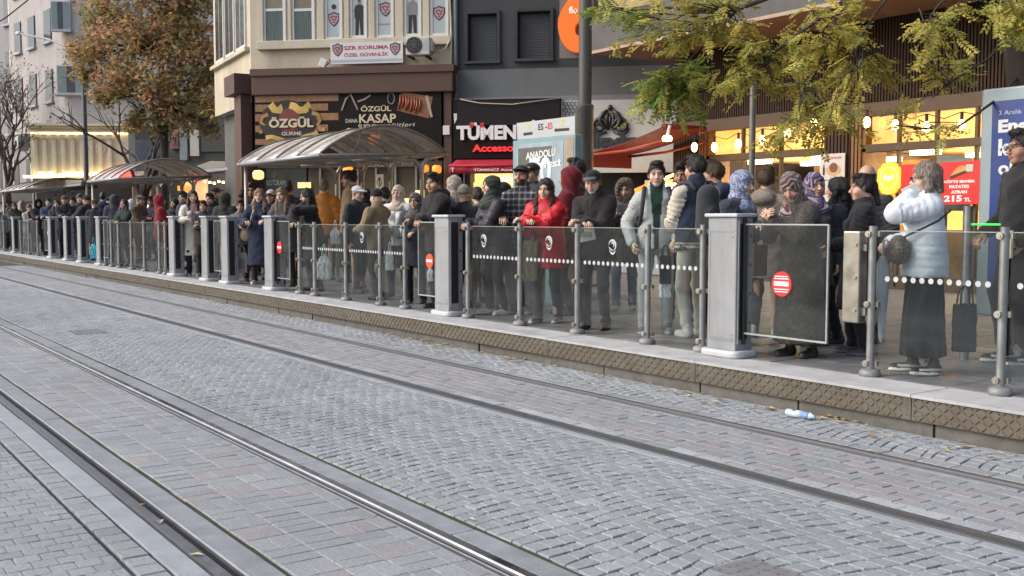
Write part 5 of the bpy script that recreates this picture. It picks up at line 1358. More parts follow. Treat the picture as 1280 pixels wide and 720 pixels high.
# --- bare trees
def bare_tree(u, y, vtop, label, seed, spread=.5, r0=.11, levels=5, lean=(0, 0), zfork=1.6, nb=4, leaves=0):
    b0 = Vector((xat(u, y), y, HP)); D = (b0 - CP).dot(f3); H_ = W3(u, vtop, D).z - HP
    t = empty('bare_tree', b0, 0, label, 'tree'); mb = MB(); rg = random.Random(seed); tips = []
    def grow(p, d, L_, r, lv):
        e = p + d * L_
        limb(mb, p, e, r, r * .68, rg, .06, 3 if lv > 1 else 5)
        if lv >= levels: tips.append(e); return
        for k in range(rg.randrange(2, nb) if lv else nb):
            nd = (d + Vector((rg.gauss(0, spread), rg.gauss(0, spread), rg.gauss(.12, spread * .5)))).normalized()
            grow(p + d * L_ * rg.uniform(.55, 1), nd, L_ * rg.uniform(.6, .82), r * .6, lv + 1)
    grow(Vector((0, 0, 0)), Vector((lean[0], lean[1], 1)).normalized(), H_ * zfork / 4, r0, 0)
    mb.build('trunk', m_bark, t, smooth=True)
    if leaves and tips:
        B_, T_, Wd, Nn, Cc = [], [], [], [], []
        for k in range(leaves):
            o = np.array(rg.choice(tips)) + npr.normal(size=3) * .12; dr = npr.normal(size=3); dr /= np.linalg.norm(dr); L_ = npr.uniform(.08, .16)
            B_.append(o); T_.append(o + dr * L_); Wd.append(L_ * .3); Nn.append((0, 0, 1)); Cc.append(np.array([.17, .10, .06]) * npr.uniform(.6, 1.3))
        link(bpy.data.objects.new('crown', leaf_mesh('crown', B_, T_, Wd, Nn, Cc)), t)
bare_tree(9, 8.4, 34, 'bare tree with fine reddish twigs at the left edge before the grey block', 3, .42, .14, 6, (.07, .02), 1.25, 4, 1100)
bare_tree(52, 11.5, 60, 'bare slender tree beside the pale camera pole', 9, .34, .10, 6, (-.03, 0), 1.2, 4, 250)
bare_tree(181, 10.6, 118, 'thin dark tree with bare side branches left of the autumn tree trunk', 14, .5, .13, 4, (-.02, .0), 1.9, 4, 60)
# --- street tree on the right, pinnate leaves
yt = 9.75; b0 = Vector((xat(1288, yt), yt, HP))
rt = empty('street_tree', b0, 0, 'street tree with yellow green feathery leaves hanging over the lit shopfront', 'tree')
rg = random.Random(23); mb = MB()
def P(u, v, D): return W3(u, v, D) - b0
trunk = [Vector((0, 0, -.1)), P(1292, 250, 10.1), P(1276, 120, 10.1), P(1272, 60, 10.1), P(1268, -30, 10.1), P(1255, -160, 10.2)]
mb.tube(trunk, [.17, .15, .13, .125, .11, .08], 10)
br = {'A': [(1268, -10, 10.1), (1220, -40, 10.1), (1130, -25, 10.3), (1050, 5, 10.5), (960, 70, 11), (890, 112, 11.5), (830, 128, 12)],
      'B': [(1262, -80, 10.1), (1130, -60, 10.4), (1010, -20, 10.8), (920, 8, 11), (870, 12, 11.2), (820, 9, 11.4), (762, 12, 11.6)],
      'C': [(1050, 5, 10.5), (1038, 55, 10.5), (1012, 105, 10.5), (988, 150, 10.6)],
      'D': [(1268, 30, 10.1), (1240, 70, 9.9), (1190, 100, 9.8), (1165, 128, 9.8)],
      'E': [(1275, 95, 10.1), (1245, 120, 9.7), (1200, 152, 9.5), (1150, 158, 9.5), (1118, 157, 9.5)],
      'F': [(1130, -25, 10.3), (1090, 20, 10.3), (1070, 60, 10.2), (1078, 100, 10.2)],
      'G': [(920, 8, 11), (890, 45, 11.2), (850, 88, 11.4), (806, 130, 11.6)],
      'H': [(1262, -60, 10.1), (1210, -30, 9.8), (1170, 10, 9.6), (1150, 40, 9.6)]}
for k, p in br.items():
    n = len(p); mb.tube([P(*q) + Vector((rg.gauss(0, .02), rg.gauss(0, .03), rg.gauss(0, .02))) for q in p], [(.028 if k in 'AB' else .011) * (1 - .75 * i / (n - 1)) + .004 for i in range(n)], 6)
#        anchor, spread (u, v), twigs, leaves per twig, depth, greenness
reg = [((905, 20, 11), (760, 960, -20, 62), 30, 8, .15), ((850, 90, 11.4), (792, 885, 72, 146), 26, 9, .7), ((960, 70, 11), (880, 1010, 40, 120), 20, 8, .2), ((1040, 40, 10.5), (985, 1090, -20, 90), 19, 8, .2),
       ((1010, 110, 10.5), (960, 1080, 80, 175), 15, 7, .25), ((1075, 60, 10.2), (1035, 1125, 40, 150), 9, 7, .2), ((1160, 20, 9.6), (1145, 1205, 25, 72), 8, 6, .3), ((1180, 108, 9.8), (1125, 1210, 60, 135), 9, 5, .3),
       ((1150, 158, 9.5), (1090, 1215, 130, 172), 6, 3, .4), ((1262, -10, 9.6), (1236, 1300, -20, 42), 10, 8, .35), ((985, 155, 10.6), (950, 1010, 140, 195), 6, 5, .3), ((1200, 0, 10), (1180, 1290, -40, 15), 6, 6, .3), ((820, 20, 11.4), (735, 800, 2, 34), 10, 7, .8)]
B_, T_, Wd, Nn, Cc = [], [], [], [], []
for (au, av, aD), (u0, u1, v0, v1), nt_, nl, gr in reg:
    for k in range(nt_):
        e = (rg.uniform(u0, u1), rg.uniform(v0, v1), aD + rg.uniform(-.5, .5))
        A = P(au + rg.uniform(-12, 12), av + rg.uniform(-10, 10), aD); E = P(*e)
        pts = limb(mb, A, E, .007, .003, rg, .12, 4)
        for j in range(nl):
            t = .25 + .75 * (j + 1) / nl; i = min(3, int(t * 4)); o = pts[i].lerp(pts[i + 1], t * 4 - i)
            ax = (E - A).normalized(); d = (ax * .5 + Vector((rg.gauss(0, .6), rg.gauss(0, .6), rg.uniform(-.75, .25)))).normalized()
            L_ = rg.uniform(.15, .25); sd = d.cross(Vector((rg.gauss(0, .3), rg.gauss(0, .3), 1))).normalized(); up = sd.cross(d)
            y_ = rg.random()
            g_ = gr + rg.uniform(-.35, .35)
            c = np.array([.64, .53, .14]) * max(0, 1 - g_) + np.array([.20, .33, .085]) * max(0, min(1, g_)) if y_ > .2 else np.array([.44, .42, .12])
            c = c * rg.uniform(.6, 1.25); npair = rg.randrange(5, 8)
            for q in range(npair):
                t2 = (q + 1) / (npair + .3)
                for s in (-1, 1):
                    b1 = o + d * L_ * t2 - up * .03 * t2 * t2; dr = (sd * s + d * .55 - up * .15 + Vector((rg.gauss(0, .12),) * 3)).normalized(); l = rg.uniform(.05, .074) * (1 - .25 * abs(t2 - .5))
                    B_.append(b1); T_.append(b1 + dr * l); Wd.append(l * .27); Nn.append(up); Cc.append(c * rg.uniform(.8, 1.2))
            b1 = o + d * L_; B_.append(b1); T_.append(b1 + d * .05); Wd.append(.015); Nn.append(up); Cc.append(c)
link(bpy.data.objects.new('crown', leaf_mesh('crown', B_, T_, Wd, Nn, Cc)), rt)
mb.build('trunk', m_barkd, rt, smooth=True)
# overhead wire, top left
a, b = W3(-30, 45, 40), W3(45, -8, 40)
tag(MB().tube([a, a.lerp(b, .5) - Vector((0, 0, .1)), b], .025, 5).build('overhead_wire', m_blk), 'thin dark overhead wire crossing the top left corner', 'wire')
# ================================================================ litter along the kerb
rg = random.Random(41)
m_dry = leaf_material('dry_leaf', .15)
V, F, C = [], [], []
def leaf_at(x, y, z, s, c):
    q = rg.uniform(0, 6.28); o = len(V); n = 6
    a = [(math.cos(q) * s * px - math.sin(q) * s * py, math.sin(q) * s * px + math.cos(q) * s * py, s * pz) for px, py, pz in ((-1, 0, .1), (-.2, .45, .32), (.9, .05, .12), (-.1, -.45, .28))]
    V.extend([(x + p[0], y + p[1], z + p[2] + .002) for p in a]); F.append((o, o + 3, o + 2, o + 1)); C.extend([c] * 4)
def dry(): return np.array(rg.choice([(.56, .44, .22), (.48, .32, .14), (.58, .50, .32), (.34, .19, .09), (.56, .52, .44)])) * rg.uniform(.7, 1.15)
leafs = []
for u, v, n, sp in ((520, 425, 20, 14), (555, 430, 26, 14), (600, 437, 8, 14), (640, 450, 22, 12), (490, 421, 12, 10), (390, 390, 14, 40), (330, 376, 12, 40), (700, 458, 6, 14), (860, 490, 8, 40), (1020, 522, 7, 14), (1055, 528, 6, 8), (1100, 546, 5, 16), (1190, 562, 6, 14), (900, 505, 6, 30), (250, 365, 10, 40), (960, 510, 6, 14), (760, 470, 8, 30)):
    for k in range(n): leafs.append((u + rg.gauss(0, sp * .6), v + rg.gauss(0, 2.6)))
for u, v in ((200, 654), (245, 695), (178, 632), (560, 508), (700, 505), (820, 520), (240, 500), (590, 650), (430, 420), (1240, 574), (1090, 565), (400, 330 + 90)): leafs.append((u, v))
for u, v in leafs:
    p = on_z(u, v, .004); 
    if p.y > YE + .02: p.y = YE - rg.uniform(.01, .12)
    leaf_at(p.x, p.y, .004, rg.uniform(.024, .046), dry())
for k in range(160):
    x = rg.uniform(-32, -1); leaf_at(x, YE - abs(rg.gauss(0, .10)), .004, rg.uniform(.018, .038), dry())
for k in range(25): leaf_at(rg.uniform(-20, -2), YE + rg.uniform(.05, .4), HP + .003, rg.uniform(.012, .025), dry())
me = np_mesh('fallen_leaves', np.array(V), np.array(F, np.int32), m_dry, smooth=False, cols=np.array(C))
tag(link(bpy.data.objects.new('fallen_leaves', me)), 'dry yellow and brown leaves lying along the kerb', 'leaves', kind='stuff')
p = on_z(999, 523, 0)
t = empty('plastic_bottle', p, R(8), 'crushed pale blue plastic bottle lying by the kerb', 'bottle')
m_pet = mat('pet_blue', (.48, .57, .62), .25, var=.2, scale=30); m_petl = mat('pet_label', (.15, .30, .56), .4, var=.2)
b = MB(); b.tube([(-.115, 0, .03), (-.105, .0, .032), (-.08, .004, .03), (-.045, -.004, .026), (-.01, .003, .03), (.03, 0, .03)], [.012, .027, .031, .024, .031, .028], 9); b.build('bottle_body', m_pet, t, smooth=True)
MB().tube([(.03, 0, .03), (.06, .003, .028), (.085, 0, .03)], [.03, .026, .03], 9).build('label_band', m_petl, t, smooth=True); MB().tube([(.085, 0, .03), (.11, 0, .028), (.13, 0, .026)], [.028, .016, .013], 9).build('neck', m_pet, t, smooth=True)
# ================================================================ people: distance fields turned into meshes
f4 = np.float32
def rc(G, a, b, ra, rb, fy=1.0, wt=False):
    """Tapered capsule from a to b; fy < 1 flattens it front to back."""
    X, Y, Z = G
    bx, by, bz = b[0] - a[0], (b[1] - a[1]) / fy, b[2] - a[2]
    px, py, pz = X - f4(a[0]), (Y - f4(a[1])) / f4(fy), Z - f4(a[2])
    t = np.clip((px * f4(bx) + py * f4(by) + pz * f4(bz)) / f4(bx * bx + by * by + bz * bz + 1e-9), 0, 1)
    d = np.sqrt((px - t * f4(bx)) ** 2 + (py - t * f4(by)) ** 2 + (pz - t * f4(bz)) ** 2) - (f4(ra) + f4(rb - ra) * t)
    return (d, t) if wt else d
def ell(G, c, r):
    X, Y, Z = G
    qx, qy, qz = (X - f4(c[0])) / f4(r[0]), (Y - f4(c[1])) / f4(r[1]), (Z - f4(c[2])) / f4(r[2])
    k0 = np.sqrt(qx * qx + qy * qy + qz * qz); k1 = np.sqrt((qx / f4(r[0])) ** 2 + (qy / f4(r[1])) ** 2 + (qz / f4(r[2])) ** 2)
    return k0 * (k0 - 1) / np.maximum(k1, 1e-6)
def smin(a, b, k):
    h = np.clip(.5 + .5 * (b - a) / f4(k), 0, 1)
    return b + (a - b) * h - f4(k) * h * (1 - h)
def smax(a, b, k): return -smin(-a, -b, k)
def grid(lo, hi, h):
    ax = [np.arange(lo[i], hi[i] + h, h, dtype=f4) for i in range(3)]
    return (ax[0][:, None, None], ax[1][None, :, None], ax[2][None, None, :])
EDG = [(0, 1), (2, 3), (4, 5), (6, 7), (0, 2), (1, 3), (4, 6), (5, 7), (0, 4), (1, 5), (2, 6), (3, 7)]
COR = np.array([[i >> 2 & 1, i >> 1 & 1, i & 1] for i in range(8)])
def nets(f, lo, h):
    s = f < 0
    for ax in range(3):                           # keep the surface closed at the border
        ix = [slice(None)] * 3
        for e in (0, -1): ix[ax] = e; s[tuple(ix)] = False; f[tuple(ix)] = np.maximum(f[tuple(ix)], f4(1e-4))
    c = np.zeros(tuple(n - 1 for n in f.shape), np.int8)
    for o in COR: c += s[o[0]:o[0] + c.shape[0], o[1]:o[1] + c.shape[1], o[2]:o[2] + c.shape[2]]
    act = (c > 0) & (c < 8)
    ijk = np.stack(np.nonzero(act), 1)
    idx = np.full(c.shape, -1, np.int32); idx[act] = np.arange(len(ijk))
    val = np.stack([f[ijk[:, 0] + o[0], ijk[:, 1] + o[1], ijk[:, 2] + o[2]] for o in COR], 1)
    acc = np.zeros((len(ijk), 3), f4); cnt = np.zeros(len(ijk), f4)
    for a, b in EDG:
        va, vb = val[:, a], val[:, b]; m = (va < 0) != (vb < 0)
        t = np.where(m, va / np.where(m, va - vb, 1), 0)[:, None]
        acc += np.where(m[:, None], COR[a] + t * (COR[b] - COR[a]), 0); cnt += m
    V = (ijk + acc / cnt[:, None]) * h + np.array(lo, f4)
    Fs = []
    for ax in range(3):
        p, q = (ax + 1) % 3, (ax + 2) % 3
        a = [slice(None)] * 3; b = [slice(None)] * 3
        a[ax] = slice(0, -1); b[ax] = slice(1, None)
        for o in (p, q): a[o] = slice(1, -1); b[o] = slice(1, -1)
        e = np.stack(np.nonzero(s[tuple(a)] != s[tuple(b)]), 1)
        if not len(e): continue
        e[:, p] += 1; e[:, q] += 1
        def cell(dp, dq):
            r = e.copy(); r[:, p] -= dp; r[:, q] -= dq
            return idx[r[:, 0], r[:, 1], r[:, 2]]
        F = np.stack([cell(1, 1), cell(0, 1), cell(0, 0), cell(1, 0)], 1)
        ins = s[e[:, 0], e[:, 1], e[:, 2]]
        Fs.append(np.where(ins[:, None], F, F[:, ::-1]))
    return V.astype(f4), np.concatenate(Fs).astype(np.int32)
def vg(V): return (V[:, 0], V[:, 1], V[:, 2])
def wob(G, s, fr=1.0):
    X, Y, Z = G; s = f4(s); fr = f4(fr)
    return np.sin(21 * fr * X + 4 * np.sin(8 * fr * Z + s) + s) * np.sin(17 * fr * Z + 3 * np.sin(9 * fr * Y + 2 * s)) * .6 + np.sin(38 * fr * Z + 5 * np.sin(7 * fr * X + s) + 3 * np.sin(10 * fr * Y)) * .4
def crease(G, s):
    X, Y, Z = G; s = f4(s)
    a = 1 - np.abs(np.sin(9 * Z + 7 * np.abs(X) + 3.2 * np.sin(6 * X + s) + 2.2 * np.sin(7 * Y + 1.7 * s)))
    b = 1 - np.abs(np.sin(14 * Z - 9 * X + 3 * np.sin(9 * Y + s) + 2 * np.sin(11 * Z + s)))
    return a ** 5 + .7 * b ** 6
def hashn(a, b, s=0.0): return np.mod(np.sin(a * 12.9898 + b * 78.233 + s) * 43758.5453, 1.0)

m_skin = mat('skin', attr='Col', rough=.52, var=.07, scale=40, spec=.35)
MATS['skin'].node_tree.nodes['Principled BSDF'].inputs['Subsurface Weight'].default_value = .08
MATS['skin'].node_tree.nodes['Principled BSDF'].inputs['Subsurface Radius'].default_value = (.012, .005, .003)
m_cloth = mat('cloth', attr='Col', rough=.9, var=.16, scale=60, bump=.35, bscale=500, spec=.25, sheen=.12)
m_puff = mat('puffer_cloth', attr='Col', rough=.5, var=.1, scale=20, bump=.3, bscale=90, spec=.4)
m_knit = mat('knit_cloth', attr='Col', rough=.95, var=.3, scale=160, bump=.8, bscale=260, spec=.15, sheen=.2)
m_hair = mat('hair', attr='Col', rough=.45, var=.4, scale=90, bump=.6, bscale=220, spec=.45)
m_shoe = mat('shoe', attr='Col', rough=.55, var=.15, scale=40)
m_fur = mat('fur', attr='Col', rough=.95, var=.5, scale=90, bump=1.0, bscale=160, spec=.1)
SKINS = dict(a=(.48, .29, .20), b=(.54, .345, .25), c=(.42, .24, .16), d=(.60, .41, .315))
HAIRC = dict(black=(.012, .010, .009), dark=(.025, .016, .011), brown=(.06, .035, .02), light=(.16, .10, .055), blond=(.24, .16, .09), grey=(.19, .165, .15), white=(.45, .44, .42))
def RX(a): return Matrix.Rotation(a, 4, 'X')
def apply(M, V): 
    A = np.array(M, f4); return V @ A[:3, :3].T + A[:3, 3]
def mk(name, parts, m, parent):
    Vs, Fs, Cs = [], [], []; o = 0
    for V, F, C in parts:
        Vs.append(V); Fs.append(F + o); o += len(V); Cs.append(np.broadcast_to(np.asarray(C, f4), (len(V), 3)))
    ob = bpy.data.objects.new(name, np_mesh(name, np.concatenate(Vs), np.concatenate(Fs), m, True, np.concatenate(Cs)))
    return link(ob, parent)

def head_field(G, female=False, fat=1.0):
    d = ell(G, (0, -.014, .026), (.073, .093, .088))
    d = smin(d, ell(G, (0, .026, -.042), (.056 * fat, .058, .068)), .03)
    d = smin(d, ell(G, (0, .058, -.094), (.026 * fat, .022, .020)), .03)
    X, Y, Z = G; A = (np.abs(X), Y, Z)
    d = smin(d, ell(A, (.038 * fat, .052, -.034), (.026, .026, .026)), .025)
    d = smin(d, rc(A, (.0, .083, .022), (.036, .074, .024), .011, .010), .012)
    d = smax(d, -ell(A, (.031, .096, -.001), (.019, .020, .012)), .012)
    d = smin(d, ell(A, (.031, .068, -.001), (.0145, .0145, .0125)), .004)
    d = smin(d, rc(G, (0, .085, .004), (0, .108, -.034), .007, .0125), .010)
    d = smin(d, ell(A, (.011, .096, -.037), (.010, .010, .008)), .006)
    d = smin(d, ell(G, (0, .083, -.060), (.024, .012, .0065)), .006); d = smin(d, ell(G, (0, .081, -.072), (.021, .012, .0075)), .006)
    d = smin(d, ell(A, (.076, -.010, -.004), (.009, .019, .031)), .008)
    d = smin(d, rc(G, (0, -.025, -.04), (0, -.045, -.20), .054 if not female else .048, .062 if not female else .055), .03)
    return d
def head_color(V, sk, hair, beard=0, female=False, old=False, fade=False):
    x, y, z = V[:, 0], V[:, 1], V[:, 2]; ax = np.abs(x)
    C = np.tile(np.array(sk, f4), (len(V), 1))
    def put(m, c, k=1.0): C[m] = C[m] * (1 - k) + np.array(c, f4) * k
    red = np.exp(-(((ax - .038) / .02) ** 2 + ((z + .035) / .022) ** 2)) * (y > .03)
    C *= (1 + red[:, None] * np.array([.12, -.08, -.08], f4))
    put((y > .055) & (ax < .027) & (z < -.052) & (z > -.080), (sk[0] * (.85 if not female else .95), sk[1] * .50, sk[2] * .55), .75)
    put((y > .055) & (np.abs(z + .066) < .0035) & (ax < .024), (sk[0] * .3, sk[1] * .2, sk[2] * .2), .8)
    bz = .024 - .12 * np.maximum(ax - .034, 0) * 4
    put((y > .045) & (ax > .011) & (ax < .052) & (np.abs(z - bz) < .0062), hair, .75)
    if fade:
        n = .006 * np.sin(90 * x) * np.sin(70 * z)
        put(z + n > -.030 + .80 * np.maximum(0, y + .005) - .55 * np.maximum(0, -y - .03) + .9 * np.maximum(0, ax - .0745), hair, .8)
    e = ((ax - .031) / .0155) ** 2 + ((z + .001) / .0082) ** 2
    put((y > .05) & (e < 1.5), tuple(q * .35 for q in sk), .7)
    put((y > .05) & (e < .85), (.34, .32, .30), .85)
    put((y > .05) & (((ax - .031) ** 2 + (z + .001) ** 2) < .0068 ** 2), (.02, .012, .008))
    put((y > .05) & (ax > .013) & (ax < .050) & (z > .004) & (z < .0085) & (e < 2.2), (.02, .015, .012), .8)
    if beard:
        m = (((z < -.048) & (y > -.012) & (z > -.125)) | ((z < -.02) & (ax > .052) & (y > -.005) & (y < .04))) & ~((y > .06) & (ax < .022) & (z > -.080) & (z < -.054))
        put(m, hair if not old else HAIRC['white'], beard)
    return C
def sub_hair(V, c):
    a = np.arctan2(V[:, 0], V[:, 1] + .02); k = .45 + 1.1 * hashn(np.floor(a * 34 + 2 * np.sin(V[:, 2] * 30)), np.floor(V[:, 2] * 9)) + .5 * (hashn(np.floor(a * 90), 3.1) > .85)
    return np.clip(np.array(c, f4)[None] * k[:, None], 0, 1)

def locks(V, F, c, n, L_, seed, w_=.0022):
    """Loose strands lying on a hair surface, so that its outline and sheen break up."""
    g = np.random.default_rng(int(seed * 10) + 3)
    nv = np.zeros_like(V); p = V[F]; fn = np.cross(p[:, 2] - p[:, 0], p[:, 3] - p[:, 1])
    for k in range(4): np.add.at(nv, F[:, k], fn)
    nv /= np.maximum(np.linalg.norm(nv, axis=1, keepdims=True), 1e-9)
    i = g.integers(0, len(V), n); P, N_ = V[i], nv[i]
    ok = (N_[:, 2] > -.75); P, N_ = P[ok], N_[ok]; n = len(P)
    d = np.stack([P[:, 0] * 4, P[:, 1] * 3 + .05, -.55 - P[:, 2] * .2 - np.abs(P[:, 0]) * 5], 1) + g.normal(0, .28, (n, 3))
    d -= N_ * (d * N_).sum(1, keepdims=True); d /= np.maximum(np.linalg.norm(d, axis=1, keepdims=True), 1e-6)
    s = np.cross(d, N_); L = (L_ * g.uniform(.5, 1.2, n))[:, None]; k = g.uniform(.6, 1.7, n)[:, None] * w_
    a = P - d * L * .5 + N_ * .001; m = P + N_ * (.0035 + .0015 * g.random((n, 1))); e = P + d * L * .5 + N_ * (.001 + .006 * g.random((n, 1)) ** 2) + np.array([0, 0, -.1]) * L * .2
    V2 = np.stack([a - s * k * .4, a + s * k * .4, m + s * k, m - s * k, e + s * k * .3, e - s * k * .3], 1).reshape(-1, 3)
    o = np.arange(n)[:, None] * 6; F2 = np.concatenate([o + np.array([[0, 1, 2, 3]]), o + np.array([[3, 2, 4, 5]])])
    cc = np.clip(np.array(c, f4)[None] * g.uniform(.55, 1.9, (n, 1)) + .006 * g.random((n, 1)), 0, 1)
    return V2.astype(f4), F2.astype(np.int32), np.repeat(cc, 6, 0).astype(f4)
def headgear(kind, c, c2, hk, seed):
    """Hair, scarves and hats, in the head's own frame: list of (name, material, V, F, colours)."""
    out = []
    def do(name, m, fn, lo, hi, h, cf):
        G = grid(lo, hi, h); f = fn(G) + np.zeros((len(G[0]), G[1].shape[1], G[2].shape[2]), f4); V, F = nets(f, lo, h)
        if len(F): out.append((name, m, V, F, cf(V) if callable(cf) else c if cf is None else cf))
    def skull(G, a): return ell(G, (0, -.014, .026), (.073 + a, .093 + a, .088 + a))
    def strands(G): X, Y, Z = G; a = np.arctan2(X, Y + .02); return .0016 * np.sin(29 * a + 2.5 * np.sin(22 * Z + seed)) + .0016 * np.sin(83 * a + 1.6 * np.sin(31 * Z) + seed)
    def short(G, low=-.018, top=.0):
        X, Y, Z = G
        d = smin(ell(G, (0, -.016, .030), (.0785, .104, .096)), ell(G, (0, .025, .105), (.060, .070, .028 + top)), .02) + strands(G)
        d = d + .005 * np.sin(34 * X + 3 * np.sin(28 * Y) + seed) * np.sin(30 * Y + 22 * Z + seed)
        d = smax(d, -ell(G, (0, .112, -.022), (.074, .088, .097 + .007 * np.float32(np.sin(seed)))), .010)
        return smax(d, -(Z - (low + .85 * np.maximum(0, Y + .015) - .55 * np.maximum(0, -Y - .03) - .03 * (np.abs(X) > .074) * 0) + .010 * np.sin(70 * X + seed) * np.sin(45 * Y + seed)), .008)
    def long_(G, L_=.2, wd=.03):
        X, Y, Z = G; A = (np.abs(X), Y, Z)
        d = skull(G, .014)
        d = smin(d, rc(A, (.062, -.01, .0), (.088 + wd * .2, .035 if L_ > .2 else -.005, -min(L_, .15)), .032, wd), .03)
        if L_ > .2: d = smin(d, rc(A, (.084, .030, -.15), (.072, .085, -L_), .043, .032), .02)
        d = smin(d, rc(G, (0, -.075, .0), (0, -.085, -L_), .075, .075, .55), .03) + strands(G)
        d = d + .004 * np.sin(70 * X + 4 * np.sin(30 * Z) + seed)
        d = smax(d, -ell(G, (0, .112, -.035), (.060, .088, .106)), .010)
        return smax(d, -(Z + L_ - .01 + .02 * np.sin(60 * X)), .01)
    hc = lambda V: sub_hair(V, c)
    B = ((-.14, -.17, -.16), (.14, .15, .17))
    if kind == 'short': do('hair', m_hair, lambda G: short(G, top=.012 * (seed % 3)), *B, hk, hc)
    elif kind == 'buzz': do('hair', m_hair, lambda G: smax(skull(G, .004), -ell(G, (0, .10, -.03), (.075, .08, .10)), .01), *B, hk, hc)
    elif kind == 'fringe': do('hair', m_hair, lambda G: smax(smax(skull(G, .006), G[2] - .03, .01), -ell(G, (0, .09, .0), (.10, .09, .13)), .01), *B, hk, hc)
    elif kind == 'bob': do('hair', m_hair, lambda G: long_(G, .115, .034), *B, hk, hc)
    elif kind == 'long': do('hair', m_hair, lambda G: long_(G, .30, .036), (-.18, -.19, -.34), (.18, .17, .15), hk * 1.15, hc)
    elif kind == 'tied': do('hair', m_hair, lambda G: smin(short(G, -.06), rc(G, (0, -.10, .02), (0, -.14, -.14), .034, .022), .03), (-.13, -.2, -.19), (.13, .15, .15), hk, hc)
    elif kind == 'bun': do('hair', m_hair, lambda G: smin(short(G, -.05), ell(G, (0, -.075, .105), (.043, .043, .04)), .02), (-.13, -.17, -.1), (.13, .15, .18), hk, hc)
    elif kind == 'hijab':
        def fn(G):
            X, Y, Z = G
            d = ell(G, (0, -.012, .022), (.092, .112, .108))
            d = smin(d, rc(G, (0, -.012, -.07), (0, -.02, -.18), .088, .115, .95), .05)
            d = smin(d, ell(G, (0, .02, -.225), (.165, .115, .07)), .06)
            d = d + .0045 * np.sin(52 * (Z + .5 * X + .35 * Y) + 5 * np.sin(13 * X + seed)) + .003 * np.sin(90 * Z - 60 * np.abs(X) + seed)
            return smax(d, -ell(G, (0, .125, -.022), (.054, .085, .080)), .008)
        def cf(V):
            base = np.tile(np.array(c, f4), (len(V), 1))
            if c2 is not None:
                q = [np.array(k, f4) for k in c2]
                s = V[:, 0] * 22 + V[:, 2] * 34 + 2.2 * np.sin(V[:, 1] * 40 + V[:, 2] * 26)
                if len(q) > 1:
                    k = np.mod(np.floor(s * 1.3), len(q) + 1).astype(int)
                    for i, cc in enumerate(q): base[k == i] = cc
                else:
                    n = np.sin(V[:, 0] * 210 + 2 * np.sin(V[:, 2] * 90)) * np.sin(V[:, 2] * 190 + V[:, 1] * 150 + 2 * np.sin(V[:, 1] * 80))
                    base[n > .1] = q[0]
            return base
        do('headscarf', m_cloth, fn, (-.19, -.16, -.32), (.19, .17, .16), hk * 1.1, cf)
    elif kind in ('hood', 'furhood'):
        def fn(G):
            X, Y, Z = G
            d = ell(G, (0, -.03, .012), (.108, .128, .128))
            d = smin(d, rc(G, (0, -.03, -.08), (0, -.03, -.19), .10, .12, .9), .05) + .005 * np.sin(40 * Z + 25 * X + 4 * np.sin(18 * Y + seed))
            return smax(d, -ell(G, (0, .13, -.012), (.068, .11, .094)), .012)
        do('hood', m_cloth, fn, (-.17, -.2, -.26), (.17, .16, .18), hk * 1.2, None)
        if kind == 'furhood':
            def fr(G):
                X, Y, Z = G
                a = np.arctan2(Z + .012, X * 1.2); rr = np.sqrt((X / .082) ** 2 + ((Z + .012) / .108) ** 2)
                d = np.sqrt(((rr - 1) * .092) ** 2 + (Y - .055) ** 2) - .038
                return d + .013 * np.sin(a * 26 + 5 * np.sin(60 * Y)) * np.sin(70 * Y + 9 * a) + .006 * np.sin(190 * X + 150 * Z)
            do('fur_trim', m_fur, fr, (-.16, -.02, -.18), (.16, .14, .16), hk * 1.1, lambda V: sub_hair(V, c2[0] if c2 else (.16, .13, .10)))
    elif kind == 'beanie':
        def fn(G):
            X, Y, Z = G; a = np.arctan2(X, Y + .014)
            d = smin(ell(G, (0, -.016, .045), (.084, .104, .092)), ell(G, (0, -.016, .03), (.087, .107, .04)), .01) + .0018 * np.sin(a * 46)
            return smax(d, -(Z - .006 - .16 * np.maximum(0, Y)), .008)
        do('beanie', m_knit, fn, (-.13, -.16, -.06), (.13, .14, .17), hk, None)
    elif kind in ('cap', 'flatcap'):
        def fn(G):
            X, Y, Z = G
            w_ = .0 if kind == 'cap' else .014
            d = smax(ell(G, (0, -.012, .044), (.083 + w_, .104 + w_, .078 - w_ * 1.4)), -(Z - .030 - .1 * np.maximum(0, -Y)), .006)
            v = smax(ell(G, (0, .075, .044), (.072, .095 if kind == 'cap' else .065, .030)), -ell(G, (0, .06, .026), (.09, .13, .032)), .004)
            return smin(d, smax(v, -(Y - .05), .004), .006)
        do('cap', m_cloth, fn, (-.13, -.16, -.02), (.13, .2, .16), hk * .9, (lambda V: np.where(((V[:, 1] > .085) & (V[:, 2] < .07))[:, None], np.array(c2[0], f4), np.array(c, f4))) if c2 else None)
    return out

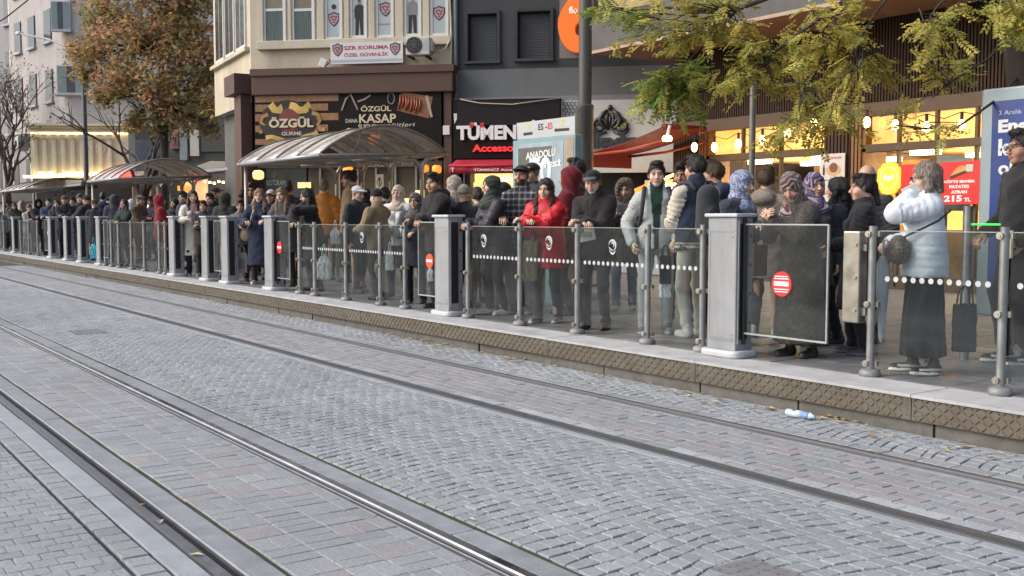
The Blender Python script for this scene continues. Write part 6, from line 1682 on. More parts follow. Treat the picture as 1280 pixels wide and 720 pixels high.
def ik(S, W, l1, l2, pole):
    S, W = Vector(S), Vector(W); d = W - S; L_ = min(d.length, (l1 + l2) * .985); L_ = max(L_, abs(l1 - l2) + .02); u = d.normalized(); W = S + u * L_
    a = (l1 * l1 - l2 * l2 + L_ * L_) / (2 * L_); h = math.sqrt(max(l1 * l1 - a * a, 0)); p = Vector(pole); p = (p - u * p.dot(u)).normalized()
    return S + u * a + p * h, W
POSES = {                                          # right wrist, left wrist (x right, y forward, z up)
    'down': ((.245, .03, .80), (-.245, .03, .80)), 'pocket': ((.21, .10, .90), (-.21, .10, .90)),
    'rest': ((-.03, .36, 1.16), (.03, .33, 1.18)), 'hold': ((.05, .27, 1.04), (-.05, .28, 1.06)),
    'clasp': ((.03, .42, 1.27), (-.05, .42, 1.27)), 'phone': ((.07, .28, 1.24), (-.09, .25, 1.18)),
    'lface': ((.16, .26, 1.10), (-.06, .17, 1.50)), 'rface': ((.08, .17, 1.47), (-.10, .33, 1.15)), 'wide': ((.20, .40, 1.15), (-.20, .40, 1.15)),
    'lback': ((.22, .05, .82), (-.12, .30, 1.12)), 'rhand': ((.10, .32, 1.12), (-.24, .05, .80))}
def hand_mesh(W, dr, up, side, curl, h):
    """Hand with palm, four unequal fingers and a thumb; x along the fingers, y to the thumb side, z to the back of the hand."""
    dr = Vector(dr).normalized(); up = Vector(up); up = (up - dr * up.dot(dr)).normalized(); th = up.cross(dr) * side
    lo, hi = (-.05, -.065, -.10), (.20, .095, .045)
    G = grid(lo, hi, h)
    d = rc(G, (-.05, 0, 0), (.01, 0, 0), .027, .025)
    d = smin(d, smin(rc(G, (.02, -.024, 0), (.082, -.028, -.002), .017, .014), rc(G, (.02, .022, 0), (.086, .026, -.002), .018, .014), .03), .02)
    for y, l, r in ((-.031, .056, .0078), (-.0105, .068, .0088), (.0105, .074, .0090), (.030, .066, .0086)):
        a1 = curl * (.9 + y * 4); a2 = curl * 1.9
        p0 = (.080, y, -.002); p1 = (p0[0] + l * .52 * math.cos(a1), y * 1.08, p0[2] - l * .52 * math.sin(a1)); p2 = (p1[0] + l * .5 * math.cos(a2), y * 1.1, p1[2] - l * .5 * math.sin(a2))
        d = smin(d, smin(rc(G, p0, p1, r * 1.12, r), rc(G, p1, p2, r, r * .85), .004), .006)
    d = smin(d, smin(rc(G, (.012, .022, -.004), (.048, .052, -.014), .015, .0105), rc(G, (.048, .052, -.014), (.080, .056, -.030), .0105, .0085), .005), .010)
    V, F = nets(d + np.zeros((len(G[0]), G[1].shape[1], G[2].shape[2]), f4), lo, h)
    M = np.array([dr, th, up], f4)
    if np.linalg.det(M.T) < 0: F = F[:, ::-1]
    return V @ M + np.array(W, f4), F
PEOPLE = []
def person(label, u, vtop, y, ang, coat=(.02, .02, .022), clen=.78, bulk=.0, quilt=0, pat=None, inner=None, sleeve=None, hoodd=False, collar=.0, cm=None,
           legs=(.02, .02, .025), skirt=None, shoes=((.03, .03, .03), (.05, .05, .05)), skin='b', hair='dark', gear='short', gc=None, gc2=None, gear2=None, g2c=None,
           pose='down', arms=None, lean=0.0, hyaw=0.0, hpitch=0.0, hroll=0.0, female=False, beard=0, old=False, glasses=None, q=1.0, fat=1.0, sh=.168, stance=.10, curl=.7, bag=None, palm=None, gloves=None):
    seed = len(PEOPLE) * 1.7 + 1
    q *= 1.0 if u > 560 else 1.3 if u > 300 else 1.9
    UM = Matrix.Translation((0, 0, .93)) @ RX(-R(lean)) @ Matrix.Translation((0, 0, -.93)); UI = UM.inverted()
    hp = UM @ Vector((0, .005, 1.60))
    # scale so that the head top reaches vtop, and place the head on column u
    top = (UM @ Vector((0, 0, 1.718 + (.025 if gear in ('hood', 'furhood', 'beanie', 'cap', 'hijab') else .012)))).z
    c = Vector((-xat(u, y), -y)); a0 = math.atan2(c.y, c.x) + R(ang); fw = Vector((math.cos(a0), math.sin(a0), 0)); rz = a0 - math.pi / 2
    y2 = y
    for _ in range(3):
        x = xat(u, y2); s = (on_y(u, vtop, y2).z - HP) / top; y2 = y + fw.y * hp.y * s
    rx = x - fw.x * hp.y * s
    if max(coat) < .05 and u < 1000:
        k_ = .8 + 1.9 * hashn(seed, 3.3); coat = tuple(c_ * k_ * t_ for c_, t_ in zip(coat, ((1.15, 1, .85), (.9, .97, 1.15), (1, 1, 1), (1.05, .97, 1))[int(seed) % 4]))
    sk = SKINS[skin]; hc = HAIRC[hair] if isinstance(hair, str) else hair
    # --- arms
    ta = arms or POSES[pose]
    A = []
    for k, w_ in zip((1, -1), ta):
        S = Vector((k * sh, -.01, 1.365)); Wt = UI @ Vector(w_)
        pole = (k * .55, -.35, -.8) if w_[2] < 1.3 else (k * .9, .1, -.7)
        E, Wt = ik(S, Wt, .285, .255, pole); A.append((k, S, E, Wt))
    b = bulk
    # --- coat
    hem_in_u = UI @ Vector((0, -.01 * 0, clen))
    def torso(G):
        d = rc(G, (0, 0, .92), (0, 0, 1.10), .163 * fat + b, .150 * fat + b, .74)
        d = smin(d, rc(G, (0, 0, 1.10), (0, .0, 1.29), .150 * fat + b, .150 + b, .70), .06)
        d = smin(d, rc((np.abs(G[0]), G[1], G[2]), (.03, -.014, 1.408), (sh - .028, -.012, 1.360), .062 + b * .55, .058 + b * .7), .06)
        d = smin(d, rc(G, (0, -.02, 1.40), (0, -.025, 1.475 + collar * .6), .085 + b * .3, .066 + collar * .35 + b * .2), .05)
        if female: d = smin(d, ell((np.abs(G[0]), G[1], G[2]), (.07, .10 + b * .7, 1.25), (.06, .05, .055)), .05)
        if clen < .9: d = smin(d, rc(G, (0, 0, .95), hem_in_u, .165 * fat + b, (.175 + max(0, .8 - clen) * .12) * fat + b, .78), .04)
        Zr = G[2] if lean == 0 else (.93 + (G[1]) * -math.sin(R(lean)) + (G[2] - .93) * math.cos(R(lean)))
        d = smax(d, clen - Zr, .012)
        if quilt: d = d + .0065 * (1 - np.abs(np.sin(math.pi * (G[2] + .008 * np.sin(11 * G[0] + 7 * G[1])) / quilt))) ** 2.2 + .004 * (1 - np.abs(np.sin(21 * G[0] + 13 * G[1] + 1.2 * np.sin(31 * G[2])))) ** 5
        if hoodd: d = smin(d, ell(G, (0, -.105 - b * .5, 1.435), (.125, .075, .085)), .03)
        return d
    def arm(G, ia):
        k, S, E, Wt = A[ia]
        d1, t1 = rc(G, S, E, .062 + b * .9, .054 + b * .8, 1, True); d2, t2 = rc(G, E, Wt, .055 + b * .8, .040 + b * .55, 1, True)
        if quilt:
            d1 = d1 + .009 * (1 - np.abs(np.sin(math.pi * t1 * .285 / quilt))) ** 2.5; d2 = d2 + .009 * (1 - np.abs(np.sin(math.pi * t2 * .255 / quilt))) ** 2.5
        d = smin(d1, d2, .03)
        fold = np.exp(-((t1 - 1) ** 2) * 14) * (d1 < d2) + np.exp(-(t2 ** 2) * 14)
        return d + .0042 * fold * np.sin(43 * t1 + 47 * t2 + 2.5 * np.sin(14 * G[0] + 9 * G[2] + seed) + seed)
    def coatf(G):
        d = torso(G)
        for i in (0, 1): d = smin(d, arm(G, i), .028)
        return d + (.0075 if not quilt else .003) * wob(G, seed) - (.009 if not quilt else .002) * crease(G, seed) + (.003 * wob(G, seed + 5, 2.1) if q < 1.2 and not quilt else 0)
    pts = [p for a in A for p in a[1:]] + [Vector((.2, .2, 1.5)), Vector((-.2, -.2, 1.5)), hem_in_u + Vector((.2, .2, -.03)), hem_in_u - Vector((.2, .2, .03)), Vector((0, -.2, 1.0))]
    mg = .09 + b
    lo = tuple(min(p[i] for p in pts) - mg for i in range(3)); hi = tuple(max(p[i] for p in pts) + mg for i in range(3)); hi = (hi[0], hi[1], max(hi[2], 1.56))
    h = .0125 * q; G = grid(lo, hi, h); V, F = nets(coatf(G), lo, h)
    C = np.tile(np.array(coat, f4), (len(V), 1)); g = vg(V); ax = np.abs(V[:, 0])
    dt, da = torso(g), np.minimum(arm(g, 0), arm(g, 1)); isarm = da < dt - .004
    if sleeve is not None: C[isarm] = sleeve
    if pat == 'plaid':
        k1 = (np.mod(V[:, 2], .07) < .02); k2 = (np.mod(V[:, 0] + .3 * V[:, 1], .07) < .02); C[k1] = (.18, .18, .19); C[k2] = (.14, .14, .15); C[k1 & k2] = (.32, .32, .33)
    elif pat == 'tweed':
        n = hashn(np.floor(V[:, 0] * 90), np.floor(V[:, 2] * 90), np.floor(V[:, 1] * 90)); C = np.clip(C * (.55 + n[:, None] * 1.0), 0, 1)
    elif pat == 'rib':                             # striped knit waistband
        zz = V[:, 2]; m = (zz < clen + .075) & ~isarm; C[m] = np.where((np.mod(zz[m], .024) < .012)[:, None], np.array((.02, .025, .05), f4), np.array((.45, .42, .34), f4))
    fr = (V[:, 1] > .02) & ~isarm
    if inner is not None: m = fr & (ax < .028 + .10 * np.clip(V[:, 2] - 1.05, 0, .4)); C[m] = inner
    else: m = fr & (ax < .006 * q) & (V[:, 2] > clen); C[m] = C[m] * .35 + .03
    root = None
    parts = []
    # --- body: head, neck, hands and the hidden trunk as one mesh
    hk = .0052 * q
    G = grid((-.10, -.15, -.22), (.10, .13, .13), hk); hf = head_field(G, female, fat if fat > 1 else 1); HV, HF = nets(hf, (-.10, -.15, -.22), hk); HC = head_color(HV, sk, hc, beard, female, old, gear in ('short', 'bun', 'tied', 'cap', 'flatcap'))
    HM = UM @ Matrix.Translation((0, -.02, 1.47)) @ Matrix.Rotation(R(hyaw), 4, 'Z') @ RX(-R(hpitch)) @ Matrix.Rotation(R(hroll), 4, 'Y') @ RX(R(lean * .55)) @ Matrix.Translation((0, .022, .136)) @ Matrix.Scale(1.06, 4)
    parts.append((apply(HM, HV), HF, HC))
    for i, (k, S, E, Wt) in enumerate(A):
        dr = (Wt - E).normalized(); up = Vector((0, 0, 1)) if Wt.z > .95 else Vector((k, 0, .1))
        if Wt.z > 1.35: up = Vector((k * .6, .6, 0))
        if palm and palm[i]: up = Vector(palm[i])
        if Wt.z > .95 and Wt.z < 1.35: dr = (dr + Vector((0, .15, -.25))).normalized()
        hv, hf_ = hand_mesh(Wt + dr * .012, dr, up, k, curl, .0058 * q); parts.append((apply(UM, hv), hf_, gloves or sk))
    cl = .034; lo2, hi2 = (-.42, -.35, .08), (.42, .35, 1.5)
    G2 = grid(lo2, hi2, .03)
    d = smin(rc(G2, (0, 0, .95), (0, 0, 1.3), .12, .12, .6), rc((np.abs(G2[0]), G2[1], G2[2]), (.09, 0, .9), (stance * .9, 0, .1), .05, .032), .03)
    V2, F2 = nets(d, lo2, .03); keep = V2[:, 2:3] > .93; V2 = np.where(keep, apply(UM, V2), V2); parts.append((V2, F2, sk))
    root = mk('person', parts, m_skin, None)
    mk('coat' if clen < .85 else 'jacket', [(apply(UM, V), F, C)], cm or (m_puff if quilt else m_cloth), root)
    # --- legs
    if skirt:
        zh, rw = skirt; lo = (-.34, -.30, zh - .05); hi = (.34, .30, 1.06); h = .016 * q; G = grid(lo, hi, h)
        d = rc(G, (0, 0, .95), (0, 0, zh), .15 * fat, rw, .8) + .014 * np.sin(9 * np.arctan2(G[0], G[1]) + 3 * np.sin(5 * G[2] + seed)) * np.clip(1.1 - G[2], 0, 1) + .004 * wob(G, seed)
        V, F = nets(smax(d, zh - G[2], .01), lo, h); mk('skirt', [(V, F, legs)], m_cloth, root)
    lp = []
    for k in (1, -1):
        fx, fy = k * stance, (.03 if k > 0 else -.02) * (1 + (seed % 3) * .6)
        ft = Vector((fx, fy, .085)); hipj = Vector((k * .085, 0, .90)); kn, _ = ik(hipj, ft, .41, .41, (k * .15, 1, 0))
        if not skirt or skirt[0] > .3:
            lo = (min(fx, k * .085) - .17, -.2, .03); hi = (max(fx, k * .085) + .17, .22, 1.04); h = .0155 * q; G = grid(lo, hi, h)
            d = smin(rc(G, hipj, kn, .088 * fat, .064), rc(G, kn, (fx, fy - .01, .07), .064, .055), .03); d = smin(d, rc(G, (0, 0, .93), (k * .06, 0, .95), .12, .13, .75), .05)
            d = smax(d, .055 - G[2], .01) + .005 * wob(G, seed + k) + .007 * np.sin(60 * G[2] + 9 * G[0] + seed) * np.clip(1 - G[2] * 3.2, 0, 1)
            V, F = nets(d, lo, h); lp.append((V, F, legs))
        lo = (fx - .08, fy - .11, -.004); hi = (fx + .08, fy + .22, .15); h = .0095 * q; G = grid(lo, hi, h); o = k * .02
        d = smin(rc(G, (fx, fy - .045, .045), (fx + o, fy + .125, .030), .042, .037), rc(G, (fx, fy - .02, .06), (fx, fy - .02, .11), .044, .044), .03)
        d = smin(d, ell(G, (fx + o * .6, fy + .05, .016), (.047, .125, .020)), .008); d = smax(d, .001 - G[2], .004)
        V, F = nets(d, lo, h); Cc = np.where((V[:, 2] < .03)[:, None], np.array(shoes[1], f4), np.array(shoes[0], f4))
        if len(shoes) > 2: m = (np.abs(V[:, 2] - .052) < .009) & (V[:, 1] < fy + .1); Cc[m] = shoes[2]
        mk('shoe', [(V, F, Cc)], m_shoe, root)
    if lp: mk('trousers', lp, m_cloth, root)
    # --- hair, hats, scarves, glasses
    for kind, cc, c2 in ((gear, gc if gc is not None else hc, gc2), (gear2, g2c, None)):
        if not kind: continue
        for nm, m, V, F, C in headgear(kind, np.array(cc, f4), c2, .0058 * q, int(seed * 3)):
            pp = [(apply(HM, V), F, C)]
            if nm == 'hair' and u > 180:
                v2, f2, c2_ = locks(V, F, cc, int((700 if kind in ('long', 'bob') else 480) / q), .075 if kind in ('long', 'bob') else .04, seed, .0022 * q ** .5); pp.append((apply(HM, v2), f2, c2_))
            mk(nm, pp, m, root)
    if glasses:
        gb_ = MB()
        for k in (-1, 1):
            gb_.tube([(k * .033 + .022 * math.cos(i * .524), .104, .0 + .017 * math.sin(i * .524)) for i in range(13)], .0026, 5); gb_.tube([(k * .056, .102, .004), (k * .078, .05, .006), (k * .080, -.02, .006)], .0024, 5)
        gb_.tube([(-.011, .106, .004), (.011, .106, .004)], .0024, 5); gb_.v = [tuple(HM @ Vector(p)) for p in gb_.v]; go = gb_.build('glasses', m_blk, root, smooth=True)
        if glasses == 'sun':
            lb_ = MB()
            for k in (-1, 1): lb_.add([(k * .033 + .021 * math.cos(i * .524), .1045, .016 * math.sin(i * .524)) for i in range(12)], [tuple(range(12))])
            lb_.v = [tuple(HM @ Vector(p)) for p in lb_.v]; lb_.build('lens', m_blk, go)
    root.location = (rx, y, HP); root.rotation_euler = (0, 0, rz); root.scale = (s, s, s)
    tag(root, label, 'person', 'people waiting on the tram platform')
    M = Matrix.Translation(root.location) @ Matrix.Rotation(rz, 4, 'Z') @ Matrix.Scale(s, 4)
    info = dict(root=root, M=M, UM=UM, HM=HM, A=A, s=s, rz=rz)
    PEOPLE.append(info)
    return info
BLK, NAVY, CHAR = (.018, .018, .021), (.016, .021, .038), (.042, .043, .047)
JEAN, GREYJ = (.10, .14, .20), (.16, .17, .18)
WSH = ((.50, .49, .46), (.5, .5, .48)); DSH = ((.02, .02, .02), (.04, .04, .04)); GSH = ((.18, .18, .18), (.4, .4, .4)); SNK = ((.02, .02, .025), (.55, .55, .53), (.5, .5, .5))
P_ = person
man_glasses = P_('young man in glasses and black hooded coat at the right edge', 1274, 164, 8.3, -62, BLK, .80, .015, hoodd=True, gear='short', hair='black', glasses='clear', arms=((.22, .16, .98), (-.22, .10, .92)), legs=(.015, .015, .018), shoes=SNK, skin='c')
puffer = P_('woman in pale blue quilted puffer jacket holding a phone to her face', 1156, 203, 7.2, -80, (.66, .71, .77), .80, .042, .058, female=True, gear='bob', hair=(.20, .16, .13), glasses='clear', arms=((.10, .24, 1.08), (-.045, .135, 1.455)), legs=(.016, .019, .024), skirt=(.15, .22), shoes=SNK, fat=1.12, skin='d', hpitch=4)
black_w = P_('woman with tied black hair in a black coat, facing left by the receiver box', 1076, 219, 7.75, -84, BLK, .45, .03, female=True, gear='tied', hair='black', pose='hold', legs=BLK, shoes=((.03, .035, .05), (.12, .12, .13)), fat=1.15, skin='b')
P_('bald man seen from behind the black coated woman', 1083, 206, 8.5, 165, CHAR, .78, .02, gear='fringe', hair='dark', legs=BLK, skin='b')
P_('dark haired woman in black between the grey robe and the black coat', 1045, 222, 8.3, -100, CHAR, .7, .03, female=True, gear='long', hair='black', pose='hold', legs=BLK)
robe = P_('woman in long grey tweed coat and striped headscarf leaning over the gate', 988, 213, 7.22, -42, (.066, .058, .050), .14, .02, pat='tweed', female=True, gear='hijab', gc=(.02, .018, .02), gc2=[(.30, .27, .25), (.10, .03, .04), (.20, .16, .13)], pose='clasp', lean=13, hpitch=22, hyaw=22, legs=(.03, .028, .028), shoes=DSH, fat=1.0, cm=m_knit, skirt=(.12, .21))
P_('woman in purple patterned headscarf half hidden behind the tweed coat', 1017, 215, 7.95, 30, CHAR, .6, .02, female=True, gear='hijab', gc=(.10, .06, .14), gc2=[(.32, .28, .36), (.04, .03, .05)], legs=BLK)
blue_scarf = P_('woman in blue and white patterned headscarf and navy jacket leaning on the pillar', 929, 213, 7.3, 62, NAVY, .80, .035, female=True, gear='hijab', gc=(.34, .38, .48), gc2=[(.06, .09, .22)], pose='rest', lean=12, legs=(.05, .07, .10), shoes=WSH, fat=1.1, skin='d')
fur_w = P_('brown haired woman in beige coat with fluffy collar, seen from behind', 958, 211, 8.1, 160, (.27, .235, .205), .62, .04, female=True, hoodd=True, gear='short', hair='brown', legs=(.03, .05, .07), shoes=WSH, cm=m_fur)
varsity = P_('young man in navy varsity jacket with cream sleeves and cream trousers, back turned', 868, 195, 7.55, -148, (.012, .019, .042), .84, .025, pat='rib', sleeve=(.55, .50, .42), collar=.04, gear='short', hair='black', pose='hold', legs=(.55, .52, .46), shoes=WSH, skin='b', hyaw=14)
denim = P_('young man in pale denim jacket over a dark green shirt and pale jeans', 820, 203, 7.45, 2, (.42, .44, .43), .86, .015, inner=(.012, .035, .028), collar=.05, gear='short', hair='black', pose='rhand', arms=((.24, .10, .92), (-.20, .16, .96)), legs=(.40, .42, .44), shoes=GSH, skin='d', stance=.12)
P_('bearded man looking out between the denim jacket and the varsity jacket', 851, 206, 8.6, -12, CHAR, .78, .02, gear='short', hair='black', beard=.6, skin='c', legs=BLK)
P_('man in navy hooded jacket behind the backpack, face turned left', 890, 203, 8.35, -115, NAVY, .78, .035, hoodd=True, gear='short', hair='brown', legs=BLK, skin='a')
furhood = P_('person in dark coat with grey fur hood looking at a phone', 781, 222, 9.0, -6, (.035, .030, .034), .62, .025, female=True, gear='furhood', gc=(.035, .03, .034), gc2=[(.17, .14, .12)], arms=((.07, .28, 1.26), (-.10, .22, 1.12)), hpitch=14, legs=(.13, .17, .24), shoes=((.40, .34, .28), (.3, .26, .2)))
oldman = P_('old man with white beard in black cap and hood leaning on the glass', 741, 211, 7.2, -24, (.018, .019, .022), .76, .03, gear='cap', gc=(.014, .014, .016), gc2=[(.10, .10, .11)], hoodd=True, collar=.07, beard=.8, old=True, pose='rest', lean=8, hpitch=10, legs=(.03, .034, .034), shoes=((.10, .04, .03), (.03, .02, .02)), fat=1.08, skin='b', hyaw=6)  # grey highlight on the cap visor is put into its colour
P_('person in maroon hood in profile behind the red coat', 710, 208, 8.0, -105, (.12, .012, .020), .7, .03, gear='hood', gc=(.13, .014, .022), skin='b', legs=BLK)
P_('tall dark haired man behind the maroon hood', 719, 199, 8.8, -95, BLK, .78, .02, gear='short', hair='black', legs=BLK, skin='b')
red = P_('young woman in bright red hooded coat with long dark hair leaning on the glass', 680, 224, 7.22, -28, (.52, .010, .018), .66, .04, .0, hoodd=True, collar=.05, female=True, gear='long', hair='dark', arms=((.06, .38, 1.22), (.14, .33, 1.24)), lean=10, hyaw=8, hroll=-4, legs=(.05, .05, .055), shoes=((.22, .22, .22), (.5, .5, .5)), skin='d', cm=m_puff)
plaid = P_('bearded man in black cap and dark plaid shirt jacket', 651, 205, 7.6, -22, (.022, .024, .028), .74, .02, pat='plaid', collar=.04, gear='cap', gc=BLK, hair='black', beard=.9, legs=(.20, .23, .27), shoes=GSH, skin='b', pose='rhand', hpitch=-6)
P_('man in dark cap right behind the bearded man in plaid', 664, 202, 8.4, -45, CHAR, .78, .02, gear='cap', gc=(.03, .02, .02), gc2=[(.3, .3, .28)], hair='dark', legs=BLK)
olive = P_('woman in olive green headscarf and glossy black puffer jacket facing left', 611, 219, 7.3, -66, (.016, .017, .021), .72, .035, .11, female=True, gear='hijab', gc=(.040, .048, .040), arms=((-.02, .40, 1.14), (.03, .38, 1.15)), lean=10, hpitch=-8, legs=(.02, .02, .024), shoes=((.45, .42, .40), (.5, .48, .46)), skin='d')
P_('person with raised black hood close behind the olive headscarf', 630, 228, 7.55, 165, (.014, .015, .018), .7, .03, gear='hood', gc=(.012, .012, .014), legs=BLK)
P_('bluish grey jacketed person half hidden left of the olive headscarf', 597, 236, 8.0, -160, (.10, .13, .17), .78, .03, gear='short', hair='dark', legs=BLK)
black_m = P_('heavy set man in black jacket leaning on the pillar, head turned left', 541, 217, 7.2, -62, (.015, .015, .019), .74, .045, hoodd=True, gear='short', hair='black', beard=.25, arms=((-.12, .38, 1.13), (.08, .36, 1.14)), lean=11, hyaw=18, legs=BLK, shoes=DSH, fat=1.2, skin='a')
P_('woman in cream patterned headscarf behind the man in the black jacket', 567, 219, 8.2, -130, CHAR, .7, .02, female=True, gear='hijab', gc=(.40, .36, .30), gc2=[(.16, .13, .11)], legs=BLK)
P_('person in beige knitted hood with their back turned, right of the black jacket', 581, 231, 7.5, 150, (.013, .013, .016), .7, .03, gear='beanie', gc=(.30, .25, .19), hair='brown', legs=BLK)
cupw = P_('woman in glasses and dark patterned headscarf beside the leaning man', 519, 240, 7.35, -20, (.022, .022, .027), .6, .03, female=True, gear='hijab', gc=(.05, .055, .05), gc2=[(.14, .13, .12)], glasses='clear', pose='rface', arms=((.12, .30, 1.12), (-.10, .34, 1.12)), lean=4, legs=BLK, skin='b')
shawl = P_('woman in beige headscarf with a white shawl over her shoulder', 498, 231, 7.75, -22, (.55, .56, .58), .8, .04, female=True, gear='hijab', gc=(.40, .33, .27), legs=BLK, skin='b', pose='hold')
tan = P_('man in black beanie and tan jacket leaning on the glass, back turned', 470, 236, 7.25, -135, (.21, .155, .095), .78, .035, collar=.03, gear='beanie', gc=(.012, .012, .013), hair='dark', arms=((-.05, .36, 1.14), (-.16, .30, 1.12)), lean=6, legs=(.035, .035, .035), shoes=DSH, skin='d')
P_('old man in pale grey cap and dark navy jacket, face turned right', 447, 231, 7.6, 48, (.020, .026, .038), .78, .025, gear='cap', gc=(.42, .43, .46), hair='grey', beard=.25, hpitch=8, legs=BLK, shoes=DSH, skin='a', old=True)
P_('tall man with dark hair bun and tan jacket standing above the crowd', 437, 214, 8.7, -88, (.28, .20, .13), .78, .03, gear='bun', hair='black', legs=BLK, skin='d', beard=.3)
P_('man in orange quilted puffer jacket seen from behind', 406, 226, 8.6, 172, (.48, .19, .03), .78, .06, .10, gear='short', hair='grey', legs=BLK, fat=1.15)
facew = P_('woman with long black hair in black coat resting her cheek on her hand', 384, 236, 7.25, -75, (.011, .011, .014), .55, .025, female=True, gear='long', hair='black', arms=((-.05, .36, 1.14), (-.02, .17, 1.46)), lean=12, legs=BLK, shoes=DSH, skin='d', hpitch=6)
greyw = P_('fair haired woman in charcoal coat with one arm on the pillar cap', 353, 235, 7.35, -32, (.075, .072, .080), .6, .03, female=True, gear='long', hair='light', arms=((.12, .40, 1.15), (-.05, .38, 1.16)), lean=13, hroll=6, legs=BLK, shoes=DSH, skin='d')
P_('black haired man with his back turned behind the fair haired woman', 361, 228, 8.2, 175, (.03, .035, .035), .7, .04, gear='short', hair='black', legs=BLK)
P_('person in white baseball cap between two fair haired women', 340, 236, 7.9, -25, (.03, .035, .05), .78, .02, gear='cap', gc=(.56, .56, .62), gc2=[(.05, .06, .09)], hair='dark', legs=BLK, hpitch=8)
blonde = P_('blonde woman in navy coat with pale blue scarf beside the grey pillar', 325, 236, 7.2, -12, (.011, .014, .028), .35, .03, female=True, gear='long', hair='blond', collar=.05, arms=((.18, .30, 1.14), (-.15, .38, 1.16)), lean=4, legs=BLK, shoes=((.40, .38, .37), (.5, .5, .5)), skin='d')
P_('man in dark sunglasses behind the blonde woman', 315, 230, 8.2, -8, BLK, .78, .02, gear='short', hair='black', glasses='sun', beard=.5, legs=BLK, skin='a')
P_('dark haired man turned away behind the man in sunglasses', 304, 238, 8.6, 170, CHAR, .78, .02, gear='short', hair='black', legs=BLK)
P_('young woman with tied back hair in grey jacket, lower than the others', 301, 250, 7.2, -6, (.13, .14, .15), .78, .01, female=True, gear='tied', hair='dark', pose='rest', legs=BLK, shoes=DSH, skin='a')
P_('person in dark olive hood with back turned right of the cap wearer', 283, 240, 7.4, 150, (.028, .030, .024), .7, .04, gear='hood', gc=(.035, .036, .028), legs=BLK)
P_('man in black cap facing right above the small girl', 271, 233, 7.8, 80, (.016, .016, .018), .78, .03, gear='cap', gc=(.02, .02, .02), hair='dark', legs=BLK, skin='a')
P_('small dark haired girl in black leaning between two grey pillars', 255, 251, 7.2, -14, (.014, .015, .018), .7, .02, female=True, gear='tied', hair='dark', pose='rest', legs=(.02, .025, .02), shoes=GSH, skin='a')
P_('dark haired boy looking over the small girl', 263, 242, 7.6, -32, BLK, .78, .02, gear='short', hair='black', legs=BLK, skin='b')
P_('woman with long dark hair in a long cream coat at the open gate', 242, 238, 7.1, 8, (.58, .54, .47), .42, .02, inner=(.40, .25, .24), female=True, gear='long', hair='dark', arms=((.16, .36, 1.16), (-.05, .34, 1.12)), legs=BLK, shoes=((.06, .06, .07), (.3, .3, .3)), skin='d')
P_('person in black with dark hair behind the cream coat', 230, 240, 7.8, -60, BLK, .7, .03, gear='short', hair='black', legs=BLK)
P_('woman in black headscarf far behind between the red hood and cream coat', 219, 247, 8.2, -40, BLK, .7, .02, female=True, gear='hijab', gc=(.02, .02, .022), legs=BLK)
P_('person in red jacket with raised red hood and black hat', 202, 243, 7.2, 95, (.19, .014, .02), .7, .03, gear='hood', gc=(.21, .018, .024), gear2='beanie', g2c=(.02, .02, .02), pose='rest', legs=BLK, skin='b')
P_('old man in dark flat cap and brown jacket leaning over the barrier', 177, 244, 7.2, 55, (.075, .050, .038), .76, .04, gear='flatcap', gc=(.055, .055, .058), hair='grey', beard=.4, pose='rest', lean=8, legs=BLK, skin='a')
P_('person in white hood with back turned behind the flat cap', 166, 249, 7.7, 160, (.03, .035, .04), .7, .03, gear='hood', gc=(.60, .60, .60), legs=BLK)
P_('woman in dark green jacket left of the man in the flat cap', 156, 249, 7.2, -40, (.014, .030, .026), .7, .03, female=True, gear='long', hair='dark', pose='rest', legs=(.02, .03, .03), skin='b')
P_('person in charcoal hood, back turned, beside the dark green jacket', 145, 243, 7.35, 155, (.020, .022, .036), .6, .05, gear='hood', gc=(.05, .05, .058), legs=BLK)
P_('dark haired person in navy coat with pale blue collar seen from behind', 130, 241, 7.9, 170, (.016, .022, .042), .7, .03, gear='short', hair='black', hoodd=True, legs=BLK)
P_('person in black coat with mustard fur collar above the turquoise bag', 120, 249, 7.35, 150, (.013, .013, .016), .5, .03, gear='beanie', gc=(.10, .08, .035), hair='brown', arms=((.2, .05, .82), (-.25, .3, 1.15)), legs=BLK)
P_('person in black knitted hat reaching out over the grey pillar', 109, 244, 7.5, -140, (.016, .017, .022), .7, .04, gear='beanie', gc=(.02, .02, .026), hair='black', arms=((.1, .42, 1.2), (-.1, .4, 1.16)), legs=BLK)
P_('woman with pale face mask behind the black knitted hat', 101, 243, 7.9, 20, CHAR, .7, .02, female=True, gear='short', hair='dark', legs=BLK)
P_('dark haired person in the gap left of the face mask', 92, 247, 8.4, -20, (.02, .025, .04), .7, .02, gear='short', hair='black', legs=BLK)
P_('man in brown knitted hat and black jacket behind the middle pillar', 82, 244, 7.25, -6, (.015, .016, .022), .78, .03, gear='beanie', gc=(.09, .065, .035), hair='dark', pose='rest', legs=BLK, skin='a')
P_('woman with black hair in black between two men far down the platform', 72, 250, 7.3, -10, (.014, .014, .018), .7, .02, female=True, gear='long', hair='black', pose='rest', legs=BLK, skin='d')
P_('man with parted dark hair in navy jacket behind the orange disc', 62, 248, 7.3, -16, (.014, .018, .035), .78, .03, gear='short', hair='dark', pose='rest', legs=BLK, skin='d')
P_('person in big black fur hat and black coat far down the platform', 49, 249, 7.3, 6, BLK, .6, .03, gear='furhood', gc=(.012, .012, .013), gc2=[(.016, .015, .016)], pose='rest', legs=BLK, skin='a')
P_('woman in pale cardigan far left leaning over the barrier', 38, 256, 7.25, 14, (.40, .38, .35), .7, .02, inner=BLK, female=True, gear='tied', hair='brown', pose='rest', lean=10, legs=GREYJ, skin='d')
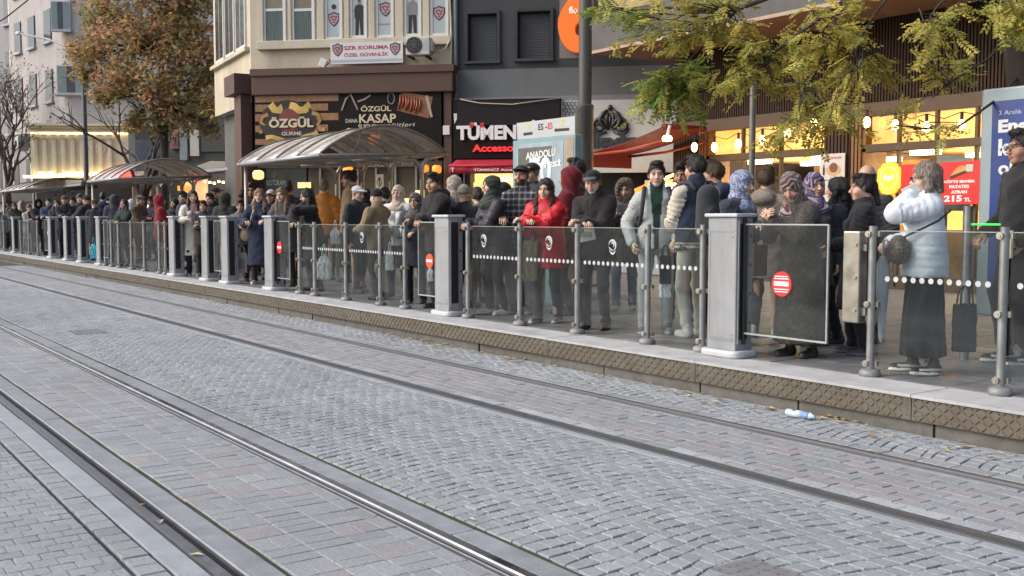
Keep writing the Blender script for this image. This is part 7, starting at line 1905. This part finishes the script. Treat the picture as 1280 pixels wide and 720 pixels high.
P_('person in whitish fur hood at the far left', 29, 251, 7.7, 30, (.38, .34, .30), .7, .03, gear='furhood', gc=(.4, .37, .33), gc2=[(.42, .38, .33)], legs=BLK)
P_('woman with dark hair in dark green coat near the left edge', 19, 254, 7.3, 0, (.016, .022, .02), .7, .03, female=True, gear='long', hair='black', pose='rest', legs=BLK, skin='b')
P_('person in black at the very left edge of the crowd', 7, 256, 7.7, -20, BLK, .7, .03, gear='short', hair='dark', legs=BLK, skin='b')
P_('short person in charcoal hood left of the leftmost pillar', 12, 259, 7.2, 10, CHAR, .7, .03, gear='hood', gc=(.05, .05, .05), legs=BLK)
P_('man with bare dark hair far behind the red hood', 190, 246, 8.6, -60, (.03, .03, .04), .78, .02, gear='short', hair='dark', legs=BLK)
P_('man in dark beanie far behind the white hood', 137, 246, 8.8, 10, BLK, .78, .02, gear='beanie', gc=(.015, .015, .02), legs=BLK)
P_('grey haired man far behind the tan jacket', 482, 236, 8.9, -160, CHAR, .78, .03, gear='short', hair='black', legs=BLK)
P_('woman in black headscarf behind the grey cap', 459, 236, 8.3, 150, BLK, .7, .03, female=True, gear='hijab', gc=(.013, .013, .015), legs=BLK)
print('people', len(PEOPLE), round(time.time() - T0, 1))

# ---------------------------------------------------------------- things they hold and carry
def at_p(i, p, upper=False):
    v = Vector(p); v = i['UM'] @ v if upper else v
    return i['M'] @ v
m_bagw = glass('bag_film', (.55, .58, .60), .35, 1.4, .8, body=.8, bodycol=(.80, .83, .85))
def carrier(label, u, v0, v1, y, wpx, m, grp='plastic carrier bags held by the waiting people', print_=None, cat='bag'):
    """Bag hanging from two handles: v0 handle top, v1 bottom. Plastic ones crumple, cloth ones stay flat and square."""
    top, bot = on_y(u, v0, y), on_y(u, v1, y); H_ = top.z - bot.z; W_ = wpx / FPX * (top - CP).dot(f3)
    t = empty('carrier_bag', (top.x, y, top.z), math.atan2(RT.y, RT.x), label, cat, grp)
    soft = grp.startswith('plastic')
    lo, hi = (-W_ * .8, -W_ * .5, -H_ * 1.05), (W_ * .8, W_ * .5, 0); h = max(W_ / 22, .009); G = grid(lo, hi, h); X, Y, Z = G
    s = u * .37; w_ = np.clip(-(Z + H_ * .22) / (H_ * .30), .25, 1) if soft else .93 + 0 * Z
    k = (.42 if soft else .5) * W_
    qx, qy, qz = np.abs(X) / w_ - k * .82, np.abs(Y) / w_ - W_ * (.13 if soft else .10), np.abs(Z + H_ * .64) - H_ * (.33 if soft else .34)
    d = np.sqrt(np.maximum(qx, 0) ** 2 + np.maximum(qy, 0) ** 2 + np.maximum(qz, 0) ** 2) + np.minimum(np.maximum(qx, np.maximum(qy, qz)), 0) - W_ * (.09 if soft else .045)
    cr_ = W_ * (.030 if soft else .012)
    d = d + cr_ * (np.sin(9 / W_ * X + 6 * np.sin(5 / H_ * Z + s) + s) * np.sin(11 / H_ * Z + 4 * np.sin(5 / W_ * X + s)) + .6 * np.sin(21 / W_ * X + 14 / H_ * Z + 3 * np.sin(9 / H_ * Z + s)))
    V, F = nets(d.astype(f4), lo, h); me = np_mesh('sack', V, F, m, True, np.full((len(V), 3), .5, f4)); link(bpy.data.objects.new('sack', me), t)
    for k in (-1, 1):
        if soft: p, r = [(k * W_ * .10, k * .008, -H_ * .34), (k * W_ * .08, k * .01, -H_ * .16), (k * W_ * .02, k * .006, 0)], [W_ * .07, W_ * .04, W_ * .03]
        else: p, r = [(-W_ * .24, k * .03, -H_ * .32), (-W_ * .2, k * .028, -H_ * .12), (-W_ * .06, k * .01, -.01), (W_ * .06, k * .01, -.01), (W_ * .2, k * .028, -H_ * .12), (W_ * .24, k * .03, -H_ * .32)], max(.006, W_ * .03)
        MB().tube(p, r, 7).build('handle', m, t, smooth=True)
    return t, W_, H_
carrier('translucent white carrier bag hanging behind the glass under the hand on cheek woman', 405, 305, 349, 7.0, 21, m_bagw)
carrier('small white bag tied behind the glass below the tan jacket', 487, 302, 338, 7.0, 12, m_bagw)
carrier('white carrier bag held high left of the old man in the grey cap', 419, 275, 305, 7.5, 14, m_bagw)
carrier('turquoise carrier bag hanging beside the grey pillars on the left', 117, 296, 323, 7.15, 10, mat('bag_turquoise', (.04, .42, .58), .35, var=.12, scale=12))
carrier('clear bag behind the orange sign flap beside the man in the black jacket', 538, 325, 352, 7.05, 9, m_bagw)
carrier('white bag hanging from the hand of the man in pale jeans', 832, 330, 372, 7.25, 17, m_bagw)
carrier('folded brown paper bag leaning behind the glass by the red coat', 660, 282, 352, 6.95, 30, mat('bag_kraft', (.24, .19, .12), .75, var=.2, scale=9), 'cloth and paper bags of the waiting people')
t, W_, H_ = carrier('cream cloth tote with grey printing beside the grey pillar', 302, 306, 341, 7.0, 15, mat('bag_cream', (.52, .50, .45), .8, var=.1, scale=9), 'cloth and leather bags of the waiting people')
for k in range(4): MB().box((-W_ * .28, -W_ * .27, -H_ * (.56 + k * .09)), (W_ * .28, -W_ * .245, -H_ * (.525 + k * .09))).build('print_line', mat('print_greyish', (.2, .2, .2)), t)
carrier('dark tote bag on the ground side of the pale puffer woman', 1207, 356, 440, 7.35, 34, mat('bag_dark', (.028, .030, .034), .5, var=.2, scale=9), 'cloth and leather bags of the waiting people')
carrier('black bag over the arm of the man in the pale denim jacket', 832, 305, 355, 7.22, 17, mat('bag_black', (.012, .012, .014), .6, var=.2, scale=9), 'cloth and leather bags of the waiting people')
carrier('brown leather bag of the woman with the fluffy collar', 950, 290, 345, 7.75, 22, mat('bag_brown', (.10, .045, .03), .5, var=.2, scale=9), 'cloth and leather bags of the waiting people')
# beige purse on a strap
q = on_y(307, 294, 6.98)
t = empty('purse', q, math.atan2(RT.y, RT.x), 'beige purse on a white strap beside the grey pillar', 'bag')
MB().ball((0, 0, 0), (.105, .06, .115), 14).build('pouch', mat('purse_beige', (.26, .21, .15), .6, var=.3, scale=25), t, smooth=True); a = on_y(317, 262, 7.05)
v = Matrix.Rotation(-math.atan2(RT.y, RT.x), 3, 'Z') @ (a - q); MB().tube([(.02, 0, .08), v * .5 + Vector((.02, -.03, .02)), v], .012, 6).build('strap', m_pvc, t, smooth=True)
# leopard bag on a cross strap
q = at_p(puffer, (-.13, .225, 1.02))
t = empty('leopard_bag', q, puffer['rz'], 'round leopard print bag against the pale puffer jacket', 'bag')
m_leo = bpy.data.materials.new('leopard'); m_leo.use_nodes = True; N = m_leo.node_tree.nodes; L = m_leo.node_tree.links
vo = N.new('ShaderNodeTexVoronoi'); vo.inputs['Scale'].default_value = 46; vo.feature = 'DISTANCE_TO_EDGE'; tcn = N.new('ShaderNodeNewGeometry'); L.new(tcn.outputs['Position'], vo.inputs['Vector'])
cr = N.new('ShaderNodeValToRGB'); cr.color_ramp.elements[0].position = .0; cr.color_ramp.elements[0].color = (.32, .24, .13, 1); cr.color_ramp.elements[1].position = .12; cr.color_ramp.elements[1].color = (.02, .016, .014, 1)
L.new(vo.outputs['Distance'], cr.inputs[0]); L.new(cr.outputs[0], N['Principled BSDF'].inputs['Base Color'])
MB().ball((0, 0, 0), (.115, .08, .115), 18).build('pouch', m_leo, t, smooth=True)
MI = puffer['M'].inverted(); tl = lambda p: Matrix.Rotation(-puffer['rz'], 3, 'Z') @ (at_p(puffer, p) - q)
MB().tube([tl(p) for p in ((-.13, .225, 1.10), (-.20, .17, 1.14), (-.255, .06, 1.20), (-.262, -.05, 1.26), (-.20, -.15, 1.34))], .009, 6).build('strap', m_blk, t, smooth=True)
# pale umbrella hanging at her front
q = at_p(puffer, (-.10, .34, .92)); t = empty('folded_umbrella', q, 0, 'pale folded umbrella hanging behind the glass left of the puffer woman', 'umbrella')
MB().lathe([(.008, -.62), (.02, -.58), (.045, -.25), (.05, -.02), (.022, .04), (.012, .05)], (0, 0, 0), 12).build('canopy', mat('umbrella_pale', (.42, .46, .52), .4, var=.25, scale=14), t, smooth=True); MB().tube([(0, 0, .05), (0, 0, .15), (.02, 0, .18), (.045, 0, .15)], .01, 7).build('handle', m_pvc, t, smooth=True)
# phones, cup, papers
def slab(label, info, hand, off, size, m, cat='phone', name='phone', tilt=(0, 0, 0)):
    k, S, E, Wt = info['A'][hand]; p = info['M'] @ (info['UM'] @ (Wt + Vector(off)))
    o = MB().obox((0, 0, 0), size).build(name, m, None, bevel=.004); o.location = p; o.rotation_euler = (R(tilt[0]), R(tilt[1]), info['rz'] + R(tilt[2])); tag(o, label, cat)
    return o
o = slab('white phone held against the face of the pale puffer woman', puffer, 1, (-.005, -.015, .055), (.012, .15, .075), m_pvc, tilt=(-28, 0, 8))
MB().box((.0065, -.06, -.03), (.0085, .06, .03)).build('screen', m_blk, o)
o = slab('dark phone held by the person in the grey fur hood', furhood, 0, (-.05, .10, .05), (.075, .01, .15), m_blk, tilt=(25, 0, 0)); MB().box((-.032, -.007, -.065), (.032, -.0055, .065)).build('screen', mat('screen_dim', (.1, .12, .15), .1), o)
k, S, E, Wt = oldman['A'][0]; p = oldman['M'] @ (oldman['UM'] @ (Wt + Vector((0, .03, -.10))))
o = MB().obox((0, 0, 0), (.20, .012, .14), Matrix.Rotation(R(12), 3, 'Y')).build('folded_paper', mat('paper_grey', (.45, .45, .45), .6, var=.15, scale=20), None, bevel=.003); o.location = p + Vector((0, .02, -.02)); o.rotation_euler = (0, 0, oldman['rz']); tag(o, 'small folded grey paper packet held by the old man in the black cap', 'paper')
MB().box((-.07, .006, -.03), (.07, .009, .03)).build('print_area', mat('print_greyish'), o)
k, S, E, Wt = cupw['A'][0]; p = cupw['M'] @ (cupw['UM'] @ (Wt + Vector((-.03, .09, .03))))
t = empty('paper_cup', p, 0, 'small white paper cup held by the woman in glasses and dark headscarf', 'cup'); MB().lathe([(.026, -.045), (.034, .04)], (0, 0, 0), 14).build('cup_wall', m_pvc, t, smooth=True); MB().lathe([(.036, .04), (.036, .048), (.02, .052)], (0, 0, 0), 14).build('lid', m_blk, t)
p = at_p(man_glasses, (-.20, .20, .90)); o = MB().obox((0, 0, 0), (.16, .02, .22)).build('booklet', mat('booklet_cream', (.5, .46, .36), .6, var=.1), None, bevel=.004); o.location = p; o.rotation_euler = (0, 0, man_glasses['rz']); tag(o, 'cream booklet held by the man in glasses at the right edge', 'booklet')
MB().box((-.06, -.0125, -.08), (.06, -.0105, .08)).build('cover_print', m_film, o)
# backpack of the varsity jacket
def backpack(info, label, c, s=1.0):
    t = empty('backpack', info['M'] @ Vector((0, 0, 0)), info['rz'], label, 'backpack'); t.scale = (info['s'],) * 3
    lo, hi = (-.22, -.42, .92), (.22, -.06, 1.5); G = grid(lo, hi, .013)
    d = smin(rc(G, (0, -.235, 1.04), (0, -.225, 1.34), .135 * s, .115 * s, .72), rc(G, (0, -.30, 1.02), (0, -.30, 1.18), .085 * s, .075 * s, .6), .02) + .003 * wob(G, 3.1)
    V, F = nets(d, lo, .013); link(bpy.data.objects.new('pack', np_mesh('pack', V, F, m_cloth, True, np.tile(np.array(c, f4), (len(V), 1)))), t)
    for k in (-1, 1):
        MB().tube([(k * .10, -.17, 1.40), (k * .115, -.09, 1.475), (k * .125, .03, 1.475), (k * .135, .13, 1.38), (k * .15, .14, 1.22), (k * .17, .02, 1.08), (k * .12, -.15, 1.02)], .022, 7).build('strap', mat('strap_grey', tuple(q * .8 for q in c) , .8, var=.2), t, smooth=True)
    MB().tube([(-.075, -.375, 1.2), (-.05, -.385, 1.24), (.05, -.385, 1.24), (.075, -.375, 1.2)], .005, 5).build('zip', m_blk, t, smooth=True); MB().tube([(-.03, -.2, 1.44), (0, -.2, 1.48), (.03, -.2, 1.44)], .01, 6).build('top_loop', m_blk, t, smooth=True)
    return t
backpack(varsity, 'dark grey backpack on the young man in the varsity jacket', (.045, .048, .055))
backpack(denim, 'black backpack worn by the young man in the pale denim jacket', (.015, .015, .018), .9)
